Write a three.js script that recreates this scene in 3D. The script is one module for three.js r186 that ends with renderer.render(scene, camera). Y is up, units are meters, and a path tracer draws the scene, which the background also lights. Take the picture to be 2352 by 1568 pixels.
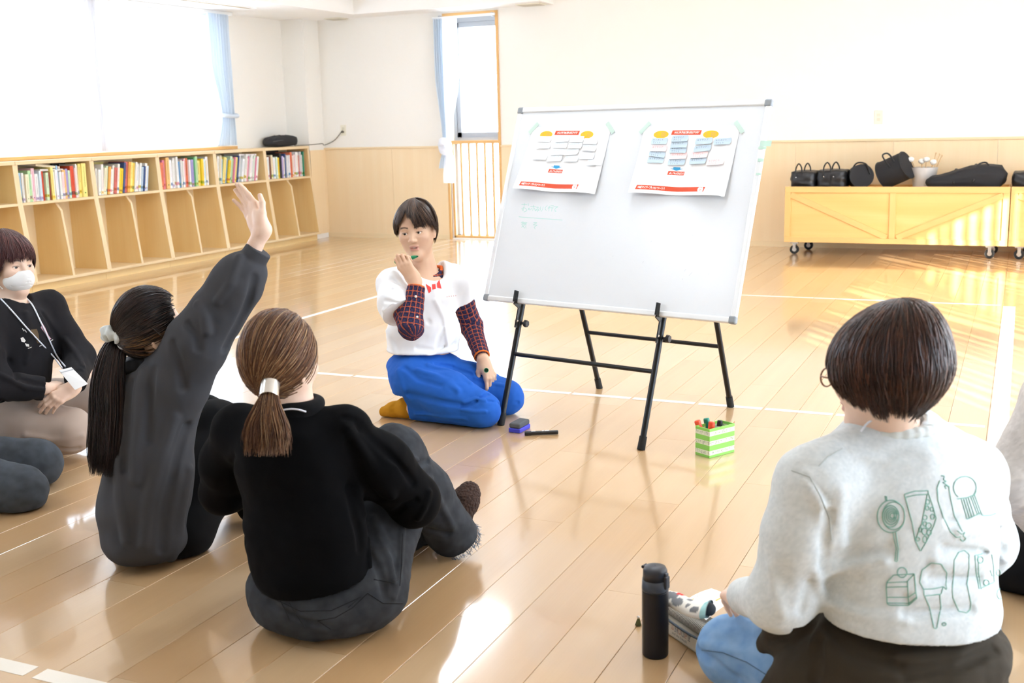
import * as THREE from 'three';
import { RoundedBoxGeometry } from 'three/addons/geometries/RoundedBoxGeometry.js';
import { mergeGeometries } from 'three/addons/utils/BufferGeometryUtils.js';
import { ImprovedNoise } from 'three/addons/math/ImprovedNoise.js';
import { RectAreaLightUniformsLib } from 'three/addons/lights/RectAreaLightUniformsLib.js';
RectAreaLightUniformsLib.init();

// ---------------------------------------------------------------- camera, sky, sun, lamps, exposure
const scene = new THREE.Scene();
const FPX = 2584, IMW = 2352, IMH = 1568, EYE = 1.30;
const camera = new THREE.PerspectiveCamera(2 * Math.atan(IMH / 2 / FPX) * 180 / Math.PI, IMW / IMH, 0.05, 200);
camera.rotation.order = 'YXZ';
camera.rotation.set(-11.09 * Math.PI / 180, 24.43 * Math.PI / 180, -1.471 * Math.PI / 180);
camera.position.set(0, EYE, 0);
camera.updateMatrixWorld(true);
camera.focus = 4.2; camera.userData.fStop = 5.6;

scene.background = new THREE.Color(0.77, 0.93, 1.13);
scene.backgroundIntensity = 12.5;

const SUN = new THREE.Vector3(0.6, 0.31, 0.8);          // towards the low winter sun, behind and right of the photographer
const sun = new THREE.DirectionalLight(new THREE.Color(1.0, 0.92, 0.80), 30);
sun.position.copy(SUN).multiplyScalar(20).add(new THREE.Vector3(-1, 0, -6));
sun.target.position.set(-1, 0, -6);
sun.castShadow = true; sun.shadow.mapSize.set(2048, 2048);
Object.assign(sun.shadow.camera, { left: -9, right: 9, top: 7, bottom: -7, near: 1, far: 45 });
scene.add(sun, sun.target);

const renderer = new THREE.WebGLRenderer({ antialias: true });
renderer.toneMapping = THREE.LinearToneMapping;
renderer.toneMappingExposure = 1.0;
renderer.shadowMap.enabled = true;
renderer.shadowMap.type = THREE.PCFSoftShadowMap;

// ---------------------------------------------------------------- helpers
const V = (x, y, z) => new THREE.Vector3(x, y, z);
const CM = camera.matrixWorld;
// photo pixel -> direction; the distance is given by what the thing touches
const px = (u, v, t) => V((u - IMW / 2) / FPX * t, -(v - IMH / 2) / FPX * t, -t).applyMatrix4(CM);
const onY = (u, v, y) => { const d = px(u, v, 1).sub(camera.position); return d.multiplyScalar((y - EYE) / d.y).add(camera.position); };
const onZ = (u, v, z) => { const d = px(u, v, 1).sub(camera.position); return d.multiplyScalar(z / d.z).add(camera.position); };
const CRIGHT = V(Math.cos(24.43 * Math.PI / 180), 0, -Math.sin(24.43 * Math.PI / 180));
const CFWD = V(-Math.sin(24.43 * Math.PI / 180), 0, -Math.cos(24.43 * Math.PI / 180));
let seed = 7;
const rnd = () => { seed = (seed + 0x6d2b79f5) | 0; let t = Math.imul(seed ^ (seed >>> 15), 1 | seed); t = (t + Math.imul(t ^ (t >>> 7), 61 | t)) ^ t; return ((t ^ (t >>> 14)) >>> 0) / 4294967296; };
const rr = (a, b) => a + (b - a) * rnd();
const pick = (a) => a[Math.floor(rnd() * a.length)];
const lerp = (a, b, t) => a + (b - a) * t;
const clamp = (x, a, b) => Math.min(b, Math.max(a, x));
const sstep = (a, b, x) => { const t = clamp((x - a) / (b - a), 0, 1); return t * t * (3 - 2 * t); };
const PN = new ImprovedNoise();
const nz = (x, y, z) => PN.noise(x, y, z);
const fbm = (x, y, z, o = 3) => { let s = 0, a = 1, n = 0; for (let i = 0; i < o; i++) { s += a * nz(x, y, z); n += a; a *= 0.5; x *= 2.03; y *= 2.03; z = z * 2.03 + 5.3; } return s / n; };

const taken = new Map();
function numbered(name) { const n = taken.get(name) ?? 0; taken.set(name, n + 1); return n ? name + '_' + String(n).padStart(3, '0') : name; }
function shade(o) { o.castShadow = true; o.receiveShadow = true; return o; }
function part(name, geo, mat, parent) {
  const m = shade(new THREE.Mesh(Array.isArray(geo) ? merge(geo) : geo, mat)); m.name = name; parent.add(m); return m;
}
function thing(name, label, category, group) {
  const g = new THREE.Group(); g.name = numbered(name); g.userData = { label, category }; if (group) g.userData.group = group; scene.add(g); return g;
}
function struct(name, geo, mat, label) {
  const m = geo ? shade(new THREE.Mesh(Array.isArray(geo) ? merge(geo) : geo, mat)) : new THREE.Group(); m.name = name; m.userData = { kind: 'structure', label, category: name.split('_')[0] }; scene.add(m); return m;
}
// world-space geometries of a thing are moved so that the thing's origin lies at its base
function settle(root) {
  const b = new THREE.Box3(), seen = new Set();
  root.updateMatrixWorld(true);
  root.traverse((o) => { if (o.isMesh) { o.geometry.computeBoundingBox(); b.union(o.geometry.boundingBox); } });
  const c = b.getCenter(V(0, 0, 0)); c.y = b.min.y;
  root.traverse((o) => { if (o.isMesh && !seen.has(o.geometry)) { seen.add(o.geometry); o.geometry.translate(-c.x, -c.y, -c.z); } });
  root.position.copy(c); return root;
}
function merge(list) {
  const l = list.map((g) => { let x = g.index ? g.toNonIndexed() : g.clone(); for (const k of Object.keys(x.attributes)) if (!['position', 'normal', 'uv', 'color'].includes(k)) x.deleteAttribute(k); return x; });
  const hasC = l.some((g) => g.attributes.color), hasU = l.every((g) => g.attributes.uv);
  for (const g of l) { if (!hasU && g.attributes.uv) g.deleteAttribute('uv'); if (hasC && !g.attributes.color) g.setAttribute('color', new THREE.BufferAttribute(new Float32Array(g.attributes.position.count * 3).fill(1), 3)); }
  return mergeGeometries(l);
}
const box = (x0, x1, y0, y1, z0, z1) => { const g = new THREE.BoxGeometry(Math.abs(x1 - x0), Math.abs(y1 - y0), Math.abs(z1 - z0)); g.translate((x0 + x1) / 2, (y0 + y1) / 2, (z0 + z1) / 2); return g; };
const rbox = (x0, x1, y0, y1, z0, z1, r = 0.004, s = 2) => { const g = new RoundedBoxGeometry(Math.abs(x1 - x0), Math.abs(y1 - y0), Math.abs(z1 - z0), s, r); g.translate((x0 + x1) / 2, (y0 + y1) / 2, (z0 + z1) / 2); return g; };
function orient(g, a, b, up = V(0, 1, 0)) {               // geometry along +y of length 1 centred at 0.5 -> from a to b
  const y = b.clone().sub(a), L = y.length(); y.divideScalar(L);
  let x = up.clone().cross(y); if (x.length() < 1e-4) x = V(1, 0, 0).cross(y).length() < 1e-4 ? V(0, 0, 1) : V(1, 0, 0); x.normalize();
  const z = x.clone().cross(y);
  return g.applyMatrix4(new THREE.Matrix4().makeBasis(x, y, z).setPosition(a));
}
const cyl = (a, b, r0, r1 = r0, seg = 16, open = false) => { const L = a.distanceTo(b); const g = new THREE.CylinderGeometry(r1, r0, L, seg, 1, open); g.translate(0, L / 2, 0); return orient(g, a, b); };
const bar = (a, b, w, d, up) => { const L = a.distanceTo(b); const g = new RoundedBoxGeometry(w, L, d, 1, Math.min(w, d) * 0.12); g.translate(0, L / 2, 0); return orient(g, a, b, up); };
const tube = (pts, r, seg = 40, rad = 8, closed = false) => new THREE.TubeGeometry(new THREE.CatmullRomCurve3(pts, closed, 'centripetal'), seg, r, rad, closed);
const lathe = (prof, seg = 40) => new THREE.LatheGeometry(prof.map(([r, y]) => new THREE.Vector2(r, y)), seg);
const ball = (c, r, sx = 1, sy = 1, sz = 1, s = 16) => { const g = new THREE.SphereGeometry(r, s, Math.max(8, s * 0.7 | 0)); g.scale(sx, sy, sz); g.translate(c.x, c.y, c.z); return g; };
// texture coordinates in metres: v runs along the grain axis
function wuv(g, axis = 1, ou = 0, ov = 0) {
  const p = g.attributes.position, n = g.attributes.normal, uv = new Float32Array(p.count * 2), q = [0, 0, 0], m = [0, 0, 0];
  for (let i = 0; i < p.count; i++) {
    q[0] = p.getX(i); q[1] = p.getY(i); q[2] = p.getZ(i); m[0] = Math.abs(n.getX(i)); m[1] = Math.abs(n.getY(i)); m[2] = Math.abs(n.getZ(i));
    const a = (axis + 1) % 3, b = (axis + 2) % 3; let u, v;
    if (m[axis] > 0.7) { u = q[a]; v = q[b]; } else { v = q[axis]; u = m[a] > m[b] ? q[b] : q[a]; }
    uv[2 * i] = u + ou; uv[2 * i + 1] = v + ov;
  }
  g.setAttribute('uv', new THREE.BufferAttribute(uv, 2)); return g;
}
function tint(g, c) { const col = new THREE.Color(c), n = g.attributes.position.count, a = new Float32Array(n * 3); for (let i = 0; i < n; i++) a.set([col.r, col.g, col.b], 3 * i); g.setAttribute('color', new THREE.BufferAttribute(a, 3)); return g; }

// ---------------------------------------------------------------- textures
function dataTex(w, h, fn, rep = [1, 1], srgb = true) {
  const d = new Uint8Array(w * h * 4), c = [0, 0, 0];
  for (let y = 0; y < h; y++) for (let x = 0; x < w; x++) { fn(x / w, y / h, c); const i = (y * w + x) * 4; d[i] = c[0]; d[i + 1] = c[1]; d[i + 2] = c[2]; d[i + 3] = 255; }
  const t = new THREE.DataTexture(d, w, h); t.wrapS = t.wrapT = THREE.RepeatWrapping; t.magFilter = THREE.LinearFilter; t.minFilter = THREE.LinearMipmapLinearFilter; t.generateMipmaps = true;
  if (srgb) t.colorSpace = THREE.SRGBColorSpace; t.repeat.set(rep[0], rep[1]); t.needsUpdate = true; return t;
}
const hex = (h) => { const n = parseInt(h.slice(1), 16); return [n >> 16, (n >> 8) & 255, n & 255]; };
function wood(base, dark, s, { fx = 14, fy = 1.4, fine = 60, amt = 0.8, rep = [1, 1], w = 512, h = 512, rings = 0.4 } = {}) {
  const A = hex(base), B = hex(dark);
  const wrap = (f) => (u, v) => { const k = sstep(0.8, 1, u); return k > 0 ? f(u, v) * (1 - k) + f(u - 1, v) * k : f(u, v); };
  const g = wrap((u, v) => { const w1 = fbm(u * 3 + s, v * 1.1, s * 2.7, 2); return rings * Math.sin((u * fx + w1 * 5) * 2.2) * 0.5 + fbm(u * fx, v * fy, s, 3) * 0.9 + nz(u * fine, v * fy * 2.5, s + 9) * 0.35; });
  return dataTex(w, h, (u, v, c) => { const k = sstep(0.8, 1, v), q = k > 0 ? g(u, v) * (1 - k) + g(u, v - 1) * k : g(u, v), t = clamp(0.35 + q * amt * 0.5, 0, 1); for (let i = 0; i < 3; i++) c[i] = lerp(A[i], B[i], t); }, rep);
}
function canvasTex(w, h, draw) {
  const c = document.createElement('canvas'); c.width = w; c.height = h; draw(c.getContext('2d'), w, h);
  const t = new THREE.CanvasTexture(c); t.colorSpace = THREE.SRGBColorSpace; t.anisotropy = 8; return t;
}
const std = (color, roughness = 0.8, o = {}) => new THREE.MeshStandardMaterial({ color, roughness, ...o });
const phy = (o) => new THREE.MeshPhysicalMaterial(o);

const T = {
  floor: wood('#d3b48c', '#c09d73', 3, { fx: 8, fy: 0.9, fine: 90, amt: 0.6, rep: [2.4, 0.55], w: 512, h: 1024, rings: 0.15 }),
  birch: wood('#f3dcb4', '#e8c896', 11, { fx: 18, fy: 1.0, amt: 0.6, rep: [1.2, 0.6] }),
  ply: wood('#f9da9f', '#efc57f', 21, { fx: 7, fy: 0.9, amt: 0.8, rep: [1.0, 0.5], rings: 0.8 }),
  trim: wood('#e6b673', '#d09a58', 31, { fx: 16, fy: 1.0, amt: 0.8, rep: [3, 0.8] }),
  panel: wood('#f6deb8', '#eecd9c', 41, { fx: 12, fy: 0.8, amt: 0.6, rep: [1.1, 0.5], rings: 0.2 }),
};
const MAT = {
  wall: std('#f4efe6', 0.9), ceiling: std('#f4f1ec', 0.92), soffit: std('#faf7f2', 0.9),
  birch: std('#ffffff', 0.5, { map: T.birch }), birchEdge: std('#f8e6c6', 0.5), ply: std('#ffffff', 0.5, { map: T.ply }), panel: std('#ffffff', 0.45, { map: T.panel }), trim: std('#ffffff', 0.45, { map: T.trim }), backPly: std('#ffffff', 0.5, { map: T.ply }),
  alu: std('#b9bbbd', 0.4, { metalness: 0.6 }), aluLight: std('#e9ebec', 0.35, { metalness: 0.15 }), cream: std('#ece6d2', 0.5), white: std('#f5f5f3', 0.5), black: std('#17171a', 0.5), blackMetal: std('#101113', 0.28, { metalness: 0.3 }), rubber: std('#161616', 0.75), chrome: std('#d8d8d8', 0.2, { metalness: 0.9 }),
  glass: phy({ color: '#ffffff', roughness: 0.02, transmission: 1, thickness: 0, ior: 1.45 }),
  tape: std('#efe7da', 0.45),
};
// ---------------------------------------------------------------- the hall: floor, walls, ceiling
const XL = -7.8, XR = 3.0, ZB = -11.33, ZF = 4.0, YC = 3.1, YS = 2.485, RAIL = 1.023;
{
  const floor = struct('floor', null, null, 'glossy pale maple board floor of the hall');
  const mats = [['#ffffff', 0.075], ['#fbf5ec', 0.09], ['#fffaf3', 0.07], ['#f8efe2', 0.085]].map(([c, r]) => phy({ color: c, map: T.floor, roughness: 0.28, clearcoat: 1, clearcoatRoughness: r, ior: 1.75 }));
  part('subfloor', box(XL - 0.15, XR + 0.15, -0.14, -0.0135, ZB - 0.3, ZF + 0.15), std('#8d6b45', 0.9), floor);
  const W = 0.1555, LEN = 1.82, c = 0.0011, gap = 0.0005;
  const plankGeo = (len, ou, ov) => {
    const h = W / 2 - gap, s = new THREE.Shape(); s.moveTo(-h, -0.013); s.lineTo(-h, -c); s.lineTo(-h + c, 0); s.lineTo(h - c, 0); s.lineTo(h, -c); s.lineTo(h, -0.013); s.closePath();
    const g = new THREE.ExtrudeGeometry(s, { depth: len - 0.001, bevelEnabled: false }); g.computeVertexNormals(); return wuv(g, 2, ou, ov);
  };
  const cache = new Map(), list = [];
  for (let k = -39; k < 31; k++) {
    const x = -1.785 + W * (k + 0.5); if (x - W / 2 < XL - 0.02 || x + W / 2 > XR + 0.16) continue;
    let z = ZB - 0.12 - (((k * 7 + 700) % 12) / 12) * LEN;
    for (; z < ZF; z += LEN) {
      const z0 = Math.max(z, ZB - 0.12), z1 = Math.min(z + LEN, ZF); if (z1 - z0 < 0.05) continue;
      const q = V(x, 0, (z0 + z1) / 2).applyMatrix4(camera.matrixWorldInverse), t = -q.z, u = FPX * q.x / t, v = -FPX * q.y / t;
      const a = V(x, 0, z0).applyMatrix4(camera.matrixWorldInverse);
      const inView = t > 0.5 && (Math.abs(u) < 1500 || Math.abs(FPX * a.x / -a.z) < 1176) && (v < 1100);
      list.push({ x, z0, len: Math.round((z1 - z0) * 1000) / 1000, area: inView ? (z1 - z0) / (t * t) : 0 });
    }
  }
  list.sort((p, q) => q.area - p.area);
  const rest = [];
  list.forEach((p, i) => {
    const vnt = Math.floor(rnd() * 6), key = p.len + '|' + vnt;
    if (!cache.has(key)) cache.set(key, plankGeo(p.len, vnt * 0.173, vnt * 0.61));
    const g = cache.get(key);
    if (i < 300 && p.area > 0) { const m = part(i ? 'floor_board_' + String(i).padStart(3, '0') : 'floor_board', g, pick(mats), floor); m.position.set(p.x, 0, p.z0); }
    else { const e = g.clone(); e.translate(p.x, 0, p.z0); rest.push(e); }
  });
  const r = part('floor_boards', rest, mats[0], floor); r.userData.kind = 'stuff';
}
// white tape stuck on the floor in lines
function tapeLine(label, pieces) {
  const g = thing('floor_tape', label, 'tape', 'white tape lines on the floor');
  for (const [x0, x1, z0, z1] of pieces) part('tape_piece', box(x0, x1, 0.0002, 0.0012, z0, z1), MAT.tape, g);
  return settle(g);
}
{
  const run = (a, b, n, gap) => { const o = [], s = (b - a) / n; for (let i = 0; i < n; i++) o.push([a + i * s + gap * rr(0.3, 1), a + (i + 1) * s - gap * rr(0.3, 1)]); return o; };
  tapeLine('broken white tape line crossing the floor under the easel legs', run(-4.4, -0.08, 14, 0.012).map(([a, b]) => [a, b, -4.949, -4.911]));
  tapeLine('thin white tape line on the floor in front of the wooden carts', run(-4.4, -0.085, 7, 0.004).map(([a, b]) => [a, b, -8.164, -8.136]));
  tapeLine('white tape line running past the kneeling man towards the back wall', run(-8.1, -5.0, 5, 0.004).map(([a, b]) => [-4.502, -4.460, a, b]));
  tapeLine('wide white tape strip running towards the carts', run(-8.12, -3.4, 5, 0.003).map(([a, b]) => [-0.07, 0.005, a, b]));
  tapeLine('white tape line with a gap on the floor boards behind the seated women', [[-3.4, -2.16, -1.865, -1.815], [-2.13, -1.5, -1.865, -1.815]]);
}
const PW = 0.91;                                            // wainscot sheet width
function wainscot(parent, along, from, to, at, facing, skip = []) {
  let n = Math.ceil((to - from) / PW);
  for (let i = 0; i < n; i++) {
    const a = from + i * PW, b = Math.min(to, a + PW) - 0.002;
    let parts = [[a, b]];
    for (const [s, e] of skip) parts = parts.flatMap(([p, q]) => (e <= p || s >= q ? [[p, q]] : [[p, s], [e, q]].filter(([x, y]) => y - x > 0.01)));
    for (const [p, q] of parts) {
      const g = along === 'x' ? box(p, q, 0.055, RAIL, at, at + facing * 0.008) : box(at, at + facing * 0.008, 0.055, RAIL, p, q);
      part('wainscot_panel', wuv(g, 1, i * 0.37, i * 0.21), MAT.panel, parent);
    }
  }
}
const WIN = { x0: -5.85, x1: -5.245, y0: 0.015, y1: 2.435 };
{ // back wall with the tall narrow window
  const w = struct('wall_back', null, null, 'white back wall with pale wood wainscot');
  const t = 0.26;
  part('wall_plaster', [box(XL - 0.15, WIN.x0, 0, YC, ZB - t, ZB), box(WIN.x1, XR + 0.15, 0, YC, ZB - t, ZB), box(WIN.x0, WIN.x1, WIN.y1, YC, ZB - t, ZB), box(WIN.x0, WIN.x1, -0.1, WIN.y0, ZB - t, ZB)], MAT.wall, w);
  wainscot(w, 'x', -7.5, XR, ZB, 1, [[WIN.x0 - 0.03, WIN.x1 + 0.03]]);
  const b = struct('baseboard_back', [wuv(box(-7.5, WIN.x0 - 0.03, 0, 0.055, ZB, ZB + 0.014), 0), wuv(box(WIN.x1 + 0.03, XR, 0, 0.055, ZB, ZB + 0.014), 0)], MAT.birch, 'pale wood baseboard along the back wall');
  struct('trim_1', [wuv(rbox(-7.5, WIN.x0 - 0.03, RAIL, RAIL + 0.022, ZB, ZB + 0.02, 0.003), 0), wuv(rbox(WIN.x1 + 0.03, XR, RAIL, RAIL + 0.022, ZB, ZB + 0.02, 0.003), 0)], MAT.birch, 'thin wooden dado rail on the back wall');
}
{ // corner pillar
  const w = struct('wall_corner', null, null, 'white corner pillar beside the bookshelf');
  part('wall_plaster', box(XL - 0.15, -7.5, 0, YC, ZB, -11.02), MAT.wall, w);
  part('wainscot_panel', wuv(box(-7.5, -7.492, 0.055, RAIL, ZB, -11.02), 1), MAT.panel, w);
}
const LWIN = [[-9.72, -6.05], [-5.4, -1.9], [-1.2, 2.4]], LY0 = 1.115, LY1 = 2.43;
{ // left wall with a band of windows
  const g = [box(XL - 0.16, XL, 0, LY0, ZB, ZF), box(XL - 0.16, XL, LY1, YC, ZB, ZF)];
  let z = ZB; for (const [a, b] of LWIN) { g.push(box(XL - 0.16, XL, LY0, LY1, z, a)); z = b; } g.push(box(XL - 0.16, XL, LY0, LY1, z, ZF));
  const w = struct('wall_left', null, null, 'white wall with wide curtained windows above the bookshelf');
  part('wall_plaster', g, MAT.wall, w);
  wainscot(w, 'z', -5.9, ZF, XL, 1);
  LWIN.forEach(([a, b], i) => {
    const f = struct('window_' + (i + 1), null, null, 'wide sliding window with pale frames behind sheer curtains'), m = (a + b) / 2, x = XL - 0.09;
    const fr = [box(x - 0.035, x + 0.035, LY0, LY0 + 0.045, a, b), box(x - 0.035, x + 0.035, LY1 - 0.045, LY1, a, b)];
    for (const [p, d] of [[a + 0.022, 0], [m, 0.015], [b - 0.022, 0], [(a + m) / 2, -0.015], [(m + b) / 2, 0.015]]) fr.push(box(x - 0.02 + d, x + 0.02 + d, LY0, LY1, p - 0.024, p + 0.024));
    part('window_frame', fr, MAT.alu, f);
    for (let k = 0; k < 4; k++) part('window_pane', box(x - 0.002, x + 0.002, LY0 + 0.04, LY1 - 0.04, a + (b - a) * k / 4 + 0.03, a + (b - a) * (k + 1) / 4 - 0.03), MAT.glass, f);
  });
  struct('trim_2', wuv(rbox(XL, -7.6, 1.08, 1.112, -9.84, -6.0, 0.004), 2), MAT.trim, 'orange-brown wooden window sill above the bookshelf');
  struct('trim_3', wuv(rbox(XL, -7.66, 1.08, 1.112, -5.45, 2.5, 0.004), 2), MAT.trim, 'wooden window sill along the side wall');
}
{ // right wall: a long low-lintel window band with upright slats that stripe the sun
  const g = [box(XR, XR + 0.15, 2.24, YC, ZB, ZF), box(XR, XR + 0.15, 0, 2.24, ZB, -9.2), box(XR, XR + 0.15, 0, 2.24, -0.9, ZF), box(XR, XR + 0.15, -0.1, 0.06, ZB, ZF)];
  struct('wall_right', g, MAT.wall, 'white wall opposite the bookshelf');
  const f = struct('window_5', null, null, 'long window with upright white slats');
  let z = -9.15, i = 0;
  while (z < -0.95) { const w = rr(0.05, 0.085); part('slat', wuv(box(XR + 0.05, XR + 0.09, 0.06, 2.24, z, z + w), 1), MAT.white, f); z += w + rr(0.05, 0.12); if (++i % 13 === 0) z += 0.12; }
  part('window_frame', [box(XR + 0.04, XR + 0.1, 2.19, 2.24, -9.2, -0.9), box(XR + 0.04, XR + 0.1, 0.06, 0.11, -9.2, -0.9)], MAT.alu, f);
  struct('wall_front', box(XL - 0.16, XR + 0.15, 0, YC, ZF, ZF + 0.15), MAT.wall, 'white wall behind the photographer');
}
struct('ceiling', [box(XL - 0.2, XR + 0.2, YC, YC + 0.15, ZB - 0.3, ZF + 0.2)], MAT.ceiling, 'white ceiling of the hall');
struct('trim_4', [box(XL, -6.78, YS, YC, ZB, ZF), box(-6.78, -4.57, YS, YC, ZB, -10.95)], MAT.soffit, 'lowered white ceiling edge above the windows');
{ // fittings in the lowered ceiling
  const vent = (c, w, d, label) => { const g = thing('ceiling_vent', label, 'vent', 'vents in the lowered ceiling'); part('vent_frame', rbox(c.x - w, c.x + w, YS - 0.012, YS - 0.0005, c.z - d, c.z + d, 0.003), MAT.cream, g); for (let k = -2; k <= 2; k++) part('vent_slat', rbox(c.x - w * 0.85, c.x + w * 0.85, YS - 0.017, YS - 0.012, c.z + k * d * 0.35 - d * 0.1, c.z + k * d * 0.35 + d * 0.1, 0.001), std('#cfc6b2', 0.6), g); return settle(g); };
  vent(onY(772, 42, YS), 0.1, 0.1, 'small square ceiling vent above the bookshelf corner');
  vent(onY(1220, 9, YS), 0.14, 0.1, 'small ceiling vent beside the narrow window');
  const s = thing('ceiling_slot', 'long dark slot diffuser in the lowered ceiling over the curtains', 'vent'); part('slot', box(-7.24, -7.17, YS - 0.006, YS - 0.0005, -9.7, -7.2), std('#a58d5f', 0.7), s); part('slot_frame', [box(-7.26, -7.24, YS - 0.01, YS - 0.0005, -9.72, -7.18), box(-7.17, -7.15, YS - 0.01, YS - 0.0005, -9.72, -7.18)], MAT.white, s); settle(s);
}
// ceiling lamps: fluorescent fittings along the hall (their reflections show on the floor)
{
  const housing = std('#f4f4f2', 0.5), glow = std('#ffffff', 0.5, { emissive: new THREE.Color(0.92, 0.97, 1), emissiveIntensity: 2.5 });
  for (const [x, z] of [[-4.1, -7.85], [-1.5, -7.85], [1.1, -7.85], [-4.1, -4.6], [-1.5, -4.6], [1.1, -4.6], [-4.1, -1.35]]) {
    const g = thing('ceiling_lamp', 'long white fluorescent ceiling lamp', 'lamp', 'fluorescent lamps on the hall ceiling');
    part('housing', rbox(x - 0.2, x + 0.2, YC - 0.07, YC - 0.001, z - 0.66, z + 0.66, 0.01), housing, g);
    part('diffuser', rbox(x - 0.18, x + 0.18, YC - 0.085, YC - 0.069, z - 0.64, z + 0.64, 0.006), glow, g);
    settle(g);
    const l = new THREE.RectAreaLight(new THREE.Color(0.84, 0.97, 1.1), 19, 0.36, 1.28); l.position.set(x, YC - 0.09, z); l.rotation.set(-Math.PI / 2, 0, 0); scene.add(l);
  }
}
// narrow back window: frame, panes, wooden railing
{
  const f = struct('window_4', null, null, 'tall narrow window with grey sashes and wooden railing'), z = ZB - 0.16, { x0, x1, y0, y1 } = WIN;
  const alu = std('#a9abae', 0.45, { metalness: 0.35 });
  part('window_frame', [box(x0, x0 + 0.035, y0, y1, z - 0.05, z + 0.03), box(x1 - 0.028, x1, y0, y1, z - 0.05, z + 0.03), box(x0, x1, y1 - 0.06, y1, z - 0.05, z + 0.03), box(x0, x1, 1.06, 1.13, z - 0.05, z + 0.035), box(x0, x1, y0, y0 + 0.03, z - 0.05, z + 0.03)], alu, f);
  part('window_sash', [box(x0 + 0.035, x0 + 0.085, 1.13, y1 - 0.06, z - 0.03, z + 0.015), box(x1 - 0.05, x1 - 0.028, 1.13, y1 - 0.06, z - 0.03, z + 0.015), box(x0 + 0.035, x1 - 0.028, 1.13, 1.185, z - 0.03, z + 0.015), box(x0 + 0.035, x1 - 0.028, y1 - 0.115, y1 - 0.06, z - 0.03, z + 0.015)], alu, f);
  part('window_pane', box(x0 + 0.08, x1 - 0.048, 1.18, y1 - 0.11, z - 0.008, z - 0.004), MAT.glass, f);
  part('window_pane', box(x0 + 0.035, x1 - 0.028, y0 + 0.03, 1.06, z - 0.008, z - 0.004), MAT.glass, f);
  const r = ZB - 0.055;
  part('railing_rail', wuv(rbox(x0 + 0.0, x1, 1.062, 1.098, r - 0.02, r + 0.02, 0.004), 0), MAT.trim, f);
  part('railing_rail', wuv(rbox(x0 + 0.0, x1, 0.016, 0.042, r - 0.018, r + 0.018, 0.004), 0), MAT.trim, f);
  part('railing_post', wuv(rbox(x0 + 0.001, x0 + 0.028, 0.016, 1.098, r - 0.018, r + 0.018, 0.004), 1), MAT.trim, f);
  for (let k = 0; k < 5; k++) { const xx = x0 + 0.115 + k * 0.098; part('baluster', wuv(rbox(xx - 0.012, xx + 0.012, 0.04, 1.064, r - 0.012, r + 0.012, 0.003), 1), MAT.trim, f); }
  struct('trim_5', [wuv(rbox(x0 - 0.03, x0, 0, y1 + 0.03, ZB - 0.02, ZB + 0.016, 0.003), 1), wuv(rbox(x1, x1 + 0.03, 0, y1 + 0.03, ZB - 0.02, ZB + 0.016, 0.003), 1), wuv(rbox(x0, x1, y1, y1 + 0.03, ZB - 0.02, ZB + 0.016, 0.003), 0)], MAT.trim, 'light brown wooden casing of the narrow window');
}
// curtains: pleated sheets with real folds
function pleat(path, y0, y1, amp, waves, { segU = 160, segV = 24, pinch = null, ph = 0 } = {}) {   // path(s) -> [x,z]; folds are set across it
  const pos = [], idx = [];
  for (let j = 0; j <= segV; j++) {
    const v = j / segV, y = lerp(y0, y1, v), k = pinch ? pinch(y) : { w: 1, c: 0.5, a: 1, dx: 0, dz: 0 };
    for (let i = 0; i <= segU; i++) {
      const s = i / segU, ss = k.c + (s - k.c) * k.w, [x, z] = path(ss), [xa, za] = path(ss - 0.002), [xb, zb] = path(ss + 0.002);
      let tx = xb - xa, tz = zb - za; const L = Math.hypot(tx, tz) || 1; tx /= L; tz /= L;
      const o = amp * k.a * (Math.sin(s * waves * 6.283 + ph + 0.7 * Math.sin(s * 9 + y * 1.2)) + 0.3 * Math.sin(s * waves * 13.1 + y * 1.5));
      pos.push(x - tz * o + (k.dx ?? 0), y, z + tx * o + (k.dz ?? 0));
    }
  }
  for (let j = 0; j < segV; j++) for (let i = 0; i < segU; i++) { const a = j * (segU + 1) + i, b = a + 1, c = a + segU + 1, d = c + 1; idx.push(a, b, c, b, d, c); }
  const g = new THREE.BufferGeometry(); g.setAttribute('position', new THREE.Float32BufferAttribute(pos, 3)); g.setIndex(idx); g.computeVertexNormals(); return g;
}
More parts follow.
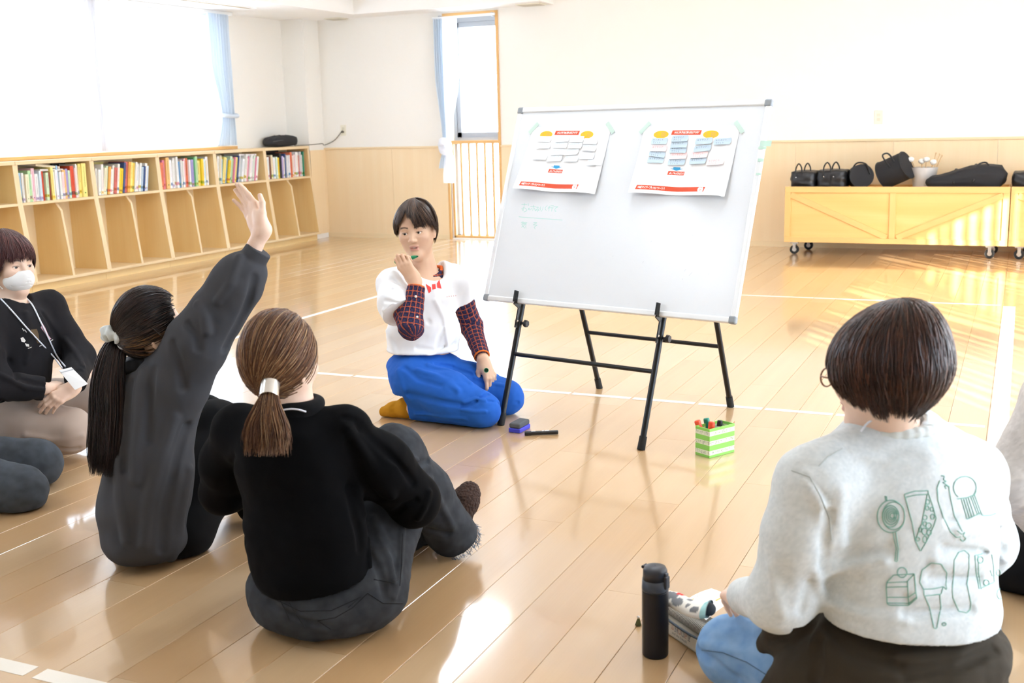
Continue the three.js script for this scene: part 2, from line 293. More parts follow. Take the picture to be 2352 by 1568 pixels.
{
  const sheer = phy({ color: '#fbfbfd', roughness: 1, transmission: 0.62, thickness: 0, side: THREE.DoubleSide });
  const blue = phy({ color: '#dbe5ee', roughness: 1, transmission: 0.16, thickness: 0, side: THREE.DoubleSide });
  const X = -7.7;
  const sheet = (a, b, waves, label, x = X, m = sheer, amp = 0.018) => { const t = thing('sheer_curtain', label, 'curtain', 'sheer curtains on the wide window'); part('cloth', pleat((s) => [x, lerp(a, b, s)], 1.122, 2.45, amp, waves), m, t); part('curtain_tape', box(x - 0.012, x + 0.012, 2.43, 2.452, a, b), MAT.white, t); return settle(t); };
  sheet(-9.78, -7.93, 12, 'sheer white curtain between the blue drape and the overlapping edge');
  sheet(-8.12, -5.95, 13, 'sheer white curtain over the shelf bays away from the corner', X + 0.035);
  sheet(-5.55, -1.7, 22, 'sheer white curtain on the second wide window');
  sheet(-1.35, 2.5, 22, 'sheer white curtain on the third wide window');
  { const t = thing('sheer_curtain', 'bunched edge of the sheer curtains where the two sheets meet', 'curtain'); part('cloth', [...Array(7)].map((_, i) => pleat((s) => [X - 0.012 + i * 0.011, lerp(-8.03, -7.90, s)], 1.122, 2.45, 0.004, 3, { segU: 40, segV: 12, ph: i })), sheer, t); settle(t); }
  const d = thing('blue_curtain', 'pale blue drape tied back beside the sheer curtains above the shelf', 'curtain');
  const pin = (y) => { const k = Math.abs(y - 1.43); const w = lerp(0.62, 1, sstep(0, 0.55, k)) * (y < 1.43 ? lerp(1, 1.15, (1.43 - y) / 0.3) : 1); return { w, c: 0.15, a: 1, dx: 0.02 }; };
  part('cloth', pleat((s) => [X + 0.06, lerp(-9.86, -9.5, s)], 1.122, 2.45, 0.02, 8, { pinch: pin, segU: 120, segV: 40 }), blue, d);
  part('tieback', tube([V(X + 0.02, 1.44, -9.86), V(X + 0.125, 1.425, -9.84), V(X + 0.13, 1.42, -9.74), V(X + 0.11, 1.43, -9.63), V(X + 0.03, 1.44, -9.62)], 0.022, 30, 8), blue, d);
  settle(d);
  const tr = thing('curtain_track', 'slim white curtain track under the lowered ceiling', 'curtain track'); part('track', rbox(X - 0.03, X + 0.07, 2.452, 2.484, -9.95, -5.9, 0.004), MAT.white, tr); settle(tr);
  // narrow window curtains, knotted
  const z = ZB + 0.07, rod = thing('curtain_rod', 'short white curtain rod over the narrow window', 'curtain rod'); part('rod', cyl(V(-5.97, 2.415, z), V(-5.22, 2.42, z), 0.012), MAT.white, rod); part('bracket', box(-5.9, -5.88, 2.40, 2.44, ZB + 0.0005, z), MAT.alu, rod); part('bracket', box(-5.27, -5.25, 2.40, 2.44, ZB + 0.0005, z), MAT.alu, rod); settle(rod);
  const kn = (c0, w1) => (y) => ({ w: y > 1.08 ? lerp(w1, 1, sstep(1.08, 1.9, y)) : lerp(w1, w1 * 2.2, sstep(1.08, 0.75, y)), c: c0, a: lerp(0.5, 1, sstep(1.1, 1.7, y)) });
  const b2 = thing('blue_curtain', 'pale blue curtain knotted beside the narrow window', 'curtain'); part('cloth', pleat((s) => [lerp(-5.955, -5.81, s), z + 0.01], 0.80, 2.41, 0.016, 5, { pinch: kn(0.85, 0.45), segU: 90, segV: 50 }), blue, b2); settle(b2);
  const w2 = thing('sheer_curtain', 'white sheer curtain tied in a knot beside the narrow window', 'curtain'); part('cloth', pleat((s) => [lerp(-5.83, -5.655, s), z + 0.045], 0.64, 2.41, 0.014, 5, { pinch: (y) => ({ w: y > 1.08 ? lerp(0.3, 1, sstep(1.08, 1.8, y)) : lerp(0.35, 0.75, sstep(1.06, 0.8, y)), c: 0.02, a: lerp(0.5, 1, sstep(1.1, 1.7, y)), dx: y < 1.08 ? -0.05 * sstep(1.08, 0.7, y) : 0 }), segU: 90, segV: 50 }), sheer, w2);
  part('knot', tube([V(-5.9, 1.05, z + 0.02), V(-5.85, 1.1, z + 0.08), V(-5.79, 1.07, z + 0.09), V(-5.79, 1.0, z + 0.07), V(-5.86, 0.99, z + 0.06)], 0.042, 40, 10, true), sheer, w2); settle(w2);
}
// ---------------------------------------------------------------- bookshelf units and books
const BAY = 0.84, BEND = -11.0, SXB = XL + 0.005;            // bays counted from the wall corner
const frontX = (y) => (y > 0.74 ? lerp(-7.485, -7.5, (y - 0.74) / 0.33) : lerp(-7.4, -7.485, clamp((y - 0.07) / 0.67, 0, 1)));
const bayNames = ['first', 'second', 'third', 'fourth', 'fifth', 'sixth'];
{
  const panelShape = (y0, y1, notch) => {                    // side profile in (x, y), slanted front
    const s = new THREE.Shape(); s.moveTo(SXB, y0); s.lineTo(frontX(y0), y0);
    if (notch) { s.lineTo(frontX(y1 - 0.07), y1 - 0.07); s.lineTo(frontX(y1) - 0.05, y1); } else { if (y1 > 0.74) s.lineTo(frontX(0.74), 0.74); s.lineTo(frontX(y1), y1); }
    s.lineTo(SXB, y1); s.closePath(); return s;
  };
  const slab = (y0, y1, z, th, notch) => { const g = new THREE.ExtrudeGeometry(panelShape(y0, y1, notch), { depth: th, bevelEnabled: false }); g.translate(0, 0, z - th / 2); return wuv(g, 1, z, z * 0.7); };
  const band = (y0, y1, z, th, notch) => { const f = notch ? [[frontX(y0), y0], [frontX(y1 - 0.07), y1 - 0.07], [frontX(y1) - 0.05, y1]] : [[frontX(y0), y0], [frontX(0.74), 0.74], [frontX(y1), y1]], s = new THREE.Shape(); f.forEach(([x, y], i) => (i ? s.lineTo(x + 0.0012, y) : s.moveTo(x + 0.0012, y))); for (const [x, y] of f.slice().reverse()) s.lineTo(x - 0.004, y); s.closePath(); const g = new THREE.ExtrudeGeometry(s, { depth: th + 0.0004, bevelEnabled: false }); g.translate(0, 0, z - th / 2 - 0.0002); return wuv(g, 1, z, z * 0.7); };
  for (let b = 0; b < 6; b++) {
    const z0 = BEND + b * BAY, z1 = z0 + BAY;
    const g = thing('bookshelf', 'low birch bookshelf unit, ' + bayNames[b] + ' from the wall corner, books above two open cubbies', 'bookshelf', 'row of low bookshelf units under the window');
    part('back_panel', wuv(box(SXB, SXB + 0.012, 0.07, 1.05, z0 + 0.002, z1 - 0.002), 1, b * 0.31, b * 0.17), MAT.birch, g);
    const sideA = part('side_panel', slab(0.07, 1.05, z0 + 0.0124, 0.0245), MAT.backPly, g); part('edge_band', band(0.07, 1.05, z0 + 0.0124, 0.0245), MAT.birch, sideA);
    const sideB = part('side_panel', slab(0.07, 1.05, z1 - 0.0124, 0.0245), MAT.backPly, g); part('edge_band', band(0.07, 1.05, z1 - 0.0124, 0.0245), MAT.birch, sideB);
    const mid = part('center_divider', slab(0.09, 0.715, (z0 + z1) / 2, 0.022, true), MAT.backPly, g); part('edge_band', band(0.09, 0.715, (z0 + z1) / 2, 0.022, true), MAT.birch, mid);
    part('top_board', wuv(rbox(SXB, frontX(1.07) + 0.008, 1.048, 1.078, z0 + 0.001, z1 - 0.001, 0.003), 2, b), MAT.birch, g);
    part('shelf_board', wuv(rbox(SXB + 0.012, frontX(0.73) + 0.002, 0.715, 0.738, z0 + 0.024, z1 - 0.024, 0.003), 2, b), MAT.birch, g);
    part('bottom_board', wuv(rbox(SXB, frontX(0.07) + 0.004, 0.068, 0.092, z0 + 0.001, z1 - 0.001, 0.003), 2, b), MAT.birch, g);
    part('plinth', wuv(box(SXB, -7.45, 0.0, 0.068, z0 + 0.001, z1 - 0.001), 2, b), MAT.ply, g);
    settle(g);
  }
}
{
  const spines = [0, 1, 2, 3, 4, 5, 6, 7].map((k) => canvasTex(64, 256, (c, w, h) => {
    c.fillStyle = '#fff'; c.fillRect(0, 0, w, h);
    const ink = ['#333', '#c33', '#27a', '#e80', '#494', '#a4a', '#666', '#b33'][k];
    c.fillStyle = ink; for (let y = 26; y < 140 + k * 8; y += 13) { const q = (y * 7 + k * 5) % 5; c.fillRect(25, y, 12 - q, 3); c.fillRect(28 + q, y + 2, 3, 7); c.fillRect(24 + q, y + 7, 9, 2.5); }
    c.fillStyle = ['#e9d36b', '#7fb3d9', '#f3a9b4', '#9fcf8a', '#fff', '#f6f6f6', '#d6c4e6', '#fbe9a0'][k]; c.fillRect(0, 200 + k * 3, w, 26); c.fillStyle = ink; c.fillRect(20, 208 + k * 3, 22, 8);
  }));
  const tones = { white: ['#f4f2ee', '#f0eeea', '#f6f6f8', '#eeebe4'], yellow: ['#f2cf2a', '#f8e488', '#efcf52'], red: ['#d8502f', '#cf6a5f', '#e27a55'], orange: ['#f0ab50', '#f2c078'], green: ['#5fae72', '#b4d9a4', '#3f9a7a'], blue: ['#6a9fd2', '#a4cce8', '#41598c'], pink: ['#f3c3cb', '#eb90ae', '#f5d9db'], purple: ['#a49cd2', '#c4b4da'], 'pale green': ['#cfe6c3', '#dcead8'], 'pale blue': ['#c5dcec', '#d8e7f1'], black: ['#26282d', '#3a3330'], brown: ['#8d4030', '#7a4a36'], cream: ['#f1e4c4', '#ead8b0'] };
  const matCache = new Map();
  const bookMat = (tone) => { const hexc = pick(tones[tone]), k = Math.floor(rnd() * 8), key = hexc + k; if (!matCache.has(key)) matCache.set(key, std(hexc, 0.55, { map: spines[k] })); return matCache.get(key); };
  const paper = std('#f3efe4', 0.9);
  const book = (z, w, h, d, x, y, lean, tone, bay, note = '') => {
    const size = h > 0.285 ? 'tall' : h > 0.235 ? 'mid-height' : 'short', th = w > 0.022 ? 'thick' : 'thin';
    const g = thing('picture_book', [size, th, tone, 'book', Math.abs(lean) > 0.09 ? 'leaning' : 'standing', note || 'in', bayNames[bay], 'bookshelf from the corner'].join(' '), 'book', 'picture books in the ' + bayNames[bay] + ' shelf bay');
    const m = bookMat(tone);
    const cover = merge([rbox(-d, 0, 0, h, -w / 2, -w / 2 + 0.0022, 0.001, 1), rbox(-d, 0, 0, h, w / 2 - 0.0022, w / 2, 0.001, 1), rbox(-0.003, 0.0012, 0, h, -w / 2, w / 2, 0.0012, 1)]);
    const p = cover.attributes.position, uv = cover.attributes.uv; for (let i = 0; i < p.count; i++) uv.setXY(i, (p.getZ(i) / w) + 0.5, p.getY(i) / h);
    part('cover', cover, m, g);
    part('pages', box(-d + 0.004, -0.003, 0.003, h - 0.003, -w / 2 + 0.0022, w / 2 - 0.0022), paper, g);
    g.position.set(x, y, z); g.rotation.x = lean;
    return g;
  };
  // tone runs as the photograph shows them, read from the side towards the corner (low z = corner)
  const runs = [
    { bay: 0, seq: ['white', 'white', 'brown', 'cream', 'white', 'pale green', 'yellow', 'black', 'purple', 'purple', 'white', 'blue', 'pale blue', 'white', 'white', 'red', 'white', 'pink', 'white', 'white', 'red', 'white', 'blue', 'white', 'green', 'red'], h: [0.2, 0.27], lean: 0.02 },
    { bay: 1, seq: ['white', 'cream', 'blue', 'yellow', 'blue', 'yellow', 'pale green', 'green', 'pink', 'yellow', 'blue', 'green', 'white', 'white', 'white', 'white', 'pink', 'pink', 'white', 'white', 'white', 'pale green', 'pink', 'white'], h: [0.21, 0.28], lean: 0.22 },
    { bay: 2, seq: ['red', 'pink', 'orange', 'white', 'white', 'white', 'white', 'white', 'blue', 'white', 'white', 'pink', 'white', 'red', 'white', 'purple', 'green', 'green', 'yellow', 'yellow', 'white', 'pale blue', 'cream', 'white'], h: [0.22, 0.29], lean: 0.05 },
    { bay: 3, seq: ['white', 'white', 'white', 'cream', 'pale green', 'orange', 'white', 'white', 'red', 'white', 'yellow', 'blue', 'red', 'orange', 'yellow', 'yellow', 'white', 'white', 'white', 'pale blue', 'blue', 'white', 'pale blue'], h: [0.2, 0.27], lean: 0.18 },
    { bay: 4, seq: ['blue', 'white', 'cream', 'green', 'white', 'pink', 'white', 'pale blue', 'red', 'pale green', 'brown', 'yellow', 'white', 'white', 'blue', 'white', 'pink', 'orange', 'purple', 'pale green', 'red', 'pink', 'white', 'cream', 'yellow', 'yellow'], h: [0.2, 0.28], lean: 0.04 },
    { bay: 5, seq: ['white', 'white', 'red', 'white', 'cream', 'black', 'white', 'white', 'cream', 'purple', 'pale green', 'green'], h: [0.21, 0.28], lean: 0.24 },
  ];
  const shelfTop = 0.7385;
  for (const r of runs) {
    const z0 = BEND + r.bay * BAY + 0.03, z1 = z0 + BAY - 0.06, n = r.seq.length;
    const fill = r.bay === 5 ? 0.55 : 0.93, avail = (z1 - z0) * fill;
    const ws = r.seq.map((t) => (t === 'yellow' || t === 'orange' || t === 'red' ? rr(0.018, 0.04) : rr(0.011, 0.028))), tot = ws.reduce((a, b) => a + b, 0) + n * 0.001;
    let z = z1 - 0.012;                                       // from the camera-left end of the bay
    r.seq.forEach((tone, i) => {
      const w = ws[i] * avail * (r.lean > 0.1 ? 0.9 : 1) / tot, L = r.lean > 0.1 ? r.lean * (i < 3 ? 0.55 : 1) : r.lean * rr(0.1, 1);
      const h = rr(r.h[0] + 0.025, r.h[1] + 0.012), step = (w / Math.cos(L)) + 0.0014;
      // books lean towards the corner end; the pivot is the bottom edge
      const zc = z - step / 2 - (L > 0.1 && i === 0 ? 0.0 : 0); z -= step;
      const g = book(zc, w, h, rr(0.17, 0.2), frontX(0.85) - rr(0.012, 0.045), shelfTop + Math.abs(Math.sin(L)) * w / 2, -L, tone, r.bay);
      g.rotation.x = -L;
    });
  }
  // a few books lying on top of the rows or set behind them
  const flat = (bay, f0, y, len, tone, tilt, note) => { const g = book(0, 0.018, len, 0.2, 0, 0, 0, tone, bay, note); g.rotation.set(Math.PI / 2 - tilt, 0, 0); g.position.set(frontX(0.9) - 0.04, y, BEND + (bay + f0) * BAY); return g; };
  flat(4, 0.4, 1.005, 0.26, 'cream', 0.13, 'lying aslant over the row of'); flat(4, 0.36, 0.985, 0.25, 'white', 0.03, 'lying flat over the row of');
  flat(1, 0.12, 1.012, 0.3, 'white', 0.03, 'lying across the row of');
  const behind = (bay, f, w, h, tone) => book(BEND + (bay + f) * BAY, w, h, 0.02, -7.745, shelfTop, 0, tone, bay, 'behind the row of');
  behind(4, 0.16, 0.16, 0.295, 'black'); behind(3, 0.62, 0.16, 0.285, 'yellow'); behind(2, 0.72, 0.2, 0.3, 'blue'); behind(2, 0.28, 0.24, 0.295, 'yellow'); behind(0, 0.42, 0.22, 0.3, 'black');
}
// ---------------------------------------------------------------- wooden carts with instrument bags
const CZ = -10.7, CD = 0.5;
function cart(x0, x1, label) {
  const g = thing('wooden_cart', label, 'cart', 'wheeled wooden carts along the back wall'), y0 = 0.115, y1 = 0.632, f = 0.055, zf = CZ;
  const P = (n, geo, axis, m = MAT.cartPly) => part(n, wuv(geo, axis, x0, 0.3), m, g);
  P('front_panel', box(x0 + 0.01, x1 - 0.01, y0 + 0.01, y1 - 0.01, zf - 0.03, zf - 0.015), 0);
  P('back_panel', box(x0 + 0.01, x1 - 0.01, y0 + 0.01, y1 - 0.01, zf - CD, zf - CD + 0.015), 0);
  P('side_panel', box(x0, x0 + 0.015, y0 + 0.01, y1 - 0.01, zf - CD, zf - 0.02), 2); P('side_panel', box(x1 - 0.015, x1, y0 + 0.01, y1 - 0.01, zf - CD, zf - 0.02), 2);
  P('bottom_board', box(x0, x1, y0, y0 + 0.02, zf - CD, zf - 0.015), 0); P('tray', box(x0 + 0.015, x1 - 0.015, y1 - 0.05, y1 - 0.035, zf - CD + 0.015, zf - 0.03), 0);
  P('top_rail', rbox(x0, x1, y1 - f, y1, zf - 0.02, zf, 0.003), 0, MAT.trimL); P('bottom_rail', rbox(x0, x1, y0, y0 + f * 0.9, zf - 0.02, zf, 0.003), 0, MAT.trimL);
  const xm = (x0 + x1) / 2;
  for (const x of [x0 + f / 2, xm, x1 - f / 2]) P('stile', rbox(x - f / 2, x + f / 2, y0 + f * 0.9, y1 - f, zf - 0.02, zf, 0.003), 1, MAT.trimL);
  for (const [a, b] of [[V(x0 + f, y1 - f - 0.02, zf - 0.009), V(xm - f / 2 - 0.015, y0 + f + 0.002, zf - 0.009)], [V(xm + f / 2 + 0.015, y0 + f + 0.002, zf - 0.009), V(x1 - f, y1 - f - 0.02, zf - 0.009)]]) {
    const br = bar(a, b, 0.052, 0.016, V(0, 0, 1)); P('brace', br, 0, MAT.trimL);
  }
  for (const [x, z] of [[x0 + 0.09, zf - 0.06], [x1 - 0.14, zf - 0.06], [x0 + 0.16, zf - CD + 0.08], [x1 - 0.12, zf - CD + 0.08]]) {
    const w = part('castor', [cyl(V(x, 0.042, z - 0.014), V(x, 0.042, z + 0.014), 0.042, 0.042, 24)], MAT.rubber, g);
    part('castor_hub', [cyl(V(x, 0.042, z - 0.016), V(x, 0.042, z + 0.016), 0.02), box(x - 0.014, x + 0.014, 0.03, 0.1, z - 0.025, z - 0.019), box(x - 0.014, x + 0.014, 0.03, 0.1, z + 0.019, z + 0.025), box(x - 0.035, x + 0.035, 0.1, 0.1148, z - 0.035, z + 0.035)], MAT.chrome, w);
  }
  return settle(g);
}
MAT.trimL = std('#fbe3b4', 0.45, { map: T.birch }); MAT.cartPly = std('#fbe9cd', 0.5, { map: T.ply });
cart(-2.02, -0.09, 'wheeled wooden cart with diagonal braces and sun stripes on its right half');
cart(-0.082, 1.85, 'second wheeled wooden cart butted against the end of the first');
{
  const vinyl = std('#1b1b1e', 0.42), cloth = std('#202023', 0.8), strap = std('#131315', 0.5), Y0 = 0.598;
  // soft box bag: superellipsoid body with end caps, straps, studs
  const softBox = (w, h, d, e = 0.55) => { const g = new THREE.SphereGeometry(1, 36, 24), p = g.attributes.position, f = (v, k) => Math.sign(v) * Math.pow(Math.abs(v), k); for (let i = 0; i < p.count; i++) { const x = p.getX(i), y = p.getY(i), z = p.getZ(i), m = Math.max(Math.abs(x), Math.abs(y), Math.abs(z)), k = lerp(1, 1 / m, e); const q = 0.012 * nz(x * 3, y * 3, z * 3 + w * 20); p.setXYZ(i, (x * k) * w / 2 + q, (y * k * 0.5 + 0.5) * h + q * 0.6 * (y > -0.5), (z * k) * d / 2 + q); } g.computeVertexNormals(); return g; };
  const handle = (x, h, sp, z, y, r = 0.009) => tube([V(x - sp, y - 0.05, z), V(x - sp * 0.75, y + h * 0.6, z), V(x, y + h, z), V(x + sp * 0.75, y + h * 0.6, z), V(x + sp, y - 0.05, z)], r, 28, 6);
  const bag = (x0, x1, h, label, opt = {}) => {
    const g = thing('instrument_bag', label, 'bag', 'black instrument bags on the carts'), w = x1 - x0, xc = (x0 + x1) / 2, z = CZ - 0.24;
    const b = softBox(w, h, 0.36, opt.e ?? 0.75); b.translate(xc, Y0, z); part('body', b, opt.m ?? vinyl, g);
    if (opt.handles) for (const dz of [0.17, 0.08]) part('handle', handle(xc + (dz > 0.1 ? -0.035 : 0.03), 0.085, w * 0.13, z + dz, Y0 + h * 0.9, 0.007), strap, g);
    if (opt.handles) part('stud', [-1, 1].map((s) => ball(V(xc + s * w * 0.16 - 0.02, Y0 + h * 0.66, z + 0.176), 0.006)), MAT.chrome, g);
    part('seam', box(xc - 0.002, xc + 0.002, Y0 + 0.02, Y0 + h * 0.8, z + 0.172, z + 0.179), strap, g);
    return settle(g);
  };
  const sx = (u) => onZ(u, 430, CZ - 0.1).x;
  bag(sx(1814), sx(1874), 0.175, 'black vinyl bag with two upright handles at the cart end away from the mallets', { handles: true });
  bag(sx(1874), sx(1944), 0.185, 'black vinyl bag with a pinched handle next to the end bag', { handles: true });
  { // round drum bags
    const drum = (c, r, L, dir, label, hnd) => { const g = thing('drum_bag', label, 'bag', 'black instrument bags on the carts'); const a = c.clone().addScaledVector(dir, -L / 2), b = c.clone().addScaledVector(dir, L / 2);
      part('body', [cyl(a, b, r, r, 40), cyl(a.clone().addScaledVector(dir, -0.006), a, r * 0.96, r * 1.0, 40), cyl(b, b.clone().addScaledVector(dir, 0.006), r, r * 0.96, 40)], cloth, g);
      const ring = (p) => { const t = new THREE.TorusGeometry(r, 0.006, 8, 48); t.applyQuaternion(new THREE.Quaternion().setFromUnitVectors(V(0, 0, 1), dir)); t.translate(p.x, p.y, p.z); return t; };
      part('piping', [ring(a), ring(b)], strap, g); for (const h of hnd) part('handle', tube(h, 0.008, 30, 6), strap, g); return settle(g); };
    const c1 = V(sx(1970), Y0 + 0.112, CZ - 0.25);
    drum(c1, 0.104, 0.2, V(0.25, 0.1, 0.96).normalize(), 'flat round black drum bag with a loop handle lying between the vinyl bags', [[V(c1.x - 0.07, Y0 + 0.17, CZ - 0.16), V(c1.x - 0.02, Y0 + 0.24, CZ - 0.15), V(c1.x + 0.06, Y0 + 0.23, CZ - 0.15), V(c1.x + 0.1, Y0 + 0.14, CZ - 0.16)]]);
    const c2 = V(sx(2050), Y0 + 0.168, CZ - 0.26);
    drum(c2, 0.128, 0.24, V(0.86, 0.4, 0.3).normalize(), 'large round black drum bag tilted up beside the mallet bucket', [[V(c2.x - 0.03, Y0 + 0.2, CZ - 0.135), V(c2.x - 0.1, Y0 + 0.31, CZ - 0.13), V(c2.x - 0.06, Y0 + 0.325, CZ - 0.15), V(c2.x + 0.02, Y0 + 0.23, CZ - 0.14)]]);
  }
  { // long duffel
    const g = thing('duffel_bag', 'long soft black duffel bag beyond the mallet bucket', 'bag', 'black instrument bags on the carts'), x0 = sx(2122), x1 = sx(2312), z = CZ - 0.24;
    const b = softBox(x1 - x0, 0.215, 0.34, 0.5); const p = b.attributes.position; for (let i = 0; i < p.count; i++) { const k = (p.getX(i) / (x1 - x0)) + 0.5; p.setY(i, p.getY(i) * lerp(0.58, 1.05, sstep(0.05, 0.75, k)) + 0.008 * nz(k * 14, p.getZ(i) * 12, 3)); } b.translate((x0 + x1) / 2, Y0, z); b.computeVertexNormals();
    part('body', b, cloth, g); for (const k of [0.36, 0.6]) part('strap', tube([0, 1, 2, 3, 4].map((i) => V(lerp(x0, x1, k) + 0.02 * Math.sin(i), Y0 + 0.02 + 0.2 * lerp(0.58, 1.02, sstep(0.05, 0.75, k)) * Math.sin(0.25 + i * 0.55), z + 0.175 * Math.cos(0.25 + i * 0.55))), 0.012, 24, 6), strap, g); part('handle', tube([V(lerp(x0, x1, .62), Y0 + 0.18, z + 0.1), V(lerp(x0, x1, .66), Y0 + 0.225, z + 0.09), V(lerp(x0, x1, .74), Y0 + 0.235, z + 0.08), V(lerp(x0, x1, .78), Y0 + 0.2, z + 0.1)], 0.008, 20, 6), strap, g); settle(g);
  }
  bag(sx(2323), sx(2420), 0.16, 'black vinyl bag lying on the second wooden cart');
  // bucket of mallets
  const bk = thing('mallet_bucket', 'translucent pale plastic bucket on the cart', 'bucket'), bx = sx(2116), bz = CZ - 0.34;
  const bg = lathe([[0.001, 0.002], [0.085, 0.002], [0.115, 0.19], [0.12, 0.19], [0.09, 0], [0.001, 0]], 36); bg.translate(bx, Y0, bz); part('tub', bg, phy({ color: '#e9e4df', roughness: 0.5, transmission: 0.25, thickness: 0, side: THREE.DoubleSide }), bk); settle(bk);
  const stick = std('#dcb88a', 0.6), head = std('#f3efe9', 0.95);
  const M = [[2092, 366, 0.02], [2117, 370, -0.02], [2128, 366, 0.0], [2144, 372, 0.03], [2150, 352, -0.03], [2164, 357, 0.0], [2158, 354, 0.04]];
  M.forEach(([u, v, dz], i) => {
    const g = thing('mallet', i < 4 ? 'drum mallet with a round white felt head standing in the bucket' : 'bare wooden drum stick standing in the bucket', 'mallet', i < 4 ? 'felt mallets in the bucket' : 'wooden sticks in the bucket');
    const tip = onZ(u, v, bz + dz), low = V(bx + (tip.x - bx) * 0.25, Y0 + 0.012, bz + dz * 0.5);
    part('stick', cyl(low, tip, 0.006, 0.005, 8), stick, g); part(i < 4 ? 'felt_head' : 'tip', ball(tip, i < 4 ? 0.03 : 0.008, 1, i < 4 ? 0.8 : 1.4, 1), i < 4 ? head : stick, g); settle(g);
  });
}
// ---------------------------------------------------------------- wall outlets, recorder bag on the shelf
{
  const outlet = (u, v, label) => { const g = thing('wall_outlet', label, 'outlet', 'cream wall outlets'), p = onZ(u, v, ZB); part('plate', rbox(p.x - 0.037, p.x + 0.037, p.y - 0.062, p.y + 0.062, ZB, ZB + 0.008, 0.003), MAT.cream, g); part('socket', [rbox(p.x - 0.016, p.x + 0.016, p.y + 0.006, p.y + 0.034, ZB + 0.006, ZB + 0.0095, 0.002), rbox(p.x - 0.016, p.x + 0.016, p.y - 0.034, p.y - 0.006, ZB + 0.006, ZB + 0.0095, 0.002)], std('#dcd5bd', 0.5), g); return [settle(g), p]; };
  const [, p1] = outlet(789, 299, 'cream wall outlet with a plugged-in grey cable'); outlet(2018, 269, 'cream wall outlet above the wooden cart');
  const c = thing('power_cable', 'thin grey cable sagging from the outlet to the bookshelf', 'cable'); part('cord', tube([V(-7.55, 1.085, -10.8), V(-7.47, 1.09, -11.05), V(-7.44, 1.095, -11.2), onZ(745, 333, ZB + 0.03), onZ(768, 322, ZB + 0.02), V(p1.x, p1.y, ZB + 0.02)], 0.005, 50, 6), std('#8d8778', 0.6), c); part('plug', rbox(p1.x - 0.012, p1.x + 0.012, p1.y - 0.03, p1.y - 0.008, ZB + 0.009, ZB + 0.035, 0.003), std('#5a554c', 0.6), c); settle(c);
  const g = thing('keyboard_bag', 'small lumpy black bag on the shelf end near the pillar', 'bag'), b = new THREE.SphereGeometry(1, 40, 24), q = b.attributes.position;
  for (let i = 0; i < q.count; i++) { const x = q.getX(i), y = q.getY(i), z = q.getZ(i), m = Math.max(Math.abs(x), Math.abs(y), Math.abs(z)), k = lerp(1, 1 / m, 0.5); q.setXYZ(i, x * k * 0.12, (y * k * 0.5 + 0.5) * (0.125 + 0.02 * nz(z * 5, x * 3, 1)) * (z > 0.3 ? 1 - 0.5 * (z - 0.3) : 1), z * k * 0.22); }
  b.computeVertexNormals(); b.translate(-7.64, 1.079, -10.66); part('body', b, std('#232326', 0.75), g); part('zip', tube([V(-7.55, 1.15, -10.84), V(-7.53, 1.155, -10.6), V(-7.55, 1.14, -10.4)], 0.005, 20, 6), std('#4a4a4c', 0.5), g); settle(g);
}
// ---------------------------------------------------------------- small stroke lettering (kana and kanji as pen strokes on a 10 x 10 grid)
const GLYPH = {
  さ: '13 93|41 56 75|26 28 49 78', ら: '31 52|24 36 65 87 69 39', に: '11 17 29|42 83|47 59 89', 子: '21 81 54|54 58 39|04 94', ど: '21 36|62 34 26 49 79|80 91|70 82', も: '40 46 58 78 86|13 73|16 76', 達: '51 59|23 93|34 84|12 24|02 32 25 08 39 99', 寄: '40 41|01 91 83|01 02|22 72|12 39|14 94|35 55 57 37 35|74 79 58', り: '21 24 37|71 75 59', 添: '01 12|03 14|19 26|31 91|33 93|62 38|62 98|57 59|47 49|77 88', う: '31 61|24 64 86 69 39',
  ア: '11 91 64|54 56 29', イ: '81 15|53 59', デ: '21 71|14 84|54 56 29|81 92|90 99', よ: '51 57 39 28 67 88|53 83', し: '31 37 59 87', '!': '51 56|58 59', や: '14 74 86 67|41 53|22 59', っ: '15 65 87 69 49', て: '12 92 54 46 59 79', み: '22 62 28 17 36 97|83 69', 共: '31 36|71 76|03 93|06 96|37 18|67 89', 感: '02 92|02 08|23 53|25 55 57 27 25|60 77 99|80 91|18 39 79', マ: '12 92 56|35 68', ッ: '23 35|53 64|83 86 49', プ: '12 82 84 49|90 91', '-': '15 85', ブ: '12 82 84 49|90 91|70 81', レ: '21 28 84', ス: '12 82 18|56 99', ト: '31 39|34 85', ワ: '12 15|12 82 84 49', ー: '05 95', ク: '41 15|33 83 85 49', '1': '31 51 59', お: '12 72|41 48 26 45 76 88 59|81 93', ホ: '03 93|51 59|35 18|75 98', '×': '23 78|73 28', '(': '61 34 36 69', ')': '41 74 76 49', 行: '31 04|33 06|24 29|51 91|44 94|74 79', 気: '31 02|22 92|23 83|14 84 87 99|25 79|65 28', そ: '21 71 24 84 47 69', '。': '48',
};
function strokes(c, text, x, y, s, color, lw, skew = 0, adv = 1) {
  c.strokeStyle = color; c.lineWidth = lw; c.lineCap = 'round'; c.lineJoin = 'round';
  for (const ch of text) {
    for (const st of (GLYPH[ch] ?? '').split('|')) { if (!st) continue; c.beginPath(); st.split(' ').forEach((q, i) => { const X = x + (+q[0] / 10) * s + skew * (5 - +q[1]) * s / 10, Y = y + (+q[1] / 10) * s; i ? c.lineTo(X, Y) : c.moveTo(X, Y); }); c.stroke(); }
    x += s * adv;
  }
  return x;
}
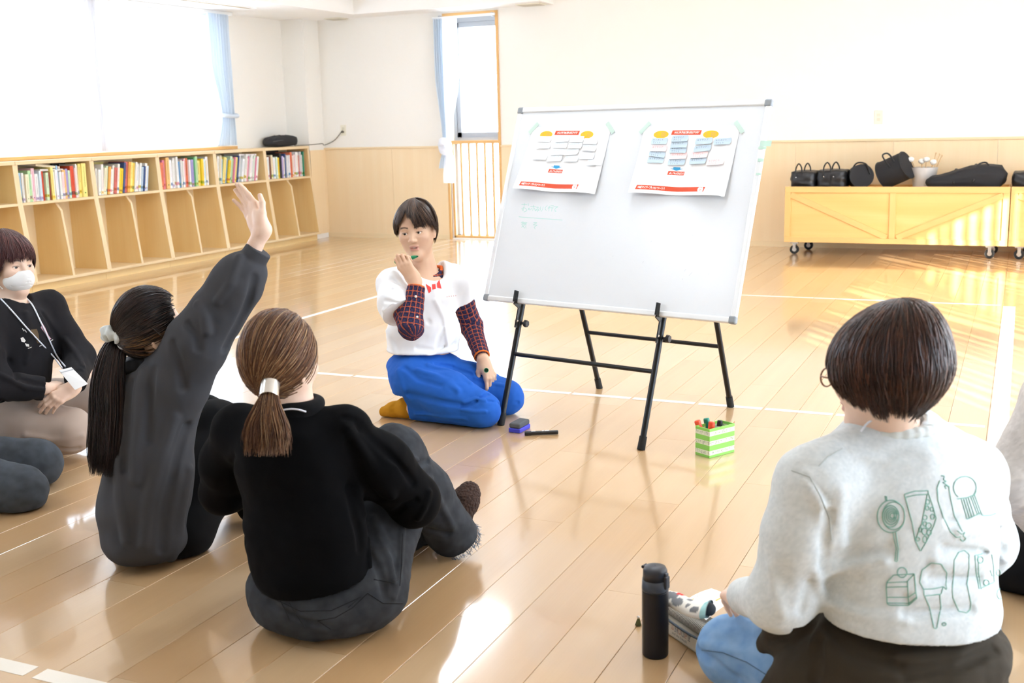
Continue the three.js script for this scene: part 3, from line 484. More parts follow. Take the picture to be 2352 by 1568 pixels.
// ---------------------------------------------------------------- easel and whiteboard
const EA = V(0.9755, 0, 0.22).normalize(), EN = V(-EA.z, 0, EA.x), KT = 0.36;
const FL = onY(1150, 976, 0), EUP = V(0, 1, 0).addScaledVector(EN, -KT).normalize(), ENN = EN.clone().addScaledVector(V(0, 1, 0), KT).normalize();
const legBase = (s, back) => FL.clone().addScaledVector(EA, s ? 0.705 : 0).addScaledVector(EN, back ? -0.80 : 0);
const BW = 1.228, BH = 0.892, BL0 = FL.clone().addScaledVector(EA, -0.19).addScaledVector(ENN, 0.028).addScaledVector(EUP, 0.535);
const onBoard = (u, v, w = 0) => BL0.clone().addScaledVector(EA, u).addScaledVector(EUP, v).addScaledVector(ENN, w);
function boardUV(u, v) { const d = px(u, v, 1).sub(camera.position), t = BL0.clone().sub(camera.position).dot(ENN) / d.dot(ENN), p = d.multiplyScalar(t).add(camera.position).sub(BL0); return [p.dot(EA), p.dot(EUP)]; }
const BMAT = new THREE.Matrix4().makeBasis(EA, EUP, ENN).setPosition(BL0);
{
  const g = thing('easel', 'black tubular steel easel standing under the whiteboard', 'easel');
  const apexY = 0.40 / KT * 0.97;
  for (const s of [0, 1]) {
    const f = legBase(s, false), b = legBase(s, true);
    const ft = f.clone().addScaledVector(EN, -KT * apexY).setY(apexY), bt = b.clone().addScaledVector(EN, KT * apexY).setY(apexY);
    for (const [a, top] of [[f, ft], [b, bt]]) {
      const dir = top.clone().sub(a).normalize(), st = a.clone().addScaledVector(dir, 0.012);
      part('leg', cyl(st, top, 0.0125, 0.0125, 16), MAT.blackMetal, g);
      part('rubber_foot', cyl(a.clone().setY(0.0), a.clone().addScaledVector(dir, 0.055), 0.0165, 0.0155, 16), MAT.rubber, g);
    }
    // hook that holds the board, with screw and wing knob
    const h = f.clone().addScaledVector(EUP, 0.505);
    const hk = part('hook', [bar(h.clone().addScaledVector(EUP, -0.075).addScaledVector(ENN, 0.016), h.clone().addScaledVector(EUP, 0.022).addScaledVector(ENN, 0.016), 0.026, 0.006, EA), bar(h.clone().addScaledVector(EUP, 0.02).addScaledVector(ENN, 0.014), h.clone().addScaledVector(EUP, 0.034).addScaledVector(ENN, 0.062), 0.026, 0.006, EA), bar(h.clone().addScaledVector(EUP, 0.032).addScaledVector(ENN, 0.06), h.clone().addScaledVector(EUP, 0.082).addScaledVector(ENN, 0.062), 0.026, 0.007, EA)], MAT.blackMetal, g);
    const sc = h.clone().addScaledVector(EUP, -0.045).addScaledVector(ENN, 0.02); part('screw', cyl(sc, sc.clone().addScaledVector(ENN, 0.006), 0.007), MAT.chrome, hk);
    const kb = h.clone().addScaledVector(EUP, -0.05).addScaledVector(EA, 0.014); part('wing_knob', [cyl(kb, kb.clone().addScaledVector(EA, 0.022), 0.006), cyl(kb.clone().addScaledVector(EA, 0.016), kb.clone().addScaledVector(EA, 0.03), 0.017, 0.015, 6)], MAT.black, g);
  }
  const cross = (back, y) => { const k = (p) => p.clone().addScaledVector(EN, (back ? 1 : -1) * KT * y).setY(y); part('crossbar', cyl(k(legBase(0, back)), k(legBase(1, back)), 0.0095, 0.0095, 14), MAT.blackMetal, g); };
  cross(false, 0.298); cross(true, 0.298);
  part('top_bar', cyl(legBase(0, false).addScaledVector(EN, -KT * apexY).setY(apexY), legBase(1, false).addScaledVector(EN, -KT * apexY).setY(apexY), 0.0125), MAT.blackMetal, g);
  settle(g);
}
function place(o) { o.applyMatrix4(BMAT); return o; }
const toBoard = (g) => g.applyMatrix4(BMAT);
{
  const g = thing('whiteboard', 'large white marker board with a slim aluminium frame on the easel', 'whiteboard');
  const pan = box(0.008, BW - 0.008, 0.008, BH - 0.008, 0.0, 0.012); part('panel', toBoard(pan), std('#e9eaec', 0.5), g);
  const surf = new THREE.PlaneGeometry(BW - 0.03, BH - 0.03); surf.translate(BW / 2, BH / 2, 0.0125);
  const W = 2048, H = 1490, K = W / BW;
  const map = canvasTex(W, H, (c) => {
    c.fillStyle = '#e9edf1'; c.fillRect(0, 0, W, H);
    const at = (u, v) => { const [a, b] = boardUV(u, v); return [a / BW * W, (1 - b / BH) * H]; };
    const ink = 'rgba(130,215,192,0.5)';
    let [x, y] = at(1195, 468); let s = 70; for (const [ch, k, dy] of [['お', 1.2, -8], ['×', 0.45, 26], ['ホ', 0.75, 8], ['み', 0.7, 18], ['り', 0.65, 18], ['(', 0.7, 8], ['行', 0.75, 8], ['て', 0.7, 10]]) { strokes(c, ch, x, y + dy, s * k, ink, 4); x += s * k * 0.83; }
    { const [a, b] = at(1190, 500), [d, e] = at(1292, 508); c.beginPath(); c.moveTo(a, b); c.bezierCurveTo(a + 60, b + 6, d - 80, e - 4, d, e); c.stroke(); }
    [x, y] = at(1196, 510); strokes(c, '気', x, y, 62, ink, 4); [x, y] = at(1222, 512); strokes(c, 'そ', x, y, 60, ink, 4);
    c.strokeStyle = 'rgba(150,160,170,0.35)'; c.lineWidth = 2; for (const [u, v, d] of [[1590, 640, 20], [1578, 630, 12], [1573, 650, 6], [1636, 637, 4], [1500, 560, 5], [1410, 595, 5], [1598, 545, 4], [1480, 610, 9]]) { const [a, b] = at(u, v); c.beginPath(); c.moveTo(a, b); c.lineTo(a + d, b - d * 1.3); c.stroke(); }
    for (let i = 0; i < 900; i++) { c.fillStyle = 'rgba(150,158,168,' + (0.02 + 0.05 * rnd()) + ')'; c.fillRect(rnd() * W, rnd() * H, 1 + rnd() * 14, 1 + rnd() * 2); }
  });
  part('writing_surface', toBoard(surf), std('#ffffff', 0.22, { map }), g);
  const rail = (u0, v0, u1, v1) => toBoard(rbox(u0, u1, v0, v1, -0.004, 0.018, 0.006, 3));
  part('frame_rail', rail(0.02, BH - 0.024, BW - 0.02, BH), MAT.aluLight, g); part('frame_rail', rail(0.02, 0, BW - 0.02, 0.024), MAT.aluLight, g);
  part('frame_rail', rail(0, 0.02, 0.024, BH - 0.02), MAT.aluLight, g); part('frame_rail', rail(BW - 0.024, 0.02, BW, BH - 0.02), MAT.aluLight, g);
  for (const u of [0, 1]) for (const v of [0, 1]) part('corner_cap', toBoard(rbox(u ? BW - 0.03 : -0.002, u ? BW + 0.002 : 0.03, v ? BH - 0.03 : -0.002, v ? BH + 0.002 : 0.03, -0.006, 0.0205, 0.008, 3)), std('#8f9498', 0.5), g);
  const mint = phy({ color: '#d8f1e5', roughness: 0.7, transmission: 0.3, thickness: 0 });
  [[1771, 333, 0.018, 0.034], [1765, 343, 0.022, 0.016], [1757, 371, 0.016, 0.02], [1751, 403, 0.014, 0.014]].forEach(([u, v, w, h], i) => { const t = thing('tape_scrap', 'small scrap of mint masking tape on the whiteboard frame', 'tape', 'tape scraps on the board edge'), [a] = boardUV(u, v), b = boardUV(u, v)[1]; part('tape', toBoard(rbox(Math.min(a, BW) - w, Math.min(a, BW) + (i === 0 ? w * 1.6 : w * 0.5), b - h / 3, b + h / 3, 0.0185, 0.0192, 0.0003, 1)), mint, t); settle(t); });
  settle(g);
}
// posters: paper sheets taped along the top, lifting off the board at the bottom with a middle fold
function poster(corners, label, draw, noteList, noteGroup) {
  const g = thing('paper_poster', label, 'poster', 'worksheets taped to the whiteboard');
  const [tl, tr, bl, br] = corners.map(([u, v]) => boardUV(u, v)), nu = 40, nv = 24;
  const lift = (s, r) => { const b = 1 - r; return 0.014 + 0.026 * b * b * (0.35 + 0.65 * Math.min(1, Math.abs(s - 0.49) * 3.2)) * (s > 0.95 ? 0.5 : 1) + 0.003 * Math.sin(s * 9) * b; };
  const at = (s, r, w = 0) => { const a = lerp(lerp(bl[0], br[0], s), lerp(tl[0], tr[0], s), r), b = lerp(lerp(bl[1], br[1], s), lerp(tl[1], tr[1], s), r); return V(a, b, lift(s, r) + w); };
  const pos = [], uv = [], idx = [];
  for (let j = 0; j <= nv; j++) for (let i = 0; i <= nu; i++) { const p = at(i / nu, j / nv); pos.push(p.x, p.y, p.z); uv.push(i / nu, j / nv); }
  for (let j = 0; j < nv; j++) for (let i = 0; i < nu; i++) { const a = j * (nu + 1) + i, b = a + 1, c = a + nu + 1, d = c + 1; idx.push(a, b, c, b, d, c); }
  const geo = new THREE.BufferGeometry(); geo.setAttribute('position', new THREE.Float32BufferAttribute(pos, 3)); geo.setAttribute('uv', new THREE.Float32BufferAttribute(uv, 2)); geo.setIndex(idx); geo.computeVertexNormals(); toBoard(geo);
  part('sheet', geo, std('#ffffff', 0.7, { map: canvasTex(1400, 990, draw), side: THREE.DoubleSide }), g);
  const mint = phy({ color: '#e0f4ea', roughness: 0.7, transmission: 0.25, thickness: 0 });
  for (const [s, sg] of [[0, 1], [1, -1]]) { const p = at(s, 1), t = box(-0.03, 0.03, -0.009, 0.009, 0, 0.0007); t.rotateZ(sg * 0.85); t.translate(p.x + sg * 0.004, p.y - 0.006, p.z + 0.0008); part('masking_tape', toBoard(t), mint, g); }
  settle(g);
  // find sheet parameters (s, r) of a photo pixel by a few fixed-point steps
  const inv = (u, v) => { const [a, b] = boardUV(u, v); let s = 0.5, r = 0.5; for (let k = 0; k < 12; k++) { const p = at(s, r); s += (a - p.x) / (tr[0] - tl[0]); r += (b - p.y) / (tl[1] - bl[1]); } return [s, r]; };
  noteList.forEach(([u, v, kind, rot, col, row], i) => {
    const [s, r] = inv(u, v), word = { b: 'grey-blue', p: 'pale pink', w: 'very pale blue' }[kind];
    const n = thing('sticky_note', word + ' sticky note in column ' + col + ', row ' + row + ' of the ' + noteGroup, 'sticky note', word + ' notes on the ' + noteGroup), p = [], x = [], ix = [], U = 8, Vv = 3, hs = 0.087, hr = 0.046;
    for (let j = 0; j <= Vv; j++) for (let k = 0; k <= U; k++) { const du = (k / U * 2 - 1), dv = (j / Vv * 2 - 1), edge = Math.abs(du) > 0.95 && Math.abs(dv) > 0.9 ? 0.93 : 1; const q = at(s + du * hs * edge, r + dv * hr + rot * du * 0.25, 0.0014 + i * 0.00012 + 0.003 * (1 - dv) * (1 - dv) * 0.25); p.push(q.x, q.y, q.z); x.push(k / U, j / Vv); }
    for (let j = 0; j < Vv; j++) for (let k = 0; k < U; k++) { const a = j * (U + 1) + k, b = a + 1, c = a + U + 1, d = c + 1; ix.push(a, b, c, b, d, c); }
    const gg = new THREE.BufferGeometry(); gg.setAttribute('position', new THREE.Float32BufferAttribute(p, 3)); gg.setAttribute('uv', new THREE.Float32BufferAttribute(x, 2)); gg.setIndex(ix); gg.computeVertexNormals(); toBoard(gg);
    part('note', gg, std('#ffffff', 0.8, { map: noteTex[kind][i % 2], side: THREE.DoubleSide }), n); settle(n);
  });
}
const noteTex = {}; for (const [k, col, ink] of [['b', '#c3d4e1', 'rgba(90,105,125,0.75)'], ['p', '#fbdedd', 'rgba(225,120,120,0.6)'], ['w', '#edf4f8', 'rgba(170,200,222,0.5)']]) noteTex[k] = [0, 1].map((z) => canvasTex(256, 96, (c) => { c.fillStyle = col; c.fillRect(0, 0, 256, 96); strokes(c, z ? 'みてそりア' : 'やりさにト', 24, 14, 30, ink, 3, 0, 1.15); if (!z) strokes(c, 'てイしら', 30, 54, 28, ink, 3, 0, 1.15); }));
{
  const red = '#e0522f', draw = (c, w, h) => {
    c.fillStyle = '#fdfdfd'; c.fillRect(0, 0, w, h);
    const band = (x, y, W2, H2, sk) => { c.beginPath(); c.moveTo(x + sk, y); c.lineTo(x + W2 + sk, y); c.lineTo(x + W2, y + H2); c.lineTo(x, y + H2); c.closePath(); c.fill(); };
    c.fillStyle = red; band(430, 60, 430, 64, 10); strokes(c, 'さらに子ども達に寄り添うアイデア', 470, 74, 34, '#ffffff', 4.5, 0, 0.66);
    const oval = (x, y) => { c.fillStyle = '#fbc21f'; c.beginPath(); c.ellipse(x, y, 112, 56, 0, 0, 7); c.fill(); c.fillStyle = '#ecc9a0'; for (let k = 0; k < 3; k++) strokes(c, 'みんなで子どもに', x - 80, y - 34 + k * 24, 20, '#c9a27c', 3, 0, 1.0); };
    oval(280, 120); oval(1010, 120);
    c.fillStyle = '#39a3d8'; c.beginPath(); c.moveTo(570, 590); c.lineTo(670, 590); c.lineTo(670, 610); c.lineTo(715, 610); c.lineTo(620, 640); c.lineTo(525, 610); c.lineTo(570, 610); c.fill();
    c.fillStyle = red; band(505, 650, 235, 54, 6); strokes(c, 'よし!やってみよう!', 522, 660, 34, '#fff', 4.5, 0, 0.62);
    c.strokeStyle = '#eef0f3'; c.lineWidth = 3; c.strokeRect(150, 640, 1060, 210);
    c.fillStyle = red; band(95, 872, 1010, 66, 14); strokes(c, '共感マップ-ブレストワーク1', 130, 888, 36, '#fff', 5, 0, 0.78);
    c.fillStyle = '#fff'; c.beginPath(); c.arc(1052, 908, 44, 0, 7); c.fill(); c.strokeStyle = '#e0522f'; c.lineWidth = 4; c.beginPath(); c.arc(1052, 892, 18, 3.3, 6.1); c.stroke(); c.beginPath(); c.moveTo(1034, 908); c.lineTo(1070, 908); c.moveTo(1052, 908); c.lineTo(1052, 930); c.moveTo(1040, 916); c.lineTo(1064, 916); c.stroke();
  };
  poster([[1229, 294], [1408, 293], [1189, 438], [1374, 450]], 'worksheet with faded pale notes, taped near the board corner by the window', draw,
    [[1256, 322, 'w', 0, 'one', 'one'], [1296, 322, 'w', 0.03, 'two', 'one'], [1330, 322, 'w', 0, 'three', 'one'], [1254, 338, 'w', 0.02, 'one', 'two'], [1292, 336, 'w', 0, 'two', 'two'], [1326, 337, 'w', 0, 'three', 'two'], [1362, 327, 'w', 0, 'four', 'one'], [1359, 343, 'w', -0.02, 'four', 'two'], [1288, 352, 'w', 0.02, 'two', 'three'], [1318, 352, 'w', 0.04, 'three', 'three'], [1247, 364, 'w', 0, 'one', 'three'], [1280, 367, 'w', 0.05, 'two', 'four'], [1318, 368, 'w', 0, 'three', 'four'], [1355, 362, 'w', 0, 'four', 'three'], [1372, 377, 'w', 0.03, 'four', 'four']], 'worksheet with faded notes');
  poster([[1484, 293], [1704, 291], [1453, 448], [1671, 456]], 'worksheet with grey-blue and pink notes, taped beside the other sheet', draw,
    [[1519, 327, 'b', 0, 'one', 'one'], [1518, 344, 'p', 0, 'one', 'two'], [1515, 357, 'b', -0.05, 'one', 'three'], [1512, 371, 'b', 0, 'one', 'four'], [1566, 321, 'b', 0.02, 'two', 'one'], [1564, 335, 'b', 0.02, 'two', 'two'], [1562, 347, 'b', 0, 'two', 'three'], [1563, 361, 'p', 0.02, 'two', 'four'], [1559, 375, 'b', 0.03, 'two', 'five'], [1621, 327, 'b', 0.03, 'three', 'one'], [1664, 328, 'b', 0.03, 'four', 'one'], [1618, 344, 'b', 0.05, 'three', 'two'], [1611, 359, 'p', 0.02, 'three', 'three'], [1608, 373, 'b', 0.02, 'three', 'four'], [1649, 376, 'p', 0.04, 'four', 'two']], 'worksheet with coloured notes');
}
// ---------------------------------------------------------------- eraser, markers, marker box on the floor
function marker(a, b, r, col, capCol, parent, capEnd = 0.38, extra) {
  const P = (t) => a.clone().lerp(b, t);
  part('barrel', [cyl(P(0.02), P(1 - capEnd), r, r, 20), cyl(P(0), P(0.02), r * 0.85, r, 20)], col, parent);
  part('cap', [cyl(P(1 - capEnd), P(0.97), r * 1.08, r * 1.04, 20), cyl(P(0.97), P(1), r * 1.04, r * 0.85, 20)], capCol, parent);
}
{
  const g = thing('board_eraser', 'blue whiteboard eraser with a grey felt pad, lying by the easel leg', 'eraser');
  const c0 = onY(1168, 993, 0), c1 = onY(1196, 994.5, 0), dir = c1.clone().sub(c0).normalize(), L = 0.055, dep = V(-dir.z, 0, dir.x).multiplyScalar(-1), o = c0;
  const M = new THREE.Matrix4().makeBasis(dir, V(0, 1, 0), dep.clone().negate()).setPosition(o);
  const sk = new THREE.Matrix4().makeRotationY(-0.2);
  part('holder', rbox(0, L, 0.0005, 0.02, -0.1, 0, 0.004).applyMatrix4(sk).applyMatrix4(M), std('#3a3fc4', 0.45), g); part('felt', rbox(0.001, L - 0.001, 0.019, 0.042, -0.099, -0.001, 0.009, 3).applyMatrix4(sk).applyMatrix4(M), std('#55575a', 0.95), g); settle(g);
  const m = thing('marker_pen', 'black whiteboard marker lying on the floor beside the eraser', 'marker'), a = onY(1282, 997, 0).setY(0.0095), b = onY(1205, 1000, 0).setY(0.0095);
  marker(a, b, 0.0088, std('#121214', 0.35), std('#161618', 0.4), m, 0.2);
  part('print', [0.3, 0.36, 0.45].map((t) => { const p = a.clone().lerp(b, t); const q = box(-0.005, 0.005, 0, 0.0006, -0.003, 0.003); q.rotateY(0.6 + t); q.translate(p.x, 0.0183, p.z); return q; }).concat([(() => { const p = a.clone().lerp(b, 0.74).add(V(0.001, 0.0085, 0.002)); const q = box(-0.009, 0.009, 0, 0.0009, -0.0035, 0.0035); q.rotateY(0.5); q.translate(p.x, p.y, p.z); return q; })()]), std('#e9e9e9', 0.5), m); settle(m);
}
const BOXC = { a: onY(1597, 1043.5, 0), b: onY(1629.5, 1053, 0), c: onY(1686.5, 1038, 0) };
{
  const g = thing('marker_box', 'green paper-covered box with three patterned tape stripes, holding markers', 'box');
  const ex = BOXC.b.clone().sub(BOXC.a), ez = BOXC.c.clone().sub(BOXC.b), H = 0.117, w = ex.length(), d = ez.length(); ex.normalize(); ez.normalize();
  const M = new THREE.Matrix4().makeBasis(ez, V(0, 1, 0), ex).setPosition(BOXC.a.clone().setY(0));
  const mp = canvasTex(1024, 512, (c, W, Hh) => {
    c.fillStyle = '#8fd25e'; c.fillRect(0, 0, W, Hh);
    for (const y of [50, 215, 385]) { c.fillStyle = '#e4e8cf'; c.fillRect(0, y, W, 78); for (let x = 0; x < W; x += 9) { c.fillStyle = ['#2f3a2f', '#6d7a66', '#a7b199'][Math.floor(rnd() * 3)]; const hh = 8 + rnd() * 50; if (rnd() < 0.75) c.fillRect(x, y + 8 + rnd() * 14, 1.5 + rnd() * 3, hh); if (rnd() < 0.25) c.fillRect(x - 8, y + 6 + rnd() * 60, 22, 4); } }
  });
  const paper = std('#ffffff', 0.4, { map: mp }), inside = std('#8fd25e', 0.7), th = 0.003;
  const wallG = (x0, x1, z0, z1) => { const b = box(z0, z1, 0.001, H, x0, x1), p = b.attributes.position, uv = b.attributes.uv; for (let i = 0; i < p.count; i++) uv.setXY(i, (p.getX(i) + p.getZ(i)) * 4.5, p.getY(i) / H); return b.applyMatrix4(M); };
  part('side_panel', wallG(0, w, 0, th), paper, g); part('side_panel', wallG(0, w, d - th, d), paper, g); part('side_panel', wallG(w - th, w, th, d - th), paper, g); part('side_panel', wallG(0, th, th, d - th), paper, g);
  part('base', box(th, d - th, 0, 0.003, th, w - th).applyMatrix4(M), inside, g);
  settle(g);
  const inBox = (fx, fz, y) => V(0, 0, 0).addScaledVector(ex, fx * w).addScaledVector(ez, fz * d).add(BOXC.a).setY(y);
  const pens = [['red marker with a flat red cap leaning at the box corner', '#f04e2c', [0.3, 0.3], 1601, 965, 0.0118], ['red marker leaning between the green and black markers', '#f04e2c', [0.55, 0.25], 1635, 968, 0.0122], ['green marker standing at the back of the box', '#15806a', [0.3, 0.5], 1622, 960, 0.0115], ['black marker with a white band standing in the box', '#17181c', [0.6, 0.55], 1654, 965, 0.0105]];
  for (const [label, col, [fx, fz], u, v, r] of pens) { const m = thing('marker_pen', label, 'marker', 'markers in the green box'); const low = inBox(fx, fz, 0.016), t0 = low.clone().applyMatrix4(camera.matrixWorldInverse); const top = px(u, v, -t0.z - 0.005); const L = low.distanceTo(top); marker(low, top, r, std(col, 0.4), std(col, 0.35), m, 0.5); if (col === '#17181c') part('band', cyl(low.clone().lerp(top, 0.62), low.clone().lerp(top, 0.8), r * 1.1, r * 1.1, 20), std('#dfe3e8', 0.5), m); settle(m); }
  const pc = thing('pencil', 'thin pencil standing in the far corner of the green box', 'pencil'); const low = inBox(0.8, 0.85, 0.01), top = px(1687, 967, -low.clone().applyMatrix4(camera.matrixWorldInverse).z); part('shaft', cyl(low, low.clone().lerp(top, 0.93), 0.0035, 0.0035, 6), std('#cfd4ea', 0.5), pc); part('tip', cyl(low.clone().lerp(top, 0.93), top, 0.0035, 0.0008, 6), std('#c99570', 0.7), pc); settle(pc);
}
// ---------------------------------------------------------------- bottle, pencil case, sock toy, leaflet beside the seated person
{
  const g = thing('thermos_bottle', 'dark navy steel bottle with a flip lid standing on the floor', 'bottle'), c = onY(1505, 1502, 0), R = 0.0325;
  const at = (q) => { q.rotateY(-0.25); q.translate(c.x, 0, c.z); return q; };
  const navy = std('#14161f', 0.32, { metalness: 0.35 }), grey = std('#3a3f49', 0.4, { metalness: 0.2 }), lid = std('#2b2f38', 0.4);
  part('body', at(lathe([[0.001, 0], [R - 0.003, 0], [R, 0.004], [R, 0.168], [R - 0.001, 0.172], [0.001, 0.172]])), navy, g);
  part('collar', at(lathe([[0.001, 0.171], [R, 0.171], [R + 0.0003, 0.174], [R - 0.001, 0.199], [0.001, 0.199]])), grey, g);
  const ld = part('lid', at(lathe([[0.001, 0.199], [R - 0.002, 0.199], [R - 0.003, 0.221], [R - 0.007, 0.229], [0.012, 0.232], [0.001, 0.232]])), lid, g);
  part('latch', at(merge([rbox(R - 0.006, R + 0.004, 0.18, 0.212, -0.009, 0.009, 0.003), rbox(R - 0.008, R + 0.002, 0.21, 0.22, -0.007, 0.007, 0.003)])), grey, ld);
  part('hinge', at(cyl(V(-R + 0.002, 0.224, -0.008), V(-R + 0.002, 0.224, 0.008), 0.004)), lid, ld); settle(g);
  const p0 = onY(1536, 1462, 0), p1 = onY(1600, 1507, 0), dir = p1.clone().sub(p0).normalize(), nrm = V(-dir.z, 0, dir.x); if (nrm.dot(CFWD) < 0) nrm.negate();
  const M = new THREE.Matrix4().makeBasis(dir, V(0, 1, 0), nrm.clone().negate()).setPosition(p0.clone().addScaledVector(dir, -0.045));
  const pc = thing('pencil_case', 'zipped pencil case with striped top and printed linen side', 'pencil case');
  const side = canvasTex(1024, 256, (q, w, h) => { q.fillStyle = '#cfc8b8'; q.fillRect(0, 0, w, h); for (let i = 0; i < 4000; i++) { q.fillStyle = rnd() < 0.5 ? 'rgba(255,255,255,.12)' : 'rgba(120,110,90,.12)'; q.fillRect(rnd() * w, rnd() * h, 5, 1.5); } q.font = 'bold 104px serif'; const word = 'SNOOPY', cols = ['#a8664c', '#565a66', '#a8664c', '#565a66', '#a8664c', '#565a66']; [...word].forEach((ch, i) => { q.lineWidth = 5; q.strokeStyle = cols[i]; q.strokeText(ch, 290 + i * 72, 120 + (i % 2) * 6); }); q.font = 'italic 46px serif'; q.fillStyle = '#4a4a4a'; q.fillText('and the friends', 300, 180); q.strokeStyle = '#555'; q.lineWidth = 5; q.beginPath(); q.moveTo(200, 60); q.lineTo(240, 90); q.moveTo(240, 56); q.lineTo(202, 96); q.moveTo(190, 76); q.lineTo(250, 78); q.stroke(); });
  const stripe = dataTex(64, 64, (u, v, q) => { const k = (u * 8) % 1 < 0.5; q[0] = k ? 70 : 205; q[1] = k ? 72 : 198; q[2] = k ? 76 : 182; }, [5, 1]);
  const W = 0.2, H = 0.078, Dp = 0.075;
  const sp = rbox(0, W, 0.001, H * 0.66, -Dp, 0, 0.012, 3), P = sp.attributes.position, UV = sp.attributes.uv; for (let i = 0; i < P.count; i++) UV.setXY(i, P.getX(i) / W, P.getY(i) / (H * 0.66)); part('case_side', sp.applyMatrix4(M), std('#ffffff', 0.9, { map: side }), pc);
  const tp = rbox(0.004, W - 0.004, H * 0.64, H, -Dp + 0.004, -0.004, 0.014, 3), P2 = tp.attributes.position, UV2 = tp.attributes.uv; for (let i = 0; i < P2.count; i++) UV2.setXY(i, P2.getX(i) / W, P2.getZ(i) / Dp); part('case_top', tp.applyMatrix4(M), std('#ffffff', 0.9, { map: stripe }), pc);
  part('zipper', tube([V(-0.001, H * 0.66, -Dp * 0.8), V(-0.001, H * 0.66, -0.015), V(0.015, H * 0.66, 0.001), V(W - 0.015, H * 0.66, 0.001), V(W + 0.001, H * 0.66, -0.015)].map((q) => q.applyMatrix4(M)), 0.0035, 50, 6), std('#4a5560', 0.6), pc); settle(pc);
  // leaflet lying across the case
  const L = thing('leaflet', 'white printed leaflet lying open by the pencil case', 'leaflet'), q4 = [[1560, 1388], [1634, 1351], [1692, 1378], [1622, 1424]].map(([u, v], i) => onY(u, v, [0.081, 0.07, 0.084, 0.088][i]));
  const lg = new THREE.BufferGeometry(), lp = [], lu = [], li = [], N = 10; for (let j = 0; j <= N; j++) for (let i = 0; i <= N; i++) { const s = i / N, r = j / N, a = q4[0].clone().lerp(q4[1], s), b = q4[3].clone().lerp(q4[2], s), p = a.lerp(b, r); p.y += 0.006 * Math.sin(s * 3.1) + 0.003 * Math.sin(r * 3); lp.push(p.x, p.y, p.z); lu.push(s, 1 - r); } for (let j = 0; j < N; j++) for (let i = 0; i < N; i++) { const a = j * (N + 1) + i, b = a + 1, c2 = a + N + 1, d2 = c2 + 1; li.push(a, c2, b, b, c2, d2); } lg.setAttribute('position', new THREE.Float32BufferAttribute(lp, 3)); lg.setAttribute('uv', new THREE.Float32BufferAttribute(lu, 2)); lg.setIndex(li); lg.computeVertexNormals();
  part('page', lg, std('#ffffff', 0.6, { side: THREE.DoubleSide, map: canvasTex(512, 512, (q, w, h) => { q.fillStyle = '#fbfbfb'; q.fillRect(0, 0, w, h); q.fillStyle = '#f2c14a'; q.fillRect(60, 60, 110, 22); q.fillRect(300, 330, 140, 26); q.strokeStyle = '#9fb8e0'; q.lineWidth = 5; for (let k = 0; k < 6; k++) { q.beginPath(); q.moveTo(60, 140 + k * 34); q.lineTo(420 - k * 20, 140 + k * 34); q.stroke(); } q.fillStyle = '#7a8aa8'; q.fillRect(60, 400, 120, 50); q.strokeStyle = '#d98b5a'; q.beginPath(); q.arc(250, 70, 16, 0, 7); q.stroke(); }) }), L); settle(L);
  // spotted toddler sock lying on the case
  const sk = thing('spotted_sock', 'small white sock with grey spots and a mint cuff on the pencil case', 'sock');
  const path = [px(1536, 1369, 2.80), px(1562, 1384, 2.765), px(1590, 1398, 2.735), px(1612, 1402, 2.71), px(1630, 1398, 2.70)].map((p) => p.setY(Math.max(p.y, 0.104))), cv = new THREE.CatmullRomCurve3(path), sp2 = [], sc = [], si = [], NU = 60, NV = 32, col = new THREE.Color();
  for (let i = 0; i <= NU; i++) { const s = i / NU, p = cv.getPoint(s), t = cv.getTangent(s), n2 = V(0, 1, 0), bn = t.clone().cross(n2).normalize(); const rw = s < 0.08 ? lerp(0.012, 0.028, s / 0.08) : lerp(0.03, 0.031, s), rh = s > 0.93 ? 0.019 : lerp(0.015, 0.018, s); for (let j = 0; j <= NV; j++) { const a = j / NV * 6.2832, rib = s > 0.8 ? 0.0006 * Math.sin(a * 26) : 0; const q = p.clone().addScaledVector(bn, Math.cos(a) * (rw + rib)).addScaledVector(n2, Math.sin(a) * (rh + rib)); sp2.push(q.x, q.y, q.z); col.set('#efece4'); for (const [cs, ca, cr, cc] of [[0.12, 1.3, 0.10, '#7d7f83'], [0.16, 2.2, 0.07, '#dd3b34'], [0.3, 0.9, 0.09, '#85878b'], [0.4, 1.9, 0.05, '#85878b'], [0.5, 1.0, 0.045, '#8a8c90'], [0.62, 2.3, 0.05, '#8a8c90'], [0.7, 0.7, 0.075, '#7d7f83'], [0.7, 2.5, 0.08, '#808286'], [0.35, 2.9, 0.06, '#808286']]) if (Math.hypot((s - cs), (a - ca) * 0.16) < cr) col.set(cc); if (s > 0.8) col.set('#a8d6d6'); if (s > 0.955) col.set('#74787c'); sc.push(col.r, col.g, col.b); } }
  for (let i = 0; i < NU; i++) for (let j = 0; j < NV; j++) { const a = i * (NV + 1) + j, b = a + 1, c2 = a + NV + 1, d2 = c2 + 1; si.push(a, c2, b, b, c2, d2); }
  const sg = new THREE.BufferGeometry(); sg.setAttribute('position', new THREE.Float32BufferAttribute(sp2, 3)); sg.setAttribute('color', new THREE.Float32BufferAttribute(sc, 3)); sg.setIndex(si); sg.computeVertexNormals(); part('knit', sg, std('#ffffff', 0.95, { vertexColors: true, side: THREE.DoubleSide }), sk);
  const e = cv.getPoint(0.985), et = cv.getTangent(1); part('lining', ball(e, 0.027, 0.6, 0.6, 0.6), std('#3b3f43', 0.95), sk); settle(sk);
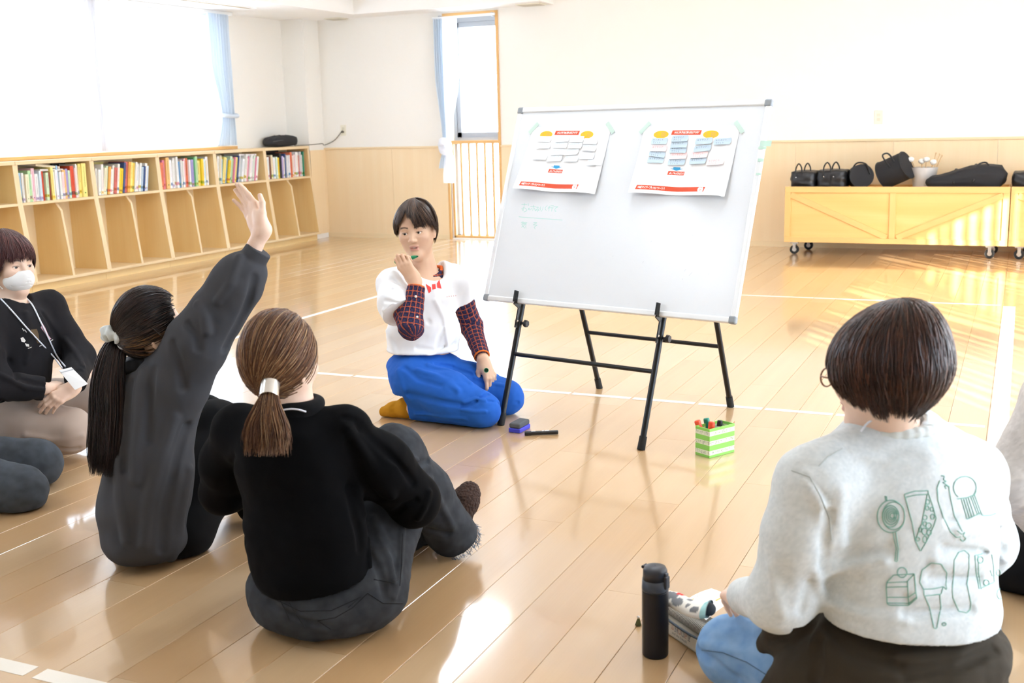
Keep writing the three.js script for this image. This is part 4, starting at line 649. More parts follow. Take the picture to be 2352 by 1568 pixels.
  const ch = thing('key_charm', 'small olive tassel charm on the floor behind the bottle', 'charm'), cc = onY(1466, 1436, 0); part('tassel', [...Array(9)].map((_, i) => cyl(V(cc.x + Math.cos(i * 0.7) * 0.006, 0.001, cc.z + Math.sin(i * 0.7) * 0.006), V(cc.x + 0.001, 0.02, cc.z), 0.003, 0.003, 6)), std('#5b5a34', 0.9), ch); part('ring', ball(V(cc.x, 0.023, cc.z), 0.004), MAT.chrome, ch); settle(ch);
}
// ---------------------------------------------------------------- soft-body modelling: distance fields meshed as smooth closed surfaces
class Field {
  constructor() { this.q = []; this.folds = []; this.cuts = []; this.wr = null; this.lo = V(1e9, 1e9, 1e9); this.hi = V(-1e9, -1e9, -1e9); }
  grow(p, r) { this.lo.min(V(p.x - r, p.y - r, p.z - r)); this.hi.max(V(p.x + r, p.y + r, p.z + r)); }
  cap(a, b, ra, rb = ra, k = 0.03, op = 1) { const d = b.clone().sub(a); this.q.push({ t: 0, ax: a.x, ay: a.y, az: a.z, dx: d.x, dy: d.y, dz: d.z, l2: Math.max(1e-9, d.lengthSq()), ra, rb, k, op }); if (op > 0) { this.grow(a, ra); this.grow(b, rb); } return this; }
  chain(l, k = 0.03) { for (let i = 0; i < l.length - 1; i++) this.cap(l[i][0], l[i + 1][0], l[i][1], l[i + 1][1], k); return this; }
  ell(c, rx, ry, rz, fr = null, k = 0.03, op = 1) { const X = fr ? fr.x : V(1, 0, 0), Y = fr ? fr.y : V(0, 1, 0), Z = fr ? fr.z : V(0, 0, 1); this.q.push({ t: 1, cx: c.x, cy: c.y, cz: c.z, X, Y, Z, rx, ry, rz, k, op }); if (op > 0) this.grow(c, Math.max(rx, ry, rz)); return this; }
  fold(pts, w, amp) { const c = pts.reduce((s, p) => s.add(p), V(0, 0, 0)).divideScalar(pts.length); let R = 0; for (const p of pts) R = Math.max(R, p.distanceTo(c)); this.folds.push({ pts, w, amp, c, R: R + 2.6 * w }); return this; }
  cut(p, n, k = 0.006) { n = n.clone().normalize(); this.cuts.push({ n, c: n.dot(p), k }); return this; }
  d(x, y, z) {
    let r = 1e3;
    for (const q of this.q) {
      let e;
      if (q.t === 0) { const px_ = x - q.ax, py = y - q.ay, pz = z - q.az; let h = (px_ * q.dx + py * q.dy + pz * q.dz) / q.l2; h = h < 0 ? 0 : h > 1 ? 1 : h; const a = px_ - q.dx * h, b = py - q.dy * h, c = pz - q.dz * h; e = Math.sqrt(a * a + b * b + c * c) - (q.ra + (q.rb - q.ra) * h); }
      else { const a = x - q.cx, b = y - q.cy, c = z - q.cz, u = (a * q.X.x + b * q.X.y + c * q.X.z) / q.rx, v = (a * q.Y.x + b * q.Y.y + c * q.Y.z) / q.ry, w = (a * q.Z.x + b * q.Z.y + c * q.Z.z) / q.rz; const k0 = Math.sqrt(u * u + v * v + w * w); if (k0 < 1e-6) e = -Math.min(q.rx, q.ry, q.rz); else { const s = u / q.rx, t = v / q.ry, o = w / q.rz; e = k0 * (k0 - 1) / Math.sqrt(s * s + t * t + o * o); } }
      if (q.op > 0) { const h = Math.max(q.k - Math.abs(r - e), 0) / q.k; r = Math.min(r, e) - h * h * q.k * 0.25; }
      else { e = -e; const h = Math.max(q.k - Math.abs(r - e), 0) / q.k; r = Math.max(r, e) + h * h * q.k * 0.25; }
    }
    if (Math.abs(r) < 0.06) {
      for (const f of this.folds) {
        const ex = x - f.c.x, ey = y - f.c.y, ez = z - f.c.z; if (ex * ex + ey * ey + ez * ez > f.R * f.R) continue;
        let m = 1e9; for (let i = 0; i < f.pts.length - 1; i++) { const a = f.pts[i], b = f.pts[i + 1], dx = b.x - a.x, dy = b.y - a.y, dz = b.z - a.z; let h = ((x - a.x) * dx + (y - a.y) * dy + (z - a.z) * dz) / (dx * dx + dy * dy + dz * dz); h = h < 0 ? 0 : h > 1 ? 1 : h; const s = x - a.x - dx * h, t = y - a.y - dy * h, o = z - a.z - dz * h; m = Math.min(m, s * s + t * t + o * o); }
        r -= f.amp * Math.exp(-m / (f.w * f.w));
      }
      if (this.wr) for (const [amp, fx, fy, fz, o] of this.wr) r -= amp * nz(x * fx + o, y * fy, z * fz);
    }
    for (const c of this.cuts) { const e = c.n.x * x + c.n.y * y + c.n.z * z - c.c, h = Math.max(c.k - Math.abs(r - e), 0) / c.k; r = Math.max(r, e) + h * h * c.k * 0.25; }
    return r;
  }
  grad(p, e = 0.0015) { const n = V(this.d(p.x + e, p.y, p.z) - this.d(p.x - e, p.y, p.z), this.d(p.x, p.y + e, p.z) - this.d(p.x, p.y - e, p.z), this.d(p.x, p.y, p.z + e) - this.d(p.x, p.y, p.z - e)); return n.normalize(); }
  // first surface point seen along a photo ray (null when the ray misses)
  hit(u, v) { const d = px(u, v, 1).sub(camera.position).normalize(); let t = 0.8; const p = V(0, 0, 0); for (let i = 0; i < 160; i++) { p.copy(camera.position).addScaledVector(d, t); const e = this.d(p.x, p.y, p.z); if (e < 0.0004) return p.clone(); t += Math.max(e * 0.7, 0.0004); if (t > 9) break; } return null; }
  mesh(h, color, pad = 0.02) {
    const lo = this.lo.clone().subScalar(pad), hi = this.hi.clone().addScalar(pad), nx = Math.ceil((hi.x - lo.x) / h) + 1, ny = Math.ceil((hi.y - lo.y) / h) + 1, nzz = Math.ceil((hi.z - lo.z) / h) + 1;
    const val = new Float32Array(nx * ny * nzz), B = 5, R = Math.sqrt(3) * B * h / 2;
    for (let bz = 0; bz < nzz; bz += B) for (let by = 0; by < ny; by += B) for (let bx = 0; bx < nx; bx += B) {
      const c = this.d(lo.x + (bx + (B - 1) / 2) * h, lo.y + (by + (B - 1) / 2) * h, lo.z + (bz + (B - 1) / 2) * h), skip = Math.abs(c) > R * 1.35 + 0.02;
      const ex = Math.min(bx + B, nx), ey = Math.min(by + B, ny), ez = Math.min(bz + B, nzz);
      for (let k = bz; k < ez; k++) for (let j = by; j < ey; j++) for (let i = bx; i < ex; i++) val[(k * ny + j) * nx + i] = skip ? c : this.d(lo.x + i * h, lo.y + j * h, lo.z + k * h);
    }
    const cell = new Int32Array(nx * ny * nzz).fill(-1), P = [], idx = [];
    const id = (i, j, k) => (k * ny + j) * nx + i;
    for (let k = 0; k < nzz - 1; k++) for (let j = 0; j < ny - 1; j++) for (let i = 0; i < nx - 1; i++) {
      const o = id(i, j, k), c = [val[o], val[o + 1], val[o + nx], val[o + nx + 1], val[o + nx * ny], val[o + nx * ny + 1], val[o + nx * ny + nx], val[o + nx * ny + nx + 1]];
      let m = 0; for (let a = 0; a < 8; a++) if (c[a] < 0) m |= 1 << a; if (m === 0 || m === 255) continue;
      let sx = 0, sy = 0, sz = 0, n = 0;
      for (let a = 0; a < 8; a++) for (let e = 1; e < 8; e <<= 1) { const b = a | e; if (b === a || (c[a] < 0) === (c[b] < 0)) continue; const t = c[a] / (c[a] - c[b]); sx += (a & 1) + (e === 1 ? t : 0); sy += ((a >> 1) & 1) + (e === 2 ? t : 0); sz += ((a >> 2) & 1) + (e === 4 ? t : 0); n++; }
      cell[o] = P.length / 3; P.push(lo.x + (i + sx / n) * h, lo.y + (j + sy / n) * h, lo.z + (k + sz / n) * h);
    }
    const quad = (a, b, c, d, flip) => { if (a < 0 || b < 0 || c < 0 || d < 0) return; flip ? idx.push(a, c, b, a, d, c) : idx.push(a, b, c, a, c, d); };
    for (let k = 1; k < nzz - 1; k++) for (let j = 1; j < ny - 1; j++) for (let i = 1; i < nx - 1; i++) {
      const o = id(i, j, k), s = val[o] < 0;
      if (s !== (val[o + 1] < 0)) quad(cell[id(i, j - 1, k - 1)], cell[id(i, j, k - 1)], cell[o], cell[id(i, j - 1, k)], !s);
      if (s !== (val[o + nx] < 0)) quad(cell[id(i - 1, j, k - 1)], cell[id(i - 1, j, k)], cell[o], cell[id(i, j, k - 1)], !s);
      if (s !== (val[o + nx * ny] < 0)) quad(cell[id(i - 1, j - 1, k)], cell[id(i, j - 1, k)], cell[o], cell[id(i - 1, j, k)], !s);
    }
    const n = P.length / 3, N = new Float32Array(n * 3), C = color ? new Float32Array(n * 3) : null, p = V(0, 0, 0), e = h * 0.4;
    for (let i = 0; i < n; i++) { p.set(P[3 * i], P[3 * i + 1], P[3 * i + 2]); const dd = this.d(p.x, p.y, p.z), g = this.grad(p, e); if (Math.abs(dd) < h) { p.addScaledVector(g, -dd * 0.8); P[3 * i] = p.x; P[3 * i + 1] = p.y; P[3 * i + 2] = p.z; } N[3 * i] = g.x; N[3 * i + 1] = g.y; N[3 * i + 2] = g.z; if (C) { const c = color(p, g); C[3 * i] = c[0]; C[3 * i + 1] = c[1]; C[3 * i + 2] = c[2]; } }
    const g = new THREE.BufferGeometry(); g.setAttribute('position', new THREE.Float32BufferAttribute(P, 3)); g.setAttribute('normal', new THREE.BufferAttribute(N, 3)); if (C) g.setAttribute('color', new THREE.BufferAttribute(C, 3)); g.setIndex(idx); return g;
  }
}
const lin = (h) => { const c = new THREE.Color(h); return [c.r, c.g, c.b]; };
const mix3 = (a, b, t) => [lerp(a[0], b[0], t), lerp(a[1], b[1], t), lerp(a[2], b[2], t)];
const frame = (fwd, up = V(0, 1, 0)) => { const z = fwd.clone().normalize(), x = up.clone().cross(z).normalize(), y = z.clone().cross(x); return { x, y, z }; };     // x = the person's left
const dirC = (deg, pitch = 0) => { const a = deg * Math.PI / 180; return CFWD.clone().multiplyScalar(Math.cos(a)).addScaledVector(CRIGHT, Math.sin(a)).addScaledVector(V(0, 1, 0), Math.tan(pitch * Math.PI / 180)).normalize(); };   // 0 = away from the camera, 90 = to the right
const loc = (o, fr, x, y, z) => o.clone().addScaledVector(fr.x, x).addScaledVector(fr.y, y).addScaledVector(fr.z, z);
// join several meshes into one body surface
function joinGeo(list) {
  let n = 0, m = 0; for (const g of list) { n += g.attributes.position.count; m += g.index.count; }
  const P = new Float32Array(n * 3), N = new Float32Array(n * 3), C = new Float32Array(n * 3).fill(1), I = new Uint32Array(m); let o = 0, q = 0;
  for (const g of list) { P.set(g.attributes.position.array, o * 3); N.set(g.attributes.normal.array, o * 3); if (g.attributes.color) C.set(g.attributes.color.array, o * 3); for (let i = 0; i < g.index.count; i++) I[q + i] = g.index.array[i] + o; o += g.attributes.position.count; q += g.index.count; }
  const r = new THREE.BufferGeometry(); r.setAttribute('position', new THREE.BufferAttribute(P, 3)); r.setAttribute('normal', new THREE.BufferAttribute(N, 3)); r.setAttribute('color', new THREE.BufferAttribute(C, 3)); r.setIndex(new THREE.BufferAttribute(I, 1)); return r;
}
const SKIN = lin('#efd0b9'), SKIN2 = lin('#e2b39c'), LIP = lin('#c4837a');
const skinAt = (p) => mix3(SKIN, SKIN2, clamp(0.18 + 0.35 * nz(p.x * 22, p.y * 22, p.z * 22), 0, 0.5));
const tanAt = (p) => mix3(lin('#dfb899'), lin('#cf9c82'), clamp(0.18 + 0.35 * nz(p.x * 22, p.y * 22, p.z * 22), 0, 0.5));
const skinMat = phy({ color: '#ffffff', vertexColors: true, roughness: 0.52, sheen: 0.15, sheenRoughness: 0.5 });
// ---- head: o = centre between the ears at eye level, fr = frame (z = face)
function headField(o, fr, opt = {}) {
  const F = new Field(), s = opt.s ?? 1, L = (x, y, z) => loc(o, fr, x * s, y * s, z * s), E = (x, y, z, a, b, c, k, op) => F.ell(L(x, y, z), a * s, b * s, c * s, fr, k, op);
  E(0, 0.040, -0.012, 0.074, 0.084, 0.092, 0.02); E(0, -0.022, 0.026, 0.061, 0.074, 0.064, 0.04);
  for (const e of [-1, 1]) { F.cap(L(e * 0.047, -0.045, 0.004), L(e * 0.014, -0.096, 0.060), 0.019 * s, 0.015 * s, 0.035); E(e * 0.040, -0.018, 0.058, 0.022, 0.020, 0.018, 0.03); }
  E(0, -0.098, 0.064, 0.018, 0.014, 0.015, 0.03); F.cap(L(-0.036, 0.030, 0.069), L(0.036, 0.030, 0.069), 0.011 * s, 0.011 * s, 0.02);
  for (const e of [-1, 1]) { E(e * 0.031, 0.004, 0.094, 0.018, 0.010, 0.014, 0.014, -1); F.ell(L(e * 0.031, 0.002, 0.071), 0.0145 * s, 0.0135 * s, 0.0145 * s, fr, 0.006); E(e * 0.0315, 0.0015, 0.089, 0.0135, opt.eye ?? 0.0046, 0.011, 0.003, -1); }
  F.cap(L(0, 0.014, 0.080), L(0, -0.028, 0.103), 0.006 * s, 0.0088 * s, 0.014); for (const e of [-1, 1]) E(e * 0.0105, -0.031, 0.093, 0.0078, 0.0065, 0.009, 0.008);
  E(0, -0.056, 0.0855, 0.021, 0.0058, 0.009, 0.008); E(0, -0.0695, 0.0835, 0.0185, 0.0068, 0.0095, 0.008);
  if (opt.mouth) E(0.001, -0.0628, 0.094, 0.0155, opt.mouth, 0.013, 0.003, -1); else E(0, -0.0625, 0.0955, 0.02, 0.0013, 0.006, 0.003, -1);
  for (const e of [-1, 1]) { const ef = frame(fr.z.clone().multiplyScalar(0.35).addScaledVector(fr.x, e), fr.y); F.ell(L(e * 0.0765, -0.008, -0.010), 0.017 * s, 0.030 * s, 0.008 * s, ef, 0.006); F.ell(L(e * 0.0845, -0.006, -0.006), 0.009 * s, 0.018 * s, 0.006 * s, ef, 0.004, -1); }
  return F;
}
function headColor(o, fr, opt = {}) {
  const s = opt.s ?? 1, brow = lin(opt.brow ?? '#3a2a22');
  return (p) => {
    const x = (p.x - o.x) * fr.x.x + (p.y - o.y) * fr.x.y + (p.z - o.z) * fr.x.z, y = (p.x - o.x) * fr.y.x + (p.y - o.y) * fr.y.y + (p.z - o.z) * fr.y.z, z = (p.x - o.x) * fr.z.x + (p.y - o.y) * fr.z.y + (p.z - o.z) * fr.z.z;
    const a = Math.abs(x) / s, Y = y / s; let c = (opt.skin ?? skinAt)(p);
    if (z > 0.05 * s) {
      const lip = Math.min(1, 1.6 * Math.exp(-Math.pow(a / 0.02, 4)) * Math.exp(-Math.pow((Y + 0.063) / 0.011, 4))); c = mix3(c, LIP, lip * 0.75);
      const by = 0.0245 + 0.006 * (1 - Math.pow((a - 0.034) / 0.022, 2)), b = Math.exp(-Math.pow((Y - by) / 0.0034, 2)) * sstep(0.011, 0.016, a) * sstep(0.056, 0.05, a); c = mix3(c, brow, clamp(b * 1.2, 0, 0.9));
      const ly = 0.0015 + 0.0046 * Math.sqrt(Math.max(0, 1 - Math.pow((a - 0.0315) / 0.0145, 2))), l = Math.exp(-Math.pow((Y - ly - 0.0012) / 0.0016, 2)) * sstep(0.0165, 0.019, a) * sstep(0.0475, 0.045, a); c = mix3(c, brow, clamp(l, 0, 0.8));
      c = mix3(c, SKIN2, 0.35 * Math.exp(-Math.pow((a - 0.042) / 0.02, 2) - Math.pow((Y + 0.03) / 0.02, 2)));
    }
    if (opt.hairline && opt.hairline(x / s, Y, z / s)) c = lin(opt.scalp ?? '#2a1e18');
    return c;
  };
}
function eyes(parent, o, fr, look, s = 1) {
  for (const e of [-1, 1]) {
    const c = loc(o, fr, e * 0.031 * s, 0.002 * s, 0.0705 * s), g = new THREE.SphereGeometry(0.0132 * s, 28, 20), p = g.attributes.position, col = new Float32Array(p.count * 3), l = look.clone().normalize();
    for (let i = 0; i < p.count; i++) { const d = (p.getX(i) * l.x + p.getY(i) * l.y + p.getZ(i) * l.z) / (0.0132 * s); const k = d > 0.965 ? lin('#0c0807') : d > 0.86 ? lin('#2c1a12') : lin('#f0ebe6'); col.set(k, 3 * i); }
    g.setAttribute('color', new THREE.BufferAttribute(col, 3)); g.translate(c.x, c.y, c.z); part('eye', g, eyeMat, parent);
  }
}
const eyeMat = std('#ffffff', 0.15, { vertexColors: true });
// ---- hand: o = wrist, fr = { x: thumb side, y: towards the fingers, z: back of the hand }
function handField(o, fr, curls, thumb, s = 1, arm = null) {
  const F = new Field(), L = (x, y, z) => loc(o, fr, x * s, y * s, z * s);
  const base = [[0.0255, 0.090, 0.0084], [0.008, 0.095, 0.0087], [-0.0095, 0.090, 0.0081], [-0.0255, 0.081, 0.0071]], len = [[0.041, 0.025, 0.02], [0.045, 0.029, 0.021], [0.041, 0.027, 0.02], [0.033, 0.02, 0.018]];
  if (arm) F.cap(arm, L(0, 0.004, 0), 0.0285 * s, 0.0225 * s, 0.02); else F.cap(L(0, -0.05, 0), L(0, 0.004, 0), 0.026 * s, 0.0235 * s, 0.02); F.cap(L(0.008, 0.0, 0), L(0.010, 0.02, 0), 0.0195 * s, 0.018 * s, 0.02); F.cap(L(-0.008, 0.0, 0), L(-0.012, 0.02, 0), 0.0195 * s, 0.017 * s, 0.02);
  base.forEach(([x, y, r]) => F.cap(L(x * 0.5, 0.012, 0), L(x, y, 0.002), 0.0125 * s, (r + 0.0022) * s, 0.014));
  F.ell(L(0.021, 0.034, -0.011), 0.015 * s, 0.029 * s, 0.012 * s, fr, 0.014); F.ell(L(-0.020, 0.036, -0.008), 0.012 * s, 0.03 * s, 0.010 * s, fr, 0.014);
  curls.forEach(([m, pp, d, sp], i) => { let [x, y, r] = base[i], z = 0.002, a = 0; const sn = Math.sin(sp); [m, pp, d].forEach((c, j) => { a += c; const l = len[i][j], nx = x + sn * l * Math.cos(a), ny = y + Math.cos(a) * l, nz_ = z - Math.sin(a) * l; F.cap(L(x, y, z), L(nx, ny, nz_), r * (1 - 0.08 * j) * s, r * (0.95 - 0.09 * j) * s, j ? 0.004 : 0.008); x = nx; y = ny; z = nz_; }); });
  let q = [0.017, 0.022, -0.006], rr_ = [0.0125, 0.0105, 0.0093, 0.0078]; thumb.forEach((t, j) => { F.cap(L(...q), L(...t), rr_[j] * s, rr_[j + 1] * s, j ? 0.005 : 0.014); q = t; });
  return F;
}
// ---- hair strands: three-sided tapered tubes collected into one mesh
class Strands {
  constructor() { this.P = []; this.N = []; this.C = []; this.I = []; }
  add(pts, r0, r1, col) {
    const n = pts.length, b = this.P.length / 3; let ref = V(0.3, 0.2, 0.93);
    for (let i = 0; i < n; i++) {
      const t = pts[Math.min(i + 1, n - 1)].clone().sub(pts[Math.max(i - 1, 0)]).normalize(), x = ref.clone().addScaledVector(t, -ref.dot(t)).normalize(), y = t.clone().cross(x); ref = x;
      const k = i / (n - 1), r = lerp(r0, r1, k * k * k) * (k < 0.1 ? 0.5 + k * 5 : 1);
      for (let j = 0; j < 3; j++) { const a = j * 2.0944, cx = Math.cos(a), sy = Math.sin(a), nx = x.x * cx + y.x * sy, ny = x.y * cx + y.y * sy, nz_ = x.z * cx + y.z * sy; this.P.push(pts[i].x + nx * r, pts[i].y + ny * r, pts[i].z + nz_ * r); this.N.push(nx, ny, nz_); this.C.push(...col); }
      if (i) for (let j = 0; j < 3; j++) { const a = b + (i - 1) * 3 + j, c = b + (i - 1) * 3 + (j + 1) % 3, d = a + 3, e = c + 3; this.I.push(a, c, d, c, e, d); }
    }
  }
  geo() { const g = new THREE.BufferGeometry(); g.setAttribute('position', new THREE.Float32BufferAttribute(this.P, 3)); g.setAttribute('normal', new THREE.Float32BufferAttribute(this.N, 3)); g.setAttribute('color', new THREE.Float32BufferAttribute(this.C, 3)); g.setIndex(this.I); return g; }
}
const hairMat = phy({ color: '#ffffff', vertexColors: true, roughness: 0.38, specularIntensity: 0.8 });
const hairTone = (a, b, c = null, pc = 0) => () => { const k = rnd(); return c && rnd() < pc ? mix3(lin(a), lin(c), 0.4 + 0.6 * rnd()) : mix3(lin(a), lin(b), k * k); };
// cap of falling hair: paths run from the crown over an ellipsoid and then hang down to end(phi)
function capHair(o, fr, { rx, ry, rz, yc = 0.03, zc = -0.012, crown = [0, -0.02], end, curl = () => 0, n = 1200, r = 0.0016, tone, base, jit = 0.004, phi0 = -Math.PI, phi1 = Math.PI, side = () => 1, steps = 15, sweep = null }) {
  const S = new Strands();
  const at = (phi, a, off) => {
    const w = side(phi), X = (rx * w + off), Z = (rz + off), Y = ry + off; let x, y, z;
    if (a <= Math.PI / 2) { const k = Math.pow(Math.cos(a), 2); x = X * Math.sin(a) * Math.sin(phi) + crown[0] * k; y = Y * Math.cos(a); z = Z * Math.sin(a) * Math.cos(phi) + crown[1] * k; }
    else { const d = a - Math.PI / 2, k = 1 - curl(phi) * d * d; x = X * k * Math.sin(phi); z = Z * k * Math.cos(phi); y = -d * 0.1; }
    return loc(o, fr, x, y + yc, z + zc);
  };
  const stop = (phi) => { const e = end(phi) - yc; return e >= 0 ? Math.acos(clamp(e / ry, -1, 1)) : Math.PI / 2 - e / 0.1; };
  for (let i = 0; i < n; i++) {
    const phi = lerp(phi0, phi1, rnd()), A = stop(phi) + rr(-0.12, 0.1), tw = rr(-0.12, 0.12), off = rr(-0.001, jit), a0 = rr(0.02, 0.35), pts = [];
    for (let j = 0; j <= steps; j++) { const k = j / steps, a = lerp(a0, A, k); pts.push(at((sweep ? lerp(sweep(phi), phi, Math.pow(k, 1.1)) : phi) + tw * k * (1 - k) + 0.03 * Math.sin(a * 5 + i), a, off + 0.0012 * Math.sin(a * 7 + i * 1.7))); }
    S.add(pts, r * rr(0.7, 1.4), r * 0.15, tone());
  }
  const nu = 96, nv = 30, P = [], I = [], C = [], bc = lin(base);
  for (let i = 0; i <= nu; i++) { const phi = lerp(phi0, phi1, i / nu), A = stop(phi) - 0.05; for (let j = 0; j <= nv; j++) { const p = at(phi, A * j / nv + 1e-3, -0.0015 - 0.002 * (j === nv)); P.push(p.x, p.y, p.z); C.push(...bc); } }
  for (let i = 0; i < nu; i++) for (let j = 0; j < nv; j++) { const a = i * (nv + 1) + j, b = a + 1, c = a + nv + 1, d = c + 1; I.push(a, b, c, b, d, c); }
  const g = new THREE.BufferGeometry(); g.setAttribute('position', new THREE.Float32BufferAttribute(P, 3)); g.setAttribute('color', new THREE.Float32BufferAttribute(C, 3)); g.setIndex(I); g.computeVertexNormals();
  return joinGeo([g, S.geo()]);
}
// hair pulled back: great-circle paths over an ellipsoid from the hairline to the tie
function pulledHair(o, fr, { rx, ry, rz, yc = 0.03, zc = -0.012, tie, n = 1400, r = 0.0015, tone, base, line, gather = 0.03 }) {
  const S = new Strands(), T = V(...tie).normalize();
  const pos = (d, off) => loc(o, fr, d.x * (rx + off), d.y * (ry + off) + yc, d.z * (rz + off) + zc);
  for (let i = 0; i < n; i++) {
    let d; do { const z = rr(-1, 1), a = rr(0, 6.2832), q = Math.sqrt(1 - z * z); d = V(q * Math.cos(a), q * Math.sin(a), z); } while (!line(d));
    const spread = V(rr(-1, 1), rr(-1, 1), rr(-1, 1)).multiplyScalar(gather), end = T.clone().add(spread).normalize(), ang = d.angleTo(end), off = rr(-0.001, 0.003), pts = [], st = 14; if (ang < 0.05) continue;
    for (let j = 0; j <= st; j++) { const k = j / st, q = d.clone().multiplyScalar(Math.sin((1 - k) * ang)).addScaledVector(end, Math.sin(k * ang)).divideScalar(Math.sin(ang)); pts.push(pos(q, off + 0.0015 * Math.sin(k * 9 + i) * (1 - k))); }
    S.add(pts, r * rr(0.7, 1.5), r * 0.8, tone(d));
  }
  const g = new THREE.SphereGeometry(1, 64, 48), p = g.attributes.position, idx = [], bc = lin(base), C = new Float32Array(p.count * 3); const D = [];
  for (let i = 0; i < p.count; i++) { const d = V(p.getX(i), p.getY(i), p.getZ(i)).normalize(); D.push(line(d)); const q = pos(d, -0.002); p.setXYZ(i, q.x, q.y, q.z); C.set(bc, 3 * i); }
  for (let i = 0; i < g.index.count; i += 3) { const a = g.index.array[i], b = g.index.array[i + 1], c = g.index.array[i + 2]; if (D[a] && D[b] && D[c]) idx.push(a, b, c); }
  g.setIndex(idx); g.setAttribute('color', new THREE.BufferAttribute(C, 3)); g.computeVertexNormals();
  return joinGeo([g, S.geo()]);
}
function tailHair(path, rad, { n = 500, r = 0.0014, tone, flat = 1, axis = V(1, 0, 0), jit = 0.1, short = 0.8 }) {
  const S = new Strands(), cv = new THREE.CatmullRomCurve3(path);
  for (let i = 0; i < n; i++) {
    const q = Math.sqrt(rnd()), a = rr(0, 6.2832), L = rr(short, 1), pts = [], st = 18, ph = rr(0, 6);
    for (let j = 0; j <= st; j++) { const k = j / st * L, c = cv.getPoint(k), t = cv.getTangent(k), x = axis.clone().addScaledVector(t, -axis.dot(t)).normalize(), y = t.clone().cross(x), R = rad(k); pts.push(c.addScaledVector(x, R * q * Math.cos(a + 0.25 * Math.sin(k * 4 + ph)) * (1 + jit * Math.sin(k * 6 + ph))).addScaledVector(y, R * q * flat * Math.sin(a))); }
    S.add(pts, r * rr(0.7, 1.5), r * 0.2, tone());
  }
  return S.geo();
}
// a thin line, or a thin patch, laid on a modelled surface where the photo shows it
function inkLine(F, list, r, lift = 0.0004) {
  const out = [];
  for (const pl of list) { const h = []; for (let i = 0; i < pl.length - 1; i++) { const m = Math.max(1, Math.round(Math.hypot(pl[i + 1][0] - pl[i][0], pl[i + 1][1] - pl[i][1]) / 7)); for (let k = 0; k < m; k++) h.push([lerp(pl[i][0], pl[i + 1][0], k / m), lerp(pl[i][1], pl[i + 1][1], k / m)]); } h.push(pl[pl.length - 1]);
    const q = h.map(([u, v]) => F.hit(u, v)).filter(Boolean).map((p) => p.addScaledVector(F.grad(p), lift)); if (q.length > 1) { let ok = [q[0]]; for (const p of q.slice(1)) { if (p.distanceTo(ok[ok.length - 1]) > 0.06) { if (ok.length > 1) out.push(tube(ok, r, ok.length * 2, 5)); ok = []; } ok.push(p); } if (ok.length > 1) out.push(tube(ok, r, ok.length * 2, 5)); } }
  return merge(out);
}
function inkPatch(F, poly, lift = 0.0008, grid = 5) {
  const s = new THREE.Shape(poly.map(([u, v]) => new THREE.Vector2(u, v))), P = [], I = [], C = 20; let us = poly.map((p) => p[0]), vs = poly.map((p) => p[1]); const u0 = Math.min(...us), u1 = Math.max(...us), v0 = Math.min(...vs), v1 = Math.max(...vs);
  const inside = (u, v) => { let c = false; for (let i = 0, j = poly.length - 1; i < poly.length; j = i++) if ((poly[i][1] > v) !== (poly[j][1] > v) && u < (poly[j][0] - poly[i][0]) * (v - poly[i][1]) / (poly[j][1] - poly[i][1]) + poly[i][0]) c = !c; return c; };
  // fan of the outline around the centroid, then each triangle subdivided and laid on the surface
  const cu = us.reduce((a, b) => a + b) / us.length, cv = vs.reduce((a, b) => a + b) / vs.length; void inside; void s; void C; void u0; void u1; void v0; void v1;
  for (let i = 0; i < poly.length; i++) { const a = poly[i], b = poly[(i + 1) % poly.length], n = grid, base = P.length / 3; let ok = true; const row = [];
    for (let r = 0; r <= n; r++) for (let c = 0; c <= r; c++) { const k = r / n, q = r ? c / r : 0, u = cu + (lerp(a[0], b[0], q) - cu) * k, v = cv + (lerp(a[1], b[1], q) - cv) * k, p = F.hit(u, v); if (!p) { ok = false; P.push(0, 0, 0); continue; } p.addScaledVector(F.grad(p), lift); P.push(p.x, p.y, p.z); }
    if (ok) for (let r = 0; r < n; r++) for (let c = 0; c <= r; c++) { const t = base + r * (r + 1) / 2 + c, d = base + (r + 1) * (r + 2) / 2 + c; I.push(t, d, d + 1); if (c < r) I.push(t, d + 1, t + 1); } void row; }
  const g = new THREE.BufferGeometry(); g.setAttribute('position', new THREE.Float32BufferAttribute(P, 3)); g.setIndex(I); g.computeVertexNormals(); return g;
}
const cloth = (c, rough = 0.95, o = {}) => phy({ color: c, roughness: rough, sheen: 0.25, sheenRoughness: 0.6, specularIntensity: 0.5, side: THREE.DoubleSide, ...o });
const person = (label) => thing('person', label, 'person');
